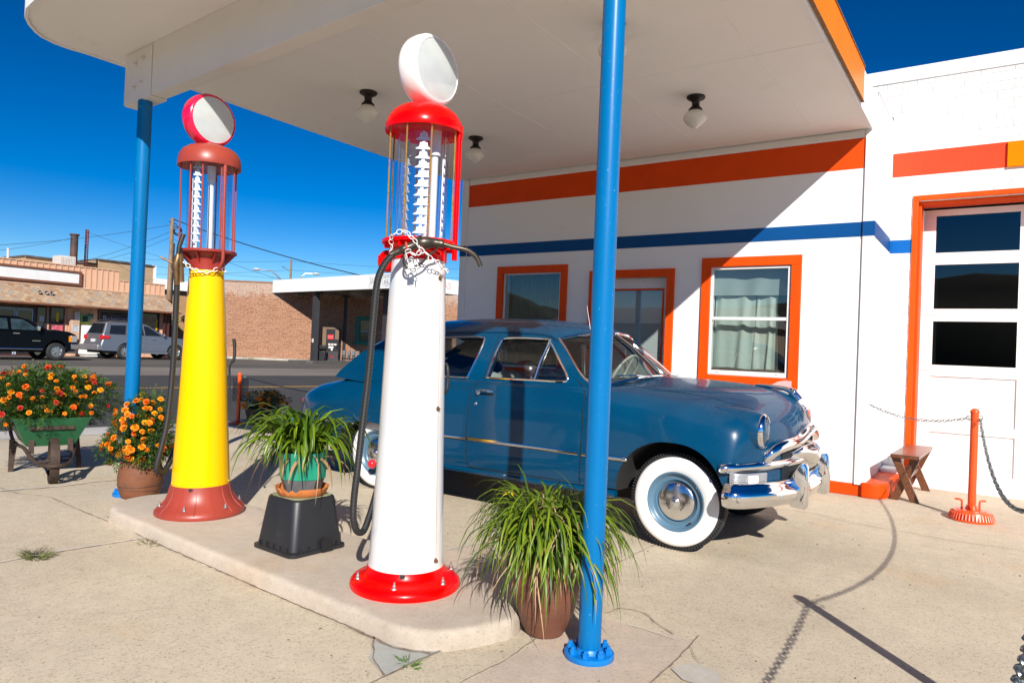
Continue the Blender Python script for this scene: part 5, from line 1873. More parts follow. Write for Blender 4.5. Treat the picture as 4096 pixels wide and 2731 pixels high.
def marigold(name, label, loc, lobes, nleaf, nfl, seed, stems=26, face=None, red=.12, fsc=1.0, base=(0, 0, 0)):
    """lobes: list of (x, y, z, rx, ry, rz) ellipsoids in local coordinates"""
    r = random.Random(seed)
    root = thing(name, label, 'marigolds', loc)
    vol = [a[3]*a[4]*a[5] for a in lobes]
    fo = MB()
    for i in range(nleaf):
        L = r.choices(lobes, vol)[0]
        while True:
            q = Vector((r.uniform(-1, 1), r.uniform(-1, 1), r.uniform(-1, 1)))
            if q.length <= 1 and r.random() < .25+.75*q.length**2:
                break
        p = Vector((L[0]+q.x*L[3], L[1]+q.y*L[4], L[2]+q.z*L[5]))
        d = Vector((q.x+r.uniform(-.7, .7), q.y+r.uniform(-.7, .7), q.z*.5+r.uniform(-.3, .7)))
        pinnate(fo, p, d, r.uniform(.05, .09), r)
    fo.build('foliage', mari_leaf, root, flip=False)
    sm_ = MB()
    pts = []
    for i in range(nfl):
        L = r.choices(lobes, [v**.7 for v in vol])[0]
        for _ in range(50):
            q = Vector((r.gauss(0, 1), r.gauss(0, 1), r.gauss(.25, 1))).normalized()
            if face is not None and q.dot(Vector(face)) < r.uniform(-.15, .4):
                continue
            p = Vector((L[0]+q.x*L[3]*1.05, L[1]+q.y*L[4]*1.05, L[2]+q.z*L[5]*1.05))
            if all((p-o).length > .034*fsc for o, _ in pts):
                break
        pts.append((p, q))
    for p, q in pts:
        k = 3 if r.random() < red*.5 else 2 if r.random() < red else r.choice((0, 0, 1))
        f = bpy.data.objects.new('flower', FL[k])
        COL.objects.link(f)
        f.parent = root
        f.location = p
        d = (q+Vector((0.25, -0.35, .55))+Vector((r.uniform(-.4, .4), r.uniform(-.4, .4), r.uniform(-.2, .3)))).normalized()
        f.rotation_euler = d.to_track_quat('Z', 'Y').to_euler()
        s = r.uniform(.72, 1.18)*fsc
        f.scale = (s, s, s)
        sm_.tube([p-d*.015*s, p-d*.05-Vector((0, 0, .03))], .0018, 4)
    for i in range(stems):
        L = r.choices(lobes, vol)[0]
        a = r.uniform(0, 6.3)
        e = Vector((L[0]+math.cos(a)*L[3]*.7, L[1]+math.sin(a)*L[4]*.7, L[2]+L[5]*r.uniform(-.2, .7)))
        b0 = Vector(base)+Vector((r.uniform(-.08, .08), r.uniform(-.08, .08), 0))
        sm_.tube([b0, b0.lerp(e, .55)+Vector((0, 0, .03)), e], .0028, 5)
    # buds standing above the crown
    for i in range(nfl//4):
        L = r.choices(lobes, vol)[0]
        q = Vector((r.uniform(-.8, .8), r.uniform(-.8, .8), 1)).normalized()
        p = Vector((L[0]+q.x*L[3], L[1]+q.y*L[4], L[2]+q.z*L[5]))
        e = p+q*r.uniform(.03, .08)
        sm_.tube([p, e], .0016, 4)
        sm_.lathe([(0, -.008), (.006, 0), (.005, .012), (0, .016)], 6, 0, T(*e))
    sm_.build('stem', M('marigold stem', (0.08, 0.11, 0.03), 0.6, var=0.3, vs=30), root, flip=False)
    return root
def strap(mb, p, d, L, w, droop, r, n=7):
    """one arching strap leaf"""
    d = Vector(d).normalized()
    pts = [Vector(p)]
    g = Vector((0, 0, -1))
    cur = d.copy()
    st = L/n
    lat = d.cross(g)*r.gauss(0, .13)
    for k in range(n):
        cur = (cur+g*droop*(k+1)/n*.42+lat).normalized()
        pts.append(pts[-1]+cur*st)
    s = d.cross(Vector((0, 0, 1)))
    if s.length < .05:
        s = Vector((1, 0, 0))
    s.normalize()
    s = (s+Vector((r.uniform(-.5, .5), r.uniform(-.5, .5), r.uniform(-.3, .3)))).normalized()
    vs = []
    for k, q in enumerate(pts):
        t = k/n
        ww = w*(min(1, .45+t*2.5))*(1-max(0, (t-.45)/.55)**1.6)
        nn = (pts[min(k+1, n)]-pts[max(k-1, 0)]).cross(s).normalized()
        vs += [q-s*ww+nn*ww*.35, q, q+s*ww+nn*ww*.35] if k < n else [q]
    fs = []
    for k in range(n-1):
        a = 3*k
        fs += [(a, a+1, a+4, a+3), (a+1, a+2, a+5, a+4)]
    a = 3*(n-1)
    fs += [(a, a+1, a+3), (a+1, a+2, a+3)]
    mb.add(vs, fs)
def strap_plant(name, label, loc, n, rim, Lr, w, seed, m, droop=(1.2, 2.4), up=(.5, 1.6), dry=0, cat='plant', zr=0.0, skew=(0, 0), dryL=.5):
    r = random.Random(seed)
    root = thing(name, label, cat, loc)
    mb = MB()
    for i in range(n):
        a = r.uniform(0, 2*PI)
        b = rim*math.sqrt(r.random())
        p = (math.cos(a)*b, math.sin(a)*b, zr+r.uniform(-.02, .02))
        a2 = a+r.gauss(0, .8)
        u = r.uniform(*up)*(1.5 if r.random() < .12 else 1)
        d = (math.cos(a2)+skew[0], math.sin(a2)+skew[1], u)
        strap(mb, p, d, r.uniform(*Lr), w*r.uniform(.6, 1.15), r.uniform(*droop), r)
    mb.build('leaves', m, root, flip=False, ang=80)
    if dry:
        mb = MB()
        for i in range(dry):
            a = r.uniform(0, 2*PI)
            b = rim*r.uniform(.5, 1)
            a2 = a+r.uniform(-.4, .4)
            strap(mb, (math.cos(a)*b, math.sin(a)*b, zr), (math.cos(a2), math.sin(a2), r.uniform(.1, .9)), r.uniform(*Lr)*r.uniform(dryL, 1), w*r.uniform(.4, .9), r.uniform(2.0, 3.2), r)
        mb.build('dry_leaves', dry_leaf, root, flip=False, ang=80)
    return root
terracotta_dark = M('brown ceramic', (0.20, 0.075, 0.038), 0.55, var=0.3, vs=7, bp=0.25, bs=25, dirt=(0.11, 0.045, 0.03), ds=6, dt=0.6)
soil = M('potting soil', (0.035, 0.025, 0.018), 0.95, var=0.4, vs=40)

# ---- black step stool with the green pot
TO = (-0.5665, 0.824)     # away from the viewer on the ground
bx = thing('step_stool', 'black moulded plastic step box with arched notch carrying the green pot', 'step box', (-3.475, 2.865, 0.09), R(-3))
bx.scale = (1.03, 1.03, 1.0)
def ring_sq(h, r, n=6):
    return rrect(-h, h, -h, h, r, n)
mb = MB()
lv = [(0.192, 0.045, 0), (0.196, 0.045, 0.004), (0.196, 0.045, 0.022), (0.186, 0.042, 0.026), (0.180, 0.045, 0.03), (0.150, 0.055, 0.300), (0.146, 0.055, 0.312), (0.138, 0.05, 0.317)]
vs, fs = [], []
for h, r, z in lv:
    vs += [(x, y, z) for x, y in ring_sq(h, r)]
k = len(ring_sq(.1, .01))
for j in range(len(lv)-1):
    fs += [(j*k+i, j*k+(i+1) % k, (j+1)*k+(i+1) % k, (j+1)*k+i) for i in range(k)]
fs.append(tuple((len(lv)-1)*k+i for i in range(k)))
mb.add(vs, fs)
for a in range(4):
    for i in range(5):
        mb.box(-.13+.065*i-.005, -.13+.065*i+.005, -.188, -.176, .02, .05, 0, RZ(a*PI/2))
sb = mb.build('shell', M('black moulded plastic', (0.015, 0.016, 0.019), 0.42, var=0.35, vs=4, stretch=(1, 1, 0.25), dirt=(0.06, 0.06, 0.066), ds=16, dt=0.66), bx, ang=40)
mb = MB()
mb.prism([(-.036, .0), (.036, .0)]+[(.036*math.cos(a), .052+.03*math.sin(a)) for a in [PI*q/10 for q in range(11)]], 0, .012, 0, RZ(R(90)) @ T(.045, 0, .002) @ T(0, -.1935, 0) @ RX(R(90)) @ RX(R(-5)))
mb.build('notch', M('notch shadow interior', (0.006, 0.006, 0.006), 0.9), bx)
mb = MB()
mb.prism(ring_sq(.135, .05), .3165, .3205)
mb.build('tread_pad', M('mossy rubber pad', (0.27, 0.29, 0.16), 0.85, var=0.25, vs=20, bp=0.3, bs=150), bx)
gp = thing('plant_pot', 'green eight sided pot with grey foot standing in a chipped terracotta saucer', 'plant pot', (-3.475, 2.865, 0.411), R(20))
gp.scale = (1.1, 1.1, 1.1)
mb = MB()
mb.lathe([(.0, .0), (.118, .0), (.128, .006), (.142, .036), (.146, .045), (.139, .046), (.132, .034), (.12, .012), (0, .010)], 40)
vs_ = [v for v in mb.v]
for v in mb.v:
    if v.z > .03 and math.atan2(v.y, v.x) < -1.2 and math.atan2(v.y, v.x) > -1.9:
        v.z -= .018*abs(math.sin(9*math.atan2(v.y, v.x)))
mb.build('saucer', M('terracotta', (0.60, 0.19, 0.05), 0.8, var=0.15, vs=12, bp=0.2), gp)
mb = MB()
mb.lathe([(.0, .012), (.092, .012), (.096, .02), (.118, .085), (.121, .090)], 8, 0, RZ(R(22)))
mb.build('foot', M('grey pot foot', (0.13, 0.135, 0.14), 0.6, var=0.2, vs=20), gp, ang=20)
mb = MB()
mb.lathe([(.1195, .088), (.124, .092), (.130, .23), (.132, .235), (.124, .236), (.118, .21), (0, .205)], 8, 0, RZ(R(22)))
mb.build('pot', M('green glazed pot', (0.012, 0.26, 0.16), 0.4, var=0.12, vs=14, coat=0.2, dirt=(0.25, 0.36, 0.30), ds=24, dt=0.7), gp, ang=20)
mb = MB()
mb.lathe([(.116, .2075), (0, .212)], 12)
mb.build('soil', soil, gp)
strap_plant('strap_leaf_plant', 'arching strap leaved green plant growing in the green pot on the black box', (-3.475, 2.865, 0.64), 235, .10, (.26, .60), .0130, 11, strap_leaf, (1.5, 2.9), (.9, 5.5), 16)

# ---- big brown pot with grassy plant
bpX, bpY = -1.745, 2.91
bp2 = thing('plant_pot', 'tall round brown ceramic pot beside the blue column', 'plant pot', (bpX, bpY, 0), 0)
mb = MB()
mb.lathe([(0, 0), (.070, 0), (.088, .008), (.112, .05), (.138, .12), (.156, .20), (.163, .29), (.158, .36), (.148, .41), (.150, .425), (.154, .432), (.140, .433), (.130, .39), (0, .38)], 48)
mb.build('pot', M('reddish brown ceramic', (0.155, 0.06, 0.035), 0.5, var=0.22, vs=5, bp=0.25, bs=30, stretch=(1, 1, 2.5), dirt=(0.09, 0.045, 0.03), ds=9, dt=0.62), bp2)
mb = MB()
mb.lathe([(.135, .391), (0, .40)], 16)
mb.build('soil', soil, bp2)
gpz = strap_plant('grassy_plant', 'shaggy grass like daylily spilling over the tall brown pot', (bpX, bpY, 0.415), 700, .125, (.22, .56), .0078, 21, grass_leaf, (1.7, 3.2), (.35, 4.2), 200, zr=0.0, dryL=.35, skew=(.22, .15))
rt = random.Random(77)
for nm, cnt, mt_, ww in (('leaves', 420, grass_leaf, .0058), ('dry_leaves', 90, dry_leaf, .0045)):
    mb = MB()
    for i in range(cnt):
        a, b = rt.uniform(0, 2*PI), .17*math.sqrt(rt.random())
        p = (math.cos(a)*b, math.sin(a)*b, rt.uniform(-.02, .20))
        d = Vector((math.cos(a)*.6+rt.gauss(0, .8), math.sin(a)*.6+rt.gauss(0, .8), rt.uniform(-.3, .9)))
        strap(mb, p, d, rt.uniform(.10, .30), ww*rt.uniform(.6, 1.1), rt.uniform(.6, 2.6), rt, 5)
    mb.build(nm, mt_, gpz, flip=False, ang=80)
# two small yellow blooms on the grassy plant
for px, py, pz in ((-.16, -.12, .24), (-.17, -.10, .15)):
    mb = MB()
    for k in range(6):
        a = k*PI/3
        strap(mb, (0, 0, 0), (math.cos(a), math.sin(a), .6), .04, .006, 1.5, rc, 4)
    f = mb.build('flower', M('yellow lily petals', (0.85, 0.55, 0.02), 0.5, var=0.15, vs=30), gpz, flip=False)
    f.location = (px, py, pz)

# ---- brown barrel pot with marigolds
bqx, bqy = -5.80, 3.10+0.02
brl = thing('plant_pot', 'brown wired barrel shaped pot holding marigolds at the left end of the island', 'plant pot', (bqx, bqy, 0))
brl.scale = (.93, .93, .97)
mb = MB()
mb.lathe([(0, 0), (.135, 0), (.150, .012), (.168, .06), (.181, .12), (.184, .17), (.178, .23), (.165, .285), (.158, .31), (.148, .312), (.142, .28), (0, .27)], 48)
mb.build('pot', M('cracked brown clay', (0.175, 0.062, 0.026), 0.7, var=0.25, vs=6, bp=0.5, bs=14, dirt=(0.13, 0.06, 0.035), ds=7, dt=0.6), brl)
mb = MB()
for z, rr, tl in ((.115, .1835, .02), (.075, .1745, -.03)):
    mb.tube([(rr*math.cos(a), rr*math.sin(a), z+tl*.3*math.sin(a*1.0)) for a in [2*PI*q/48 for q in range(48)]], .0016, 5, closed=True)
mb.build('wire_hoop', M('thin wire', (0.12, 0.10, 0.09), 0.4, metal=0.6), brl)
mb = MB()
mb.lathe([(.15, .285), (0, .30)], 16)
mb.build('soil', soil, brl)
marigold('marigold_plant', 'rounded orange marigold bush growing in the brown barrel pot', (bqx, bqy, 0.28), [(0, 0, .20, .25, .24, .18), (-.02, 0, .36, .20, .19, .15), (-.17, -.06, .10, .17, .16, .12), (.12, .0, .12, .17, .17, .12), (.0, .05, .47, .12, .12, .10)], 2200, 70, 31, face=(.55, -.8, .2), red=.12, fsc=.85)

# ---- green wheelbarrow full of marigolds
wb = thing('wheelbarrow', 'old green metal wheelbarrow with rusty iron wheel used as a flower planter', 'wheelbarrow', (-7.15, 3.0, 0), R(-18))
green_rust = M('chipped green paint', (0.016, 0.105, 0.04), 0.5, var=0.2, vs=6, dirt=(0.06, 0.03, 0.018), ds=15, dt=0.63)
rust = M('brown rusty iron', (0.060, 0.038, 0.028), 0.75, metal=0.3, var=0.4, vs=20, dirt=(0.05, 0.10, 0.06), ds=18, dt=0.66)
mb = MB()
# tray: front (x+) narrow, sloping sides
bt = [(.02, -.185), (.02, .185), (-.58, .22), (-.58, -.22)]
tp = [(.14, -.30), (.14, .30), (-.75, .34), (-.75, -.34)]
vs = [(x, y, .285) for x, y in bt]+[(x, y, .545) for x, y in tp]
vs += [(x*.97, y*.97, .30) for x, y in bt]+[(x*.98-.003, y*.975, .545) for x, y in tp]
fs = [(3, 2, 1, 0)]+[(k, (k+1) % 4, 4+(k+1) % 4, 4+k) for k in range(4)]+[(8, 9, 10, 11)]+[(8+(k+1) % 4, 8+k, 12+k, 12+(k+1) % 4) for k in range(4)]+[(4+k, 4+(k+1) % 4, 12+(k+1) % 4, 12+k) for k in range(4)]
mb.add(vs, fs)
mb.tube([(x, y, .547) for x, y in tp], .009, 8, closed=True)
mb.build('tray', green_rust, wb, ang=30)
mb = MB()
mb.box(-.60, .0, -.24, .24, .47, .50)
mb.build('soil', soil, wb)
mb = MB()
wxc, wr = .33, .195
q = T(wxc, 0, wr) @ RZ(R(-1)) @ RX(R(90))
mb.lathe([(wr-.012, -.036), (wr, -.034), (wr+.002, 0), (wr, .034), (wr-.012, .036), (wr-.009, 0), (wr-.012, -.036)], 48, 0, q)
mb.tube([(0, 0, -.06), (0, 0, .06)], .022, 12, mtx=q)
for k in range(7):
    a = 2*PI*k/7
    for sg in (-1, 1):
        mb.tube([(.02*math.cos(a), .02*math.sin(a), .03*sg), ((wr-.01)*math.cos(a), (wr-.01)*math.sin(a), .0)], .006, 6, mtx=q)
mb.build('wheel', rust, wb, ang=40)
mb = MB()
fr = spline([(-.95, -.30, .50), (-.55, -.26, .275), (-.1, -.20, .262), (.10, -.17, .225), (.30, -.13, .185), (.48, -.09, .18), (.545, 0, .18), (.48, .09, .18), (.30, .13, .185), (.10, .17, .225), (-.1, .20, .262), (-.55, .26, .275), (-.95, .30, .50)], 5)
mb.tube(fr, .0165, 10)
mb.tube([(wxc, -.13, .19), (wxc, .13, .19)], .012, 8)
mb.build('frame', rust, wb)
for sg in (-1, 1):
    mb = MB()
    lg = [(-.42, sg*.25, .28), (-.40, sg*.27, .10), (-.39, sg*.275, .0), (-.44, sg*.275, .004), (-.56, sg*.27, .28)]
    mb.sweep(lg[:3], [(-.022, -.004), (.022, -.004), (.022, .004), (-.022, .004)], up=(1, 0, 0))
    mb.sweep(lg[2:], [(-.018, -.004), (.018, -.004), (.018, .004), (-.018, .004)], up=(1, 0, 0))
    mb.build('leg', rust, wb)
mb = MB()
mb.sweep([(-.41, -.27, .10), (-.41, .27, .12)], [(-.016, -.004), (.016, -.004), (.016, .004), (-.016, .004)])
mb.build('cross_brace', rust, wb)
for sg in (-1, 1):
    mb = MB()
    mb.sweep([(.06, sg*.15, .225), (.045, sg*.15, .36), (.10, sg*.15, .46)], [(-.022, -.003), (.022, -.003), (.022, .003), (-.022, .003)], up=(1, 0, 0))
    mb.build('brace', rust, wb)
mb = MB()
mb.sweep([(.108, -.17, .458), (.108, .17, .458)], [(-.016, -.003), (.016, -.003), (.016, .003), (-.016, .003)], up=(1, 0, 0))
mb.build('tray_strap', rust, wb)
marigold('marigold_bed', 'wide mass of orange and red marigolds overflowing the green wheelbarrow', (-7.15, 3.0, 0.50), [(-.26, -.08, .20, .36, .34, .24), (-.42, .10, .24, .40, .38, .26), (-.18, .28, .20, .30, .30, .24), (-.20, .46, .17, .22, .24, .2), (-.26, -.36, .19, .32, .28, .24), (.0, .02, .13, .15, .34, .12), (.10, -.05, .07, .10, .26, .07)], 5200, 100, 41, stems=40, face=(.8, -.35, .35), red=.22, base=(-.2, 0, 0), fsc=.82)

# ---- marigolds in a low pot behind the green pot
lp = thing('plant_pot', 'low dark planter with marigolds near the car tail, behind the strap leaved plant', 'plant pot', (-10.1, 7.42, -.085))
mb = MB()
mb.lathe([(0, 0), (.20, 0), (.27, .26), (.28, .28), (.25, .285), (.23, .25), (0, .25)], 28)
mb.build('pot', M('dark planter', (0.05, 0.035, 0.028), 0.7, var=0.3), lp)
mb = MB()
mb.lathe([(.235, .252), (0, .262)], 12)
mb.build('soil', soil, lp)
marigold('marigold_plant', 'orange marigolds in the low planter near the car tail', (-10.1, 7.42, 0.155), [(0, 0, .14, .34, .34, .17), (.16, .10, .13, .26, .26, .15), (.12, .08, .22, .14, .14, .12)], 900, 44, 51, stems=90, face=(.7, -.7, .3), red=.05, fsc=1.0)

# ------------------------------------------------------------------ stanchions and chains
st_or = M('orange stanchion enamel', (0.80, 0.085, 0.012), 0.35, var=0.12, vs=5, coat=0.2, dirt=(0.45, 0.06, 0.03), ds=20, dt=0.7)
dark_steel = M('dark steel chain', (0.16, 0.19, 0.20), 0.35, metal=0.85, var=0.25, vs=40)
def stanchion(loc, label, h=.985, drum=True, m=st_or):
    s = thing('stanchion', label, 'stanchion', loc, .4, 'orange chain stanchions')
    mb = MB()
    mb.lathe([(.032, .02), (.032, h-.045), (.037, h-.044), (.037, h-.032), (.034, h-.018), (.020, h-.004), (0, h)], 28)
    mb.build('post', m, s)
    mb = MB()
    if drum:
        mb.lathe([(0, 0), (.172, 0), (.178, .008), (.172, .016), (.162, .022), (.148, .078), (.142, .086), (.115, .088), (.112, .094), (.05, .096), (.04, .13), (.033, .132)], 48)
        for k in range(40):
            a = 2*PI*k/40
            mb.tube([(.172*math.cos(a), .172*math.sin(a), .02), (.155*math.cos(a), .155*math.sin(a), .072)], [.007, .0045], 5)
        for a in (.3, 2.6, 4.4):
            mb.tube(spline([(.075*math.cos(a), .075*math.sin(a), .09), (.075*math.cos(a), .075*math.sin(a), .15), (.085*math.cos(a), .085*math.sin(a), .168), (.13*math.cos(a), .13*math.sin(a), .17)], 4), .009, 8)
    else:
        mb.lathe([(0, 0), (.115, 0), (.118, .006), (.115, .05), (.10, .058), (.045, .062), (.034, .075)], 32)
    mb.build('base', m, s)
    for sg in (-1, 1):
        mb = MB()
        mb.torus(.02, .0035, T(sg*.045, 0, h-.085) @ RX(R(90)), 14, 6)
        mb.build('eye_ring', dark_steel, s)
    return s
s1 = stanchion((-.165, 7.50, 0), 'orange chain post on a brake drum base in front of the garage door')
s2 = stanchion((.19, 3.10, 0), 'orange chain post at the near right whose shadow falls across the apron', 1.0)
s3 = stanchion((-10.38, 7.17, -.10), 'small orange chain post with a hanging clear sign near the road', .87, False)
s4 = stanchion((-11.0, 2.6, -.10), 'orange chain post near the road behind the wheelbarrow', .87, False)
def chain_thing(label, pts, link, wire, m=dark_steel, name='chain'):
    c = Vector(pts[len(pts)//2])
    mb = MB()
    chain(mb, pts, link, wire)
    o = mb.build(name, m, None, (c.x, c.y, 0), flip=False)
    o.location = (c.x, c.y, 0)
    return tag(o, label, 'chain', 'barrier chains')
chain_thing('dark chain hanging from the building corner to the orange post by the bench', catenary((-1.07, 7.98, .93), (-.205, 7.50, .90), .085), .034, .0036)
chain_thing('dark chain sloping down to the right from the orange post before the garage door', catenary((-.125, 7.48, .90), (.19, 3.14, .915), .33, 50), .036, .0033)
chain_thing('thick dark chain crossing the lower right corner of the view', catenary((.185, 3.06, .915), (-.22, -.9, .90), .20, 50), .036, .0040)
chain_thing('thin chain running behind the car tail to the small orange post', catenary((-10.34, 7.21, .70), (-6.5, 9.9, .70), .30, 30), .032, .0035)
chain_thing('thin chain strung along the road edge left of the small orange post', catenary((-10.42, 7.13, .70), (-11.0, 2.64, .70), .20, 30), .032, .0035)
sg_ = thing('hanging_sign', 'small clear plastic sign hanging on the small orange post', 'sign', (-10.38, 7.17, -.10), A0)
mb = MB()
mb.add([(x, z, -.055) for x, z in rrect(-.135, .132, .385, .775, .025, 4)]+[(x, z, -.059) for x, z in rrect(-.135, .132, .385, .775, .025, 4)],
       [tuple(range(20)), tuple(range(39, 19, -1))]+[(k, (k+1) % 20, 20+(k+1) % 20, 20+k) for k in range(20)], 0, Matrix(((1, 0, 0, 0), (0, 0, -1, 0), (0, 1, 0, 0), (0, 0, 0, 1))))
mb.build('plate', glassy('hazy plastic', (0.60, 0.62, 0.66), 1.35, 0.3, 0.6), sg_)
mb = MB()
chain(mb, [(-.05, -.062, .78), (-.055, -.064, .52)], .034, .0035)
mb.build('chain_end', dark_steel, sg_, flip=False)

# ------------------------------------------------------------------ bench
wood = M('varnished dark wood', (0.13, 0.045, 0.018), 0.35, var=0.4, vs=7, bp=0.2, bs=40, stretch=(6, 0.7, 6), coat=0.2)
be = thing('bench', 'small brown plank bench with crossed legs beside the orange step', 'bench', (-.72, 8.45, 0), R(-2))
mb = MB()
mb.box(-.125, .125, -.52, .60, .425, .462)
mb.build('seat', wood, be, bevel=.004)
for y in (-.43, .44):
    for sg in (-1, 1):
        mb = MB()
        yy = y+.019*sg
        q = T(0, yy, 0)
        mb.add([(sg*x, -.018, z) for x, z in ((-.135, 0), (-.055, 0), (.125, .424), (.045, .424))]+[(sg*x, .018, z) for x, z in ((-.135, 0), (-.055, 0), (.125, .424), (.045, .424))],
               [(0, 1, 2, 3), (7, 6, 5, 4)]+[(k, 4+k, 4+(k+1) % 4, (k+1) % 4) for k in range(4)], 0, q)
        lgo = mb.build('leg', wood, be, bevel=.003)
        b_ = MB()
        for z in (.16, .20, .33, .37):
            xx = sg*(-.095+.18*z/.424)
            b_.ball((xx, yy-.019, z), .005, 8)
        b_.build('screw', M('dark screw', (0.12, 0.11, 0.10), 0.5), lgo)
mb = MB()
mb.box(-.02, .02, -.40, .41, .20, .24)
mb.build('stretcher', wood, be, bevel=.003)
# ------------------------------------------------------------------ across the road: tan store
tan_m = M('tan board siding', (0.66, 0.38, 0.245), 0.75, var=0.06, vs=0.8)
tan_b = M('tan battens', (0.58, 0.36, 0.235), 0.75, var=0.06)
brown_m = M('brown timber trim', (0.17, 0.062, 0.03), 0.7, var=0.2)
maroon_m = M('maroon frame', (0.07, 0.018, 0.016), 0.6, var=0.2)
def shingles():
    m, nt, b = nmat('mixed shingles')
    co = texco(nt)
    mp = nt.nodes.new('ShaderNodeMapping')
    mp.inputs['Rotation'].default_value = (0, R(-45), R(90))
    nt.links.new(co, mp.inputs[0])
    sx = nt.nodes.new('ShaderNodeSeparateXYZ')
    nt.links.new(co, sx.inputs[0])
    cb = nt.nodes.new('ShaderNodeCombineXYZ')
    nt.links.new(sx.outputs[1], cb.inputs[0])
    nt.links.new(sx.outputs[2], cb.inputs[1])
    br = nt.nodes.new('ShaderNodeTexBrick')
    br.inputs['Scale'].default_value = 1
    br.inputs['Brick Width'].default_value = 0.24
    br.inputs['Row Height'].default_value = 0.12
    br.inputs['Mortar Size'].default_value = 0.006
    br.inputs['Color1'].default_value = (0, 0, 0, 1)
    br.inputs['Color2'].default_value = (1, 1, 1, 1)
    br.inputs['Mortar'].default_value = (0.5, 0.5, 0.5, 1)
    nt.links.new(cb.outputs[0], br.inputs['Vector'])
    bw = nt.nodes.new('ShaderNodeRGBToBW')
    nt.links.new(br.outputs['Color'], bw.inputs[0])
    c = ramp(nt, bw.outputs[0], [(0.0, (0.30, 0.155, 0.085)), (0.25, (0.40, 0.27, 0.17)), (0.5, (0.44, 0.32, 0.21)), (0.7, (0.36, 0.23, 0.14)), (1.0, (0.30, 0.27, 0.23))])
    c = mixc(nt, br.outputs['Fac'], c, (0.15, 0.10, 0.07))
    nt.links.new(c, b.inputs['Base Color'])
    b.inputs['Roughness'].default_value = 0.95
    return m
shing = shingles()
shop_glass = M('dark shop glass', (0.02, 0.022, 0.025), 0.05, var=0.2, spec=0.7)
SX = -41.0
stq = (SX, 18, 0)
sto = thing('store', 'tan board sided store with brown shingled awning across the road', 'shop', stq)
def sb_(name, mb, m, parent=sto, **k):
    return mb.build(name, m, parent, stq, **k)
mb = MB()
mb.box(SX-9, SX, -12, 20.3, 0, 4.83)
mb.box(SX-9, SX, 20.3, 22.97, 0, 4.30)
sb_('wall', mb, tan_m)
mb = MB()
y = -11.8
while y < 22.95:
    mb.box(SX+.0005, SX+.035, y-.03, y+.03, 3.68, 4.81 if y < 20.2 else 4.28)
    y += 0.297
mb.box(SX-.05, SX+.05, -12, 20.33, 4.80, 4.86)
mb.box(SX-.05, SX+.05, 20.331, 23.0, 4.27, 4.33)
mb.box(SX+.001, SX+.06, -12, 22.99, 3.62, 3.69)
y = -11.7
while y < 22.9:
    mb.box(SX+.0005, SX+.02, y-.02, y+.02, 0, 2.7)
    y += 0.6
sb_('battens', mb, tan_b)
mb = MB()
frame(mb, 0, 0.001, 0, 0.001, 0, 0, 0.001, 0)
mb = MB()
mb.box(SX+.04, SX+.16, 6.0, 18.28, 4.45, 4.55)
mb.box(SX+.04, SX+.16, 6.0, 18.28, 3.79, 3.90)
mb.box(SX+.04, SX+.16, 18.17, 18.28, 3.901, 4.449)
ss = sb_('sign_frame', mb, brown_m)
mb = MB()
mb.box(SX+.04, SX+.10, 6.0, 18.169, 3.901, 4.449)
sb_('sign_face', mb, M('blank white sign', (0.72, 0.71, 0.70), 0.6, var=0.05), ss)
# shed awning with a hipped right end
mb = MB()
E0, E1 = 2.70, 3.64
vs = [(SX+1.05, -12, E0), (SX+1.05, 23.45, E0), (SX+.002, 22.92, E1), (SX+.002, -12, E1), (SX-.9, 23.45, E0), (SX+1.05, -12, E0-.07), (SX+1.05, 23.45, E0-.07), (SX+.002, 22.9, E0-.07), (SX+.002, -12, E0-.07), (SX-.9, 23.45, E0-.07), (SX-.9, 22.98, E1), (SX-.9, 22.98, E0-.07), (SX+.002, 22.98, E0-.07)]
mb.add(vs, [(0, 1, 2, 3), (1, 4, 10, 2), (0, 5, 6, 1), (1, 6, 9, 4), (5, 8, 7, 6), (6, 12, 11, 9)])
aw = sb_('awning', mb, shing, ang=20)
mb = MB()
mb.box(SX+1.052, SX+1.075, -12, 23.47, E0-.10, E0-.005)
mb.box(SX+.5, SX+.62, 15.3, 17.7, 2.56, 2.62)
mb.box(SX+.5, SX+.62, 20.2, 22.3, 2.56, 2.62)
sb_('gutter', mb, brown_m, aw)
mb = MB()
for dy in (-.32, 0, .25):
    q = T(SX+.62, 16.42+dy, 3.26) @ RZ(R(-30+dy*60)) @ RY(R(70))
    mb.lathe([(0, -.12), (.04, -.11), (.075, -.03), (.085, .02)], 12, 0, q)
    mb.tube([(SX+.62, 16.42+dy, 3.2), (SX+.5, 16.45, 3.05)], .015, 5)
sb_('floodlight', mb, M('floodlight', (0.25, 0.25, 0.25), 0.4), aw)
# doors, windows, posters
mb = MB()
for y0, y1, z0, z1 in ((14.4, 16.14, 0, 2.52), (16.2, 16.70, .95, 2.56), (16.84, 17.56, .1, 2.6), (19.25, 21.1, 1.2, 2.62), (21.5, 22.72, 1.2, 2.60)):
    w_ = MB()
    w_.box(SX+.003, SX+.06, y0, y1, z0, z1)
    wo = sb_('window' if z0 else 'door', w_, maroon_m)
    w_ = MB()
    w_.box(SX+.03, SX+.065, y0+.07, y1-.07, z0+.08, z1-.08)
    sb_('pane', w_, shop_glass, wo)
mb = MB()
for y0 in (14.5, 15.3):
    mb.box(SX+.066, SX+.09, y0, y0+.06, .05, 2.38)
    mb.box(SX+.066, SX+.09, y0+.70, y0+.76, .05, 2.38)
    mb.box(SX+.066, SX+.09, y0+.06, y0+.70, 2.30, 2.38)
sb_('door_frame', mb, M('pale grey door frame', (0.45, 0.50, 0.60), 0.4))
for y in (22.78, 23.02):
    mb = MB()
    mb.box(SX+.35, SX+.45, y, y+.1, 0, 2.63)
    sb_('post', mb, maroon_m)
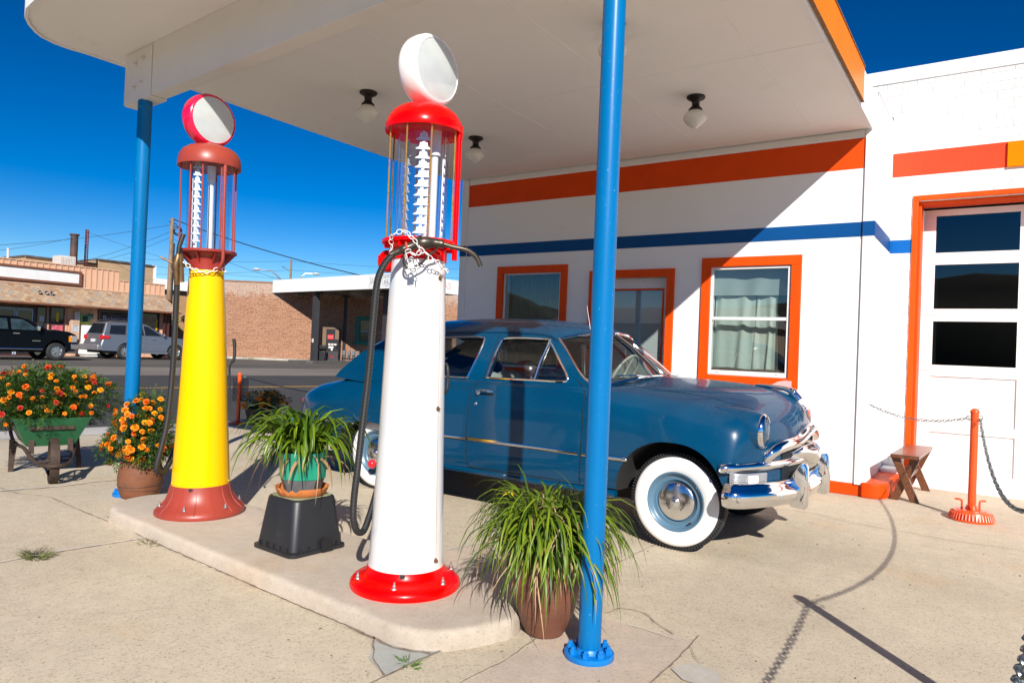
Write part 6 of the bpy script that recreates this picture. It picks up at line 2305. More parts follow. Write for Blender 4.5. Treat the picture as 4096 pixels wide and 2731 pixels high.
def wall_text(txt, y, z, size, m, parent, x=SX+.08, bold=True, sx=1.0, ital=0):
    q = Matrix(((0, 0, 1, x), (1, 0, 0, y), (0, 1, 0, z), (0, 0, 0, 1)))
    o = text_mesh(txt, size, 'lettering', m, parent, T(-stq[0], -stq[1], -stq[2]) @ q, 0.002, bold=bold, sx=sx)
    return o
pale_t = M('pale lettering', (0.42, 0.42, 0.46), 0.6)
mb = MB()
mb.box(SX+.066, SX+.075, 19.36, 21.0, 1.6, 2.5)
bn = sb_('banner', mb, M('dark maroon banner', (0.045, 0.022, 0.030), 0.5))
wall_text('Budweiser', 20.18, 2.13, .38, pale_t, bn, sx=.85, bold=False)
mb = MB()
bow_ = [(19.50, 2.02), (19.78, 2.44), (20.15, 2.28), (20.92, 2.42), (20.62, 1.93), (20.10, 2.06)]
mb.tube([(SX+.08, y, z) for y, z in bow_], .009, 4, closed=True)
sb_('emblem', mb, pale_t, bn)
wall_text('OPEN', 22.15, 2.15, .36, M('salmon neon off', (0.50, 0.20, 0.18), 0.5), sto, sx=.8)
for y0, y1, z0, z1, m, nm in ((18.04, 18.31, 1.88, 2.38, M('white notice', (0.55, 0.55, 0.58), 0.6), 'notice'), (18.33, 18.86, 1.72, 2.27, M('green poster', (0.10, 0.26, 0.07), 0.5, var=0.5, vs=6), 'poster'), (18.72, 19.0, 2.05, 2.30, M('dark green sign', (0.01, 0.10, 0.06), 0.5), 'wall_sign'), (22.50, 22.6, 1.6, 2.2, M('yellow strip sign', (0.75, 0.50, 0.01), 0.5), 'poster'), (17.15, 17.27, 1.80, 2.3, M('yellow strip sign', (0, 0, 0)), 'poster'), (16.95, 17.5, 1.2, 1.62, M('pink poster', (0.55, 0.12, 0.15), 0.5, var=0.6, vs=8), 'poster'), (16.36, 16.58, 1.75, 2.05, M('white notice', (0, 0, 0)), 'notice')):
    mb = MB()
    mb.box(SX+.067, SX+.072+.004*(y0 > 18.7), y0, y1, z0, z1)
    po_ = sb_(nm, mb, m)
    if nm == 'notice' and y0 > 18:
        l_ = MB()
        for k in range(8):
            l_.box(SX+.0725, SX+.0735, y0+.03, y1-.04, z1-.06-.05*k, z1-.045-.05*k)
        sb_('print', l_, M('grey print', (0.25, 0.2, 0.25), 0.8), po_)
    if m.name == 'green poster':
        wall_text('HONEY', 18.59, 1.785, .17, M('yellow print', (0.85, 0.70, 0.02), 0.5), po_)
        l_ = MB()
        l_.box(SX+.0725, SX+.0745, 18.45, 18.72, 1.88, 2.2)
        sb_('print', l_, M('dark print', (0.02, 0.02, 0.04), 0.8), po_)
    if nm == 'wall_sign':
        wall_text('OPEN', 18.86, 2.13, .10, M('white notice', (0, 0, 0)), po_, bold=False)
# rooftop things belong to the store
mb = MB()
mb.tube([(SX-1.6, 14.9*1.035, 4.6), (SX-1.6, 14.9*1.035, 5.46)], .055, 10)
mb.tube([(SX-1.6, 14.9*1.035, 5.46), (SX-1.6, 14.9*1.035, 5.50)], .08, 10)
sb_('vent_pipe', mb, M('white flue', (0.6, 0.6, 0.6), 0.5))
mb = MB()
mb.box(SX-2.5, SX-1.6, 17.9, 18.7, 4.84, 5.47)
for k in range(9):
    mb.box(SX-1.59, SX-1.57, 17.95+.08*k, 17.98+.08*k, 4.95, 5.4)
sb_('air_conditioner', mb, M('rooftop unit', (0.55, 0.53, 0.50), 0.6))
# drop box, freezer chest in front of the store
bxx = thing('drop_box', 'tan sheet metal drop box with a white sign in front of the store', 'drop box', (SX+.35, 17.93, 0))
mb = MB()
mb.box(-.16, .16, -.20, .20, .9, 1.92)
mb.box(-.06, .06, -.06, .06, 0, .9)
mb.build('box', M('tan metal', (0.50, 0.33, 0.22), 0.5), bxx, bevel=.02)
mb = MB()
mb.box(.162, .166, -.16, .17, 1.30, 1.66)
sgn = mb.build('sign', M('white notice', (0, 0, 0)), bxx)
q = Matrix(((0, 0, 1, .1675), (1, 0, 0, 0), (0, 1, 0, 0), (0, 0, 0, 1)))
for txt, z, s in (('AB&T', 1.60, .11), ('Spinning', 1.49, .085), ('Door Box', 1.37, .07)):
    text_mesh(txt, s, 'lettering', M('black print', (0.03, 0.03, 0.03), 0.6), sgn, T(0, 0, z) @ q, .001)
fz = thing('freezer', 'white ice freezer cabinet standing against the tan store', 'freezer', (SX+.5, 18.85, 0))
mb = MB()
mb.box(-.35, .35, -.58, .58, .12, 1.68)
mb.box(-.30, .30, -.5, .5, 0, .12)
mb.build('cabinet', M('white freezer', (0.78, 0.78, 0.77), 0.4), fz, bevel=.02)
mb = MB()
mb.box(.352, .36, -.30, .55, .3, 1.6)
fd = mb.build('door', M('white freezer', (0, 0, 0)), fz, bevel=.006)
mb = MB()
mb.box(.361, .39, -.24, -.20, .95, 1.35)
mb.build('handle', M('freezer handle', (0.3, 0.3, 0.3), 0.5), fd)

# yellowish brick block behind the store
bk = thing('brick_building', 'pale yellow brick building rising behind the tan store', 'building', (-47, 22, 0))
bko = (-47, 22, 0)
def old_brick(name, c1, c2, mort, w=.25, h=.085):
    m, nt, b = nmat(name)
    co = texco(nt)
    sx = nt.nodes.new('ShaderNodeSeparateXYZ')
    nt.links.new(co, sx.inputs[0])
    cb = nt.nodes.new('ShaderNodeCombineXYZ')
    ad = nt.nodes.new('ShaderNodeMath')
    nt.links.new(sx.outputs[0], ad.inputs[0])
    nt.links.new(sx.outputs[1], ad.inputs[1])
    nt.links.new(ad.outputs[0], cb.inputs[0])
    nt.links.new(sx.outputs[2], cb.inputs[1])
    br = nt.nodes.new('ShaderNodeTexBrick')
    br.inputs['Scale'].default_value = 1
    br.inputs['Brick Width'].default_value = w
    br.inputs['Row Height'].default_value = h
    br.inputs['Mortar Size'].default_value = .012
    br.inputs['Color1'].default_value = (*c1, 1)
    br.inputs['Color2'].default_value = (*c2, 1)
    br.inputs['Mortar'].default_value = (*mort, 1)
    nt.links.new(cb.outputs[0], br.inputs['Vector'])
    nt.links.new(br.outputs['Color'], b.inputs['Base Color'])
    b.inputs['Roughness'].default_value = .95
    return m
mb = MB()
mb.box(-60, -47, 17.9, 21.9, 0, 5.55)
mb.box(-60, -46.9, 21.9, 25.45, 0, 5.86)
bkw = mb.build('wall', old_brick('yellow brick', (0.42, 0.29, 0.16), (0.36, 0.24, 0.13), (0.40, 0.30, 0.2)), bk, bko)
mb = MB()
mb.box(-60, -46.9, 17.85, 21.89, 5.552, 5.66)
mb.box(-60, -46.8, 21.895, 25.5, 5.862, 5.96)
mb.build('coping', M('dark tar coping', (0.08, 0.075, 0.07), 0.8, var=0.5, vs=3, dirt=(0.5, 0.5, 0.5), ds=2, dt=0.62), bk, bko)
mb = MB()
mb.box(-53, -46.85, 25.46, 25.62, 5.0, 5.95)
mb.build('downpipe', white_paint, bk, bko)
ch = thing('chimney_stack', 'tall dark rusty metal chimney behind the store roof', 'chimney', (-45.5, 19.85, 0))
mb = MB()
mb.lathe([(.20, 4.6), (.20, 7.0), (.26, 7.02), (.26, 7.1), (.2, 7.1)], 16)
mb.build('flue', M('dark rusty metal', (0.075, 0.042, 0.034), 0.7, var=0.5, vs=2), ch)
mb = MB()
mb.box(-.5, .5, -.5, .5, 0, 4.65)
mb.build('base', M('dark rusty metal', (0, 0, 0)), ch)
ma = thing('radio_mast', 'thin rusty lattice mast beside the metal chimney', 'mast', (-46, 20.78, 0))
mb = MB()
for dx, dy in ((-.06, -.06), (.06, -.06), (0, .07)):
    mb.tube([(dx, dy, 0), (dx, dy, 7.55)], .035, 6)
for k in range(40):
    z = .2+.18*k
    mb.tube([(-.06, -.06, z), (.06, -.06, z+.09), (0, .07, z+.15)], .015, 4)
mb.build('lattice', M('dark red mast', (0.10, 0.02, 0.02), 0.6), ma)

# ------------------------------------------------------------------ stone wall building
wa = R(38)
WP = Vector((-40.0, 28.8, 0))
wd = Vector((math.cos(wa), math.sin(wa), 0))
wnrm = Vector((math.sin(wa), -math.cos(wa), 0))
def stone():
    m, nt, b = nmat('rough pink stone')
    co = texco(nt)
    sx = nt.nodes.new('ShaderNodeSeparateXYZ')
    nt.links.new(co, sx.inputs[0])
    cb = nt.nodes.new('ShaderNodeCombineXYZ')
    nt.links.new(sx.outputs[0], cb.inputs[0])
    nt.links.new(sx.outputs[2], cb.inputs[1])
    nz_t = nt.nodes.new('ShaderNodeTexNoise')
    nz_t.inputs['Scale'].default_value = 2.5
    nt.links.new(cb.outputs[0], nz_t.inputs['Vector'])
    vm = nt.nodes.new('ShaderNodeVectorMath')
    vm.operation = 'MULTIPLY_ADD'
    vm.inputs[1].default_value = (.20, .20, .20)
    nt.links.new(nz_t.outputs['Color'], vm.inputs[0])
    nt.links.new(cb.outputs[0], vm.inputs[2])
    br = nt.nodes.new('ShaderNodeTexBrick')
    br.inputs['Scale'].default_value = 1
    br.inputs['Brick Width'].default_value = .46
    br.inputs['Row Height'].default_value = .17
    br.inputs['Mortar Size'].default_value = .018
    br.inputs['Color1'].default_value = (0.44, 0.225, 0.135, 1)
    br.inputs['Color2'].default_value = (0.35, 0.165, 0.098, 1)
    br.inputs['Mortar'].default_value = (0.42, 0.26, 0.17, 1)
    nt.links.new(vm.outputs[0], br.inputs['Vector'])
    sz = nt.nodes.new('ShaderNodeMapRange')
    sz.inputs['From Min'].default_value = 3.6
    sz.inputs['From Max'].default_value = 5.0
    nt.links.new(sx.outputs[2], sz.inputs['Value'])
    f2 = noise(nt, co, 1.6, 6, .7)
    mm = nt.nodes.new('ShaderNodeMath')
    mm.operation = 'MULTIPLY_ADD'
    mm.inputs[1].default_value = .55
    nt.links.new(sz.outputs[0], mm.inputs[0])
    nt.links.new(f2, mm.inputs[2])
    k = ramp(nt, mm.outputs[0], [(0.66, (0, 0, 0)), (0.80, (.6, .6, .6))])
    c = mixc(nt, k, br.outputs['Color'], (0.55, 0.44, 0.36))
    f3 = noise(nt, co, 9, 4, .7)
    c = mixc(nt, 1.0, c, ramp(nt, f3, [(.34, (.50, .46, .44)), (.46, (.92, .92, .92)), (.7, (1.15, 1.15, 1.15))]), 'MULTIPLY')  # shade in the stone crevices put into the colour, placed by noise
    nt.links.new(c, b.inputs['Base Color'])
    b.inputs['Roughness'].default_value = .95
    h = mixc(nt, .6, br.outputs['Fac'], f3, 'SUBTRACT')
    bw = nt.nodes.new('ShaderNodeRGBToBW')
    nt.links.new(f3, bw.inputs[0])
    bump(nt, b, bw.outputs[0], 1.0, .12)
    return m
stn = stone()
sbl = thing('stone_building', 'long building of rough pinkish stone across the street', 'building', WP, wa)
mb = MB()
def wl_map(a, b, d):
    return Vector((a, d, b))
GW = (6.56, 7.28, 1.46, 2.82)
panel(mb, rect(-3.4, 16, -.01, 5.0), [rect(*GW)], wl_map, .4)
mb.box(-3.4, -3.0, .4, 14, -.01, 5.0)
mb.box(15.6, 16, .4, 14, -.01, 5.0)
mb.box(-3.0, 15.6, .4, 14, 4.7, 4.75)
mb.build('wall', stn, sbl)
mb = MB()
mb.box(-3.45, 16.05, -.04, .45, 5.002, 5.09)
mb.build('coping', M('brown coping', (0.26, 0.13, 0.075), 0.8, var=0.2), sbl)
mb = MB()
mb.box(-3.4, 16, -.8, -.005, -.01, .12)
mb.build('wall_footing', M('grey footing', (0.42, 0.38, 0.32), 0.9, var=0.2), sbl)
green_fr = M('dark green frame', (0.0, 0.13, 0.075), 0.5, var=0.15)
mb = MB()
frame(mb, GW[0]-.22, GW[1]+.22, GW[2]-.05, GW[3]+.26, .25, -.06, .1, .06)
mb.box(GW[0]-.32, GW[1]+.32, -.14, .1, GW[2]-.25, GW[2]-.052)
gw = mb.build('window', green_fr, sbl)
mb = MB()
mb.box(GW[0], GW[1], .10, .13, GW[2], GW[3])
gpn = mb.build('pane', M('amber dark glass', (0.12, 0.09, 0.04), 0.08, var=0.6, vs=2, spec=0.8), gw)
q = Matrix(((1, 0, 0, (GW[0]+GW[1])/2), (0, 0, -1, .098), (0, 1, 0, 0), (0, 0, 0, 1)))
text_mesh('REAL', .22, 'lettering', M('gilt lettering', (0.35, 0.30, 0.08), 0.5), gpn, T(0, 0, 2.35) @ q, .002, bold=True)
text_mesh('ESTATE', .17, 'lettering', M('white lettering', (0.5, 0.5, 0.5), 0.5), gpn, T(0, 0, 2.10) @ q, .002, bold=True)
mb = MB()
mb.box(GW[0], GW[1], .08, .12, 1.94, 1.99)
mb.build('sash', green_fr, gw)
# low yellowish gable in the alley
al = thing('shed', 'tan rendered shed with a white roof edge in the alley beside the store', 'shed', (-52, 30, 0))
mb = MB()
mb.box(-58, -52, 28.2, 33.5, 0, 4.75)
mb.build('wall', M('tan render', (0.40, 0.24, 0.12), 0.9, var=0.1), al, (-52, 30, 0))
mb = MB()
mb.box(-58.3, -51.6, 27.9, 33.8, 4.752, 5.5)
mb.build('roof', white_paint, al, (-52, 30, 0))

# ------------------------------------------------------------------ modern petrol canopy
P1 = Vector((-39.29, 29.28, 0))
P2 = Vector((-26.75, 27.95, 0))
cd_ = (P2-P1).normalized()
ang_c = math.atan2(cd_.y, cd_.x)
gc = thing('petrol_canopy', 'flat white canopy of a modern fuel station with faded lettering', 'canopy', P1, ang_c)
gL = (P2-P1).length
DEP = 4.6
mb = MB()
mb.box(0, gL, 0, .12, 4.38, 5.20)
mb.box(gL-.12, gL, .1205, DEP, 4.38, 5.20)
mb.box(0, .12, .1205, DEP, 4.38, 5.20)
mb.box(.1205, gL-.1205, DEP-.12, DEP, 4.38, 5.20)
gw_m = M('white sheet fascia', (0.80, 0.80, 0.79), 0.5, var=0.03)
fa = mb.build('fascia', gw_m, gc)
mb = MB()
mb.box(.121, gL-.121, .121, DEP-.121, 4.50, 4.56)
for k in range(14):
    mb.box(.5+k*.9, .62+k*.9, .13, DEP-.13, 4.40, 4.499)
mb.build('underside', M('grey brown underside', (0.20, 0.175, 0.15), 0.8, var=0.3, vs=1), gc)
for k in range(6):
    mb = MB()
    mb.box(1.2+k*2.0, 1.7+k*2.0, .8+.9*(k % 3), 1.3+.9*(k % 3), 4.20, 4.398)
    mb.build('lamp', M('lamp housing', (0.25, 0.23, 0.20), 0.6), gc)
fade = M('faded grey lettering', (0.50, 0.50, 0.50), 0.6)
fade2 = M('faded sign patch', (0.72, 0.72, 0.72), 0.6)
q = Matrix(((1, 0, 0, 0), (0, 0, -1, -.012), (0, 1, 0, 0), (0, 0, 0, 1)))
mb = MB()
mb.box(9.98, 12.35, -.006, -.001, 4.46, 5.17)
sp_ = mb.build('sign_patch', fade2, fa)
text_mesh('SAY', .46, 'lettering', fade, sp_, T(10.40, 0, 4.82) @ q, .003, bold=True, sx=.75)
text_mesh('66', .40, 'lettering', M('dark grey lettering', (0.22, 0.22, 0.22), 0.6), sp_, T(11.56, 0, 4.74) @ q, .003, bold=False)
text_mesh('ROUTE', .15, 'lettering', M('dark grey lettering', (0, 0, 0)), sp_, T(11.54, 0, 5.0) @ q, .003)
sh = [(11.2, 5.06), (11.30, 5.14), (11.42, 5.10), (11.54, 5.14), (11.66, 5.10), (11.80, 5.14), (11.90, 5.06), (11.86, 4.92), (11.90, 4.75), (11.84, 4.62), (11.70, 4.55), (11.55, 4.50), (11.40, 4.55), (11.26, 4.62), (11.20, 4.75), (11.24, 4.92)]
mb = MB()
mb.tube([(x, -.012, z) for x, z in sh], .010, 4, closed=True)
mb.build('emblem', M('dark grey lettering', (0, 0, 0)), sp_)
q2 = T(gL+.012, 0, 0) @ Matrix(((0, 0, 1, 0), (1, 0, 0, 0), (0, 1, 0, 0), (0, 0, 0, 1)))
text_mesh('GAS', .52, 'lettering', M('faded salmon lettering', (0.62, 0.50, 0.46), 0.6), fa, T(0, 3.35, 4.82) @ q2, .003, bold=True, sx=1.2)
mb = MB()
mb.box(gL+.001, gL+.006, 2.2, 4.3, 4.46, 5.17)
mb.build('sign_patch', fade2, fa)
post_m = M('dark grey post', (0.035, 0.036, 0.042), 0.5, var=0.15)
for px, py, lb in ((-34.95, 29.28, 'dark square canopy post beside the litter bin at the fuel station'), (-35.65, 32.35, 'dark square canopy post on the far end of the fuel island'), (-29.5, 29.9, 'dark square canopy post partly hidden by the white pump hose')):
    p_ = thing('canopy_post', lb, 'post', (px, py, 0), ang_c, 'dark posts of the fuel canopy')
    mb = MB()
    mb.box(-.16, .16, -.16, .16, .13, 4.30)
    mb.build('shaft', post_m, p_)
    mb = MB()
    mb.box(-.28, .28, -.28, .28, 4.302, 4.39)
    mb.build('cap', post_m, p_)
    if px > -35.2:
        mb = MB()
        mb.box(-.06, .13, -.166, -.162, 1.25, 1.48) if px < -30 else mb.box(-.1, .08, -.168, -.162, .95, 1.35)
        mb.build('sticker', M('white sticker', (0.7, 0.6, 0.55), 0.6) if px < -30 else M('yellow guard', (0.75, 0.48, 0.0), 0.5), p_)
mb = MB()
mb.prism([(-35.9, 28.1), (-34.2, 28.1), (-34.0, 28.4), (-34.6, 32.7), (-35.0, 33.0), (-36.3, 33.0)], 0, .13)
struct('fuel_island', mb, M('dark island kerb', (0.09, 0.085, 0.08), 0.8, var=0.3))
dsp = thing('fuel_dispenser', 'brown and black modern fuel dispenser with red notice under the canopy', 'fuel dispenser', (-35.45, 31.2, .13), A0)
mb = MB()
mb.box(-.72, .38, -.02, .40, 2.02, 2.13)
mb.box(-.70, -.46, .0, .38, 0, 2.019)
dm_ = mb.build('housing', M('dispenser brown', (0.17, 0.105, 0.06), 0.5), dsp)
mb = MB()
mb.box(-.455, .37, -.01, .38, .58, 2.019)
mb.build('head', M('dispenser black', (0.015, 0.015, 0.017), 0.4), dsp)
mb = MB()
mb.box(.12, .36, -.02, -.012, 1.36, 2.0)
mb.build('brown_panel', M('dispenser brown', (0, 0, 0)), dsp)
mb = MB()
mb.box(-.44, .37, -.01, .38, 0, .579)
lw_ = mb.build('lower_panel', M('dispenser grey', (0.045, 0.045, 0.05), 0.4), dsp)
mb = MB()
mb.box(-.36, .03, -.03, -.015, 1.36, 1.66)
rs_ = mb.build('red_notice', M('red notice', (0.60, 0.01, 0.015), 0.5), dsp)
qd = Matrix(((1, 0, 0, 0), (0, 0, -1, -.033), (0, 1, 0, 0), (0, 0, 0, 1)))
text_mesh('We appreciate', .06, 'lettering', M('white lettering', (0, 0, 0)), rs_, T(-.165, 0, 1.55) @ qd, .001)
text_mesh('your business', .06, 'lettering', M('white lettering', (0, 0, 0)), rs_, T(-.165, 0, 1.46) @ qd, .001)
mb = MB()
for k in range(3):
    mb.box(-.30+.19*k, -.15+.19*k, -.02, -.012, .98, 1.09)
mb.box(-.28, .04, -.02, -.012, .78, .92)
mb.box(-.12, .0, -.02, -.012, .64, .76)
mb.build('stickers', M('white sticker2', (0.6, 0.58, 0.55), 0.6), dsp)
mb = MB()
mb.tube([(.27, -.05, .85), (.30, -.08, 1.0), (.27, -.05, 1.1)], .04, 8)
mb.tube([(.34, -.06, 1.0), (.40, -.08, .5), (.36, -.05, .2)], .02, 6)
mb.build('nozzle', M('dispenser black', (0, 0, 0)), dsp)
text_mesh('66', .30, 'lettering', M('dull red lettering', (0.32, 0.02, 0.03), 0.5), lw_, T(-.03, 0, .24) @ qd, .001)
text_mesh('SAVE', .11, 'lettering', M('dull red lettering', (0, 0, 0)), lw_, T(-.32, 0, .33) @ qd, .001)
text_mesh('GAS', .11, 'lettering', M('dull red lettering', (0, 0, 0)), lw_, T(.27, 0, .33) @ qd, .001)
bi = thing('litter_bin', 'black covered litter bin beside the fuel dispenser', 'bin', (-35.25, 30.15, .13), A0)
mb = MB()
mb.box(-.24, .24, -.2, .2, 0, .62)
mb.build('body', M('dispenser black', (0, 0, 0)), bi, bevel=.03)
mb = MB()
mb.box(-.26, .26, -.22, .22, .70, .98)
mb.box(-.22, .22, .1, .2, .62, .70)
mb.build('lid', M('dispenser black', (0, 0, 0)), bi, bevel=.05)
mt = thing('gas_meter', 'cluster of grey meters and pipes on the shaded stone wall', 'meter', (WP+wd*5.6+wnrm*.25), wa)
mb = MB()
for k in range(4):
    mb.box(k*.3, k*.3+.18, -.1, .1, .5, .8)
    mb.tube([(k*.3+.09, 0, 0), (k*.3+.09, 0, .5)], .03, 6)
mb.tube([(-.1, 0, .4), (1.2, 0, .4)], .03, 6)
mb.build('pipes', M('grey meter', (0.12, 0.13, 0.14), 0.5), mt)
bo_ = thing('bollard', 'black bollard with yellow top beside the shaded stone wall', 'bollard', (-36.9, 33.1-.9, 0))
mb = MB()
mb.lathe([(.16, 0), (.16, .95), (0, .96)], 14)
mb.build('post', M('dispenser black', (0, 0, 0)), bo_)
mb = MB()
mb.lathe([(.165, .9), (.165, 1.0), (.1, 1.05), (0, 1.06)], 14)
mb.build('cap', M('yellow guard', (0, 0, 0)), bo_)
tuft('grass_tuft', 'green weeds growing along the foot of the stone wall', (-39.9, 28.0), 1.0, 500, .3, .8, weed_m, 9)

# ------------------------------------------------------------------ vehicles across the road
def vprism(mb, prof, w, tw=0.0, z0=0.0, z1=9.0, mi=0, rnd=.05):
    """side profile (y along, z) made into a body across x, narrowing by tw between z0 and z1"""
    n = len(prof)
    vs = []
    for s_, k in ((-1, 0), (-1, 1), (1, 1), (1, 0)):
        cyy = sum(p[0] for p in prof)/n
        czz = sum(p[1] for p in prof)/n
        for y, z in prof:
            t = max(0, min(1, (z-z0)/(z1-z0)))
            hw = w/2-tw*t
            if k == 0:
                d = Vector((y-cyy, z-czz))
                l = d.length
                d = d*(1-rnd/max(l, .3))
                vs.append((s_*hw, cyy+d.x, czz+d.y))
            else:
                vs.append((s_*(hw-rnd*.8), y, z))
    fs = [tuple(range(n)), tuple(3*n+k for k in reversed(range(n)))]
    for j in range(3):
        fs += [(j*n+k, j*n+(k+1) % n, (j+1)*n+(k+1) % n, (j+1)*n+k) for k in range(n)]
    mb.add(vs, fs, mi)
def arch(cy_, cz, r, n=8):
    return [(cy_+r*math.cos(PI-PI*k/n), cz+r*math.sin(PI*k/n)) for k in range(n+1)]
def road_wheel(parent, x, y, r, w, sg, alloy):
    wv = bpy.data.objects.new('wheel', None)
    COL.objects.link(wv)
    wv.parent = parent
    q = T(x, y, r) @ RY(R(90*sg))
    mb = MB()
    mb.lathe([(r*.62, -w/2), (r*.9, -w/2), (r, -w*.35), (r, w*.35), (r*.9, w/2), (r*.62, w/2), (r*.62, w*.2)], 32, 0, q)
    mb.build('tyre', tyre_m, wv, ang=45)
    mb = MB()
    mb.lathe([(r*.63, w*.45), (r*.58, w*.46), (r*.55, w*.2), (0, w*.2)], 28, 0, q)
    for k in range(5):
        a = 2*PI*k/5+.3
        mb.box(.02, r*.6, -r*.09, r*.09, w*.25, w*.42, 0, q @ RZ(a))
    mb.lathe([(r*.16, w*.3), (r*.15, w*.45), (0, w*.46)], 12, 0, q)
    mb.build('rim', alloy, wv, ang=40)
alloy = M('alloy rim', (0.60, 0.61, 0.63), 0.2, metal=0.9)
v_glass = M('dark vehicle glass', (0.012, 0.016, 0.02), 0.04, var=0.2, spec=0.8)
black_car = M('black vehicle paint', (0.003, 0.003, 0.004), 0.2, coat=0.08, spec=0.12)
silver_car = M('silver vehicle paint', (0.24, 0.255, 0.29), 0.32, metal=0.65, var=0.04, coat=0.2)
plastic_g = M('grey plastic', (0.06, 0.06, 0.065), 0.6)
def flat(mb, pts, x, th=.01, mi=0):
    """window or lamp outline (y, z) standing on the vehicle side at x"""
    n = len(pts)
    sgn = 1 if (callable(x) or x > 0) else -1
    vs = [((x(p) if callable(x) else x), p[0], p[1]) for p in pts]+[((x(p) if callable(x) else x)+th*sgn, p[0], p[1]) for p in pts]
    mb.add(vs, [tuple(range(n)), tuple(range(2*n-1, n-1, -1))]+[(k, (k+1) % n, n+(k+1) % n, n+k) for k in range(n)], mi)
# silver estate: nose towards +y, near side at local x = +0.95
suv = thing('suv', 'silver estate car parked nose to the stone wall side of the store', 'car', (-38.1, 20.2, 0), R(0))
SO = Vector((-38.1, 20.2, 0))
def yy(v):
    return v-20.2
mb = MB()
pf = [(yy(17.70), .42), (yy(17.66), .66), (yy(17.76), 1.0), (yy(17.78), 1.28), (yy(21.0), 1.26), (yy(22.2), 1.12), (yy(22.5), 1.0), (yy(22.58), .6), (yy(22.5), .38)]
pf += list(reversed(arch(yy(21.6), .40, .46)))+list(reversed(arch(yy(18.88), .40, .46)))
vprism(mb, pf, 1.92, .06, .7, 1.3)
suv_b = mb.build('body', silver_car, suv, ang=30)
mb = MB()
vprism(mb, [(yy(17.80), 1.27), (yy(18.02), 1.84), (yy(18.4), 1.90), (yy(19.8), 1.89), (yy(20.15), 1.80), (yy(21.05), 1.25)], 1.80, .24, 1.25, 1.9)
mb.build('cabin', silver_car, suv, ang=30)
gl = lambda p: .905-.24*max(0, (p[1]-1.25)/.65)-.005
for pts in ([(yy(18.08), 1.28), (yy(18.22), 1.72), (yy(18.98), 1.74), (yy(18.88), 1.28)], [(yy(19.0), 1.28), (yy(19.08), 1.74), (yy(19.80), 1.75), (yy(19.85), 1.27)], [(yy(19.92), 1.27), (yy(19.88), 1.75), (yy(20.12), 1.73), (yy(20.80), 1.27)]):
    mb = MB()
    flat(mb, pts, gl, .012)
    mb.build('side_window', v_glass, suv)
mb = MB()
mb.add([(-.72, yy(17.805), 1.30), (.72, yy(17.805), 1.30), (.60, yy(17.995), 1.80), (-.60, yy(17.995), 1.80)], [(0, 1, 2, 3)])
mb.build('rear_window', v_glass, suv, loc=(0, -.012, 0))
mb = MB()
mb.add([(-.76, yy(21.0), 1.28), (.76, yy(21.0), 1.28), (.60, yy(20.18), 1.80), (-.60, yy(20.18), 1.80)], [(0, 1, 2, 3)])
mb.build('windscreen', v_glass, suv, loc=(0, .015, .01))
for sg in (-1, 1):
    mb = MB()
    mb.box(sg*.945, sg*.70, yy(17.70), yy(17.80), .98, 1.2)
    mb.box(sg*.962, sg*.90, yy(17.72), yy(18.1), 1.03, 1.18)
    mb.build('tail_lamp', M('bright tail lens', (0.55, 0.01, 0.015), 0.15, coat=0.5), suv, bevel=.01)
mb = MB()
mb.box(-.96, .96, yy(17.50), yy(17.80), .42, .72)
mb.build('bumper', M('silver bumper', (0.24, 0.25, 0.28), 0.4, metal=0.5), suv, bevel=.05)
mb = MB()
mb.box(-.2, .2, yy(17.70), yy(17.745), .85, 1.0)
mb.build('number_plate', M('pale number plate', (0.65, 0.65, 0.66), 0.5), suv)
for sg in (-1, 1):
    mb = MB()
    mb.tube([(sg*.62, yy(18.2), 1.90), (sg*.62, yy(18.3), 1.97), (sg*.62, yy(19.6), 1.96), (sg*.62, yy(19.8), 1.88)], .02, 6)
    mb.build('roof_rail', plastic_g, suv)
mb = MB()
mb.box(.95, .975, yy(19.35), yy(21.15), .30, .40)
mb.box(.955, .965, yy(19.4), yy(21.1), .66, .72)
mb.build('running_board', M('silver bumper', (0, 0, 0)), suv)
mb = MB()
mb.box(.945, .97, yy(20.25), yy(20.45), 1.07, 1.11)
mb.build('door_handle', chrome, suv)
mb = MB()
mb.ball((1.02, yy(20.88), 1.30), .11, 10, 0, (.9, .6, .8))
mb.build('mirror', silver_car, suv)
for y in (18.88, 21.6):
    for sg in (-1, 1):
        road_wheel(suv, sg*.86, yy(y), .39, .26, sg, alloy)
mb = MB()
mb.box(-.85, .85, yy(17.85), yy(22.3), .3, .5)
mb.build('chassis', dark_under, suv)
# black pickup
pk_ = thing('pickup_truck', 'black crew cab pickup truck parked in front of the tan store', 'pickup truck', (-35.85, 13.0, 0), R(0))
def py_(v):
    return v-13.0
mb = MB()
pf = [(py_(9.7), .55), (py_(9.7), 1.25), (py_(12.0), 1.25), (py_(14.15), 1.30), (py_(14.6), 1.37), (py_(15.2), 1.30), (py_(15.5), 1.16), (py_(15.55), .75), (py_(15.45), .45)]
pf += list(reversed(arch(py_(14.69), .44, .47)))+list(reversed(arch(py_(11.0), .44, .47)))
vprism(mb, pf, 1.98, .05, .8, 1.4)
mb.build('body', black_car, pk_, ang=30)
mb = MB()
vprism(mb, [(py_(11.6), 1.24), (py_(11.75), 1.80), (py_(12.1), 1.89), (py_(13.2), 1.89), (py_(13.55), 1.80), (py_(14.4), 1.30)], 1.84, .22, 1.25, 1.9)
mb.build('cabin', black_car, pk_, ang=30)
gl2 = lambda p: .925-.22*max(0, (p[1]-1.25)/.65)-.004
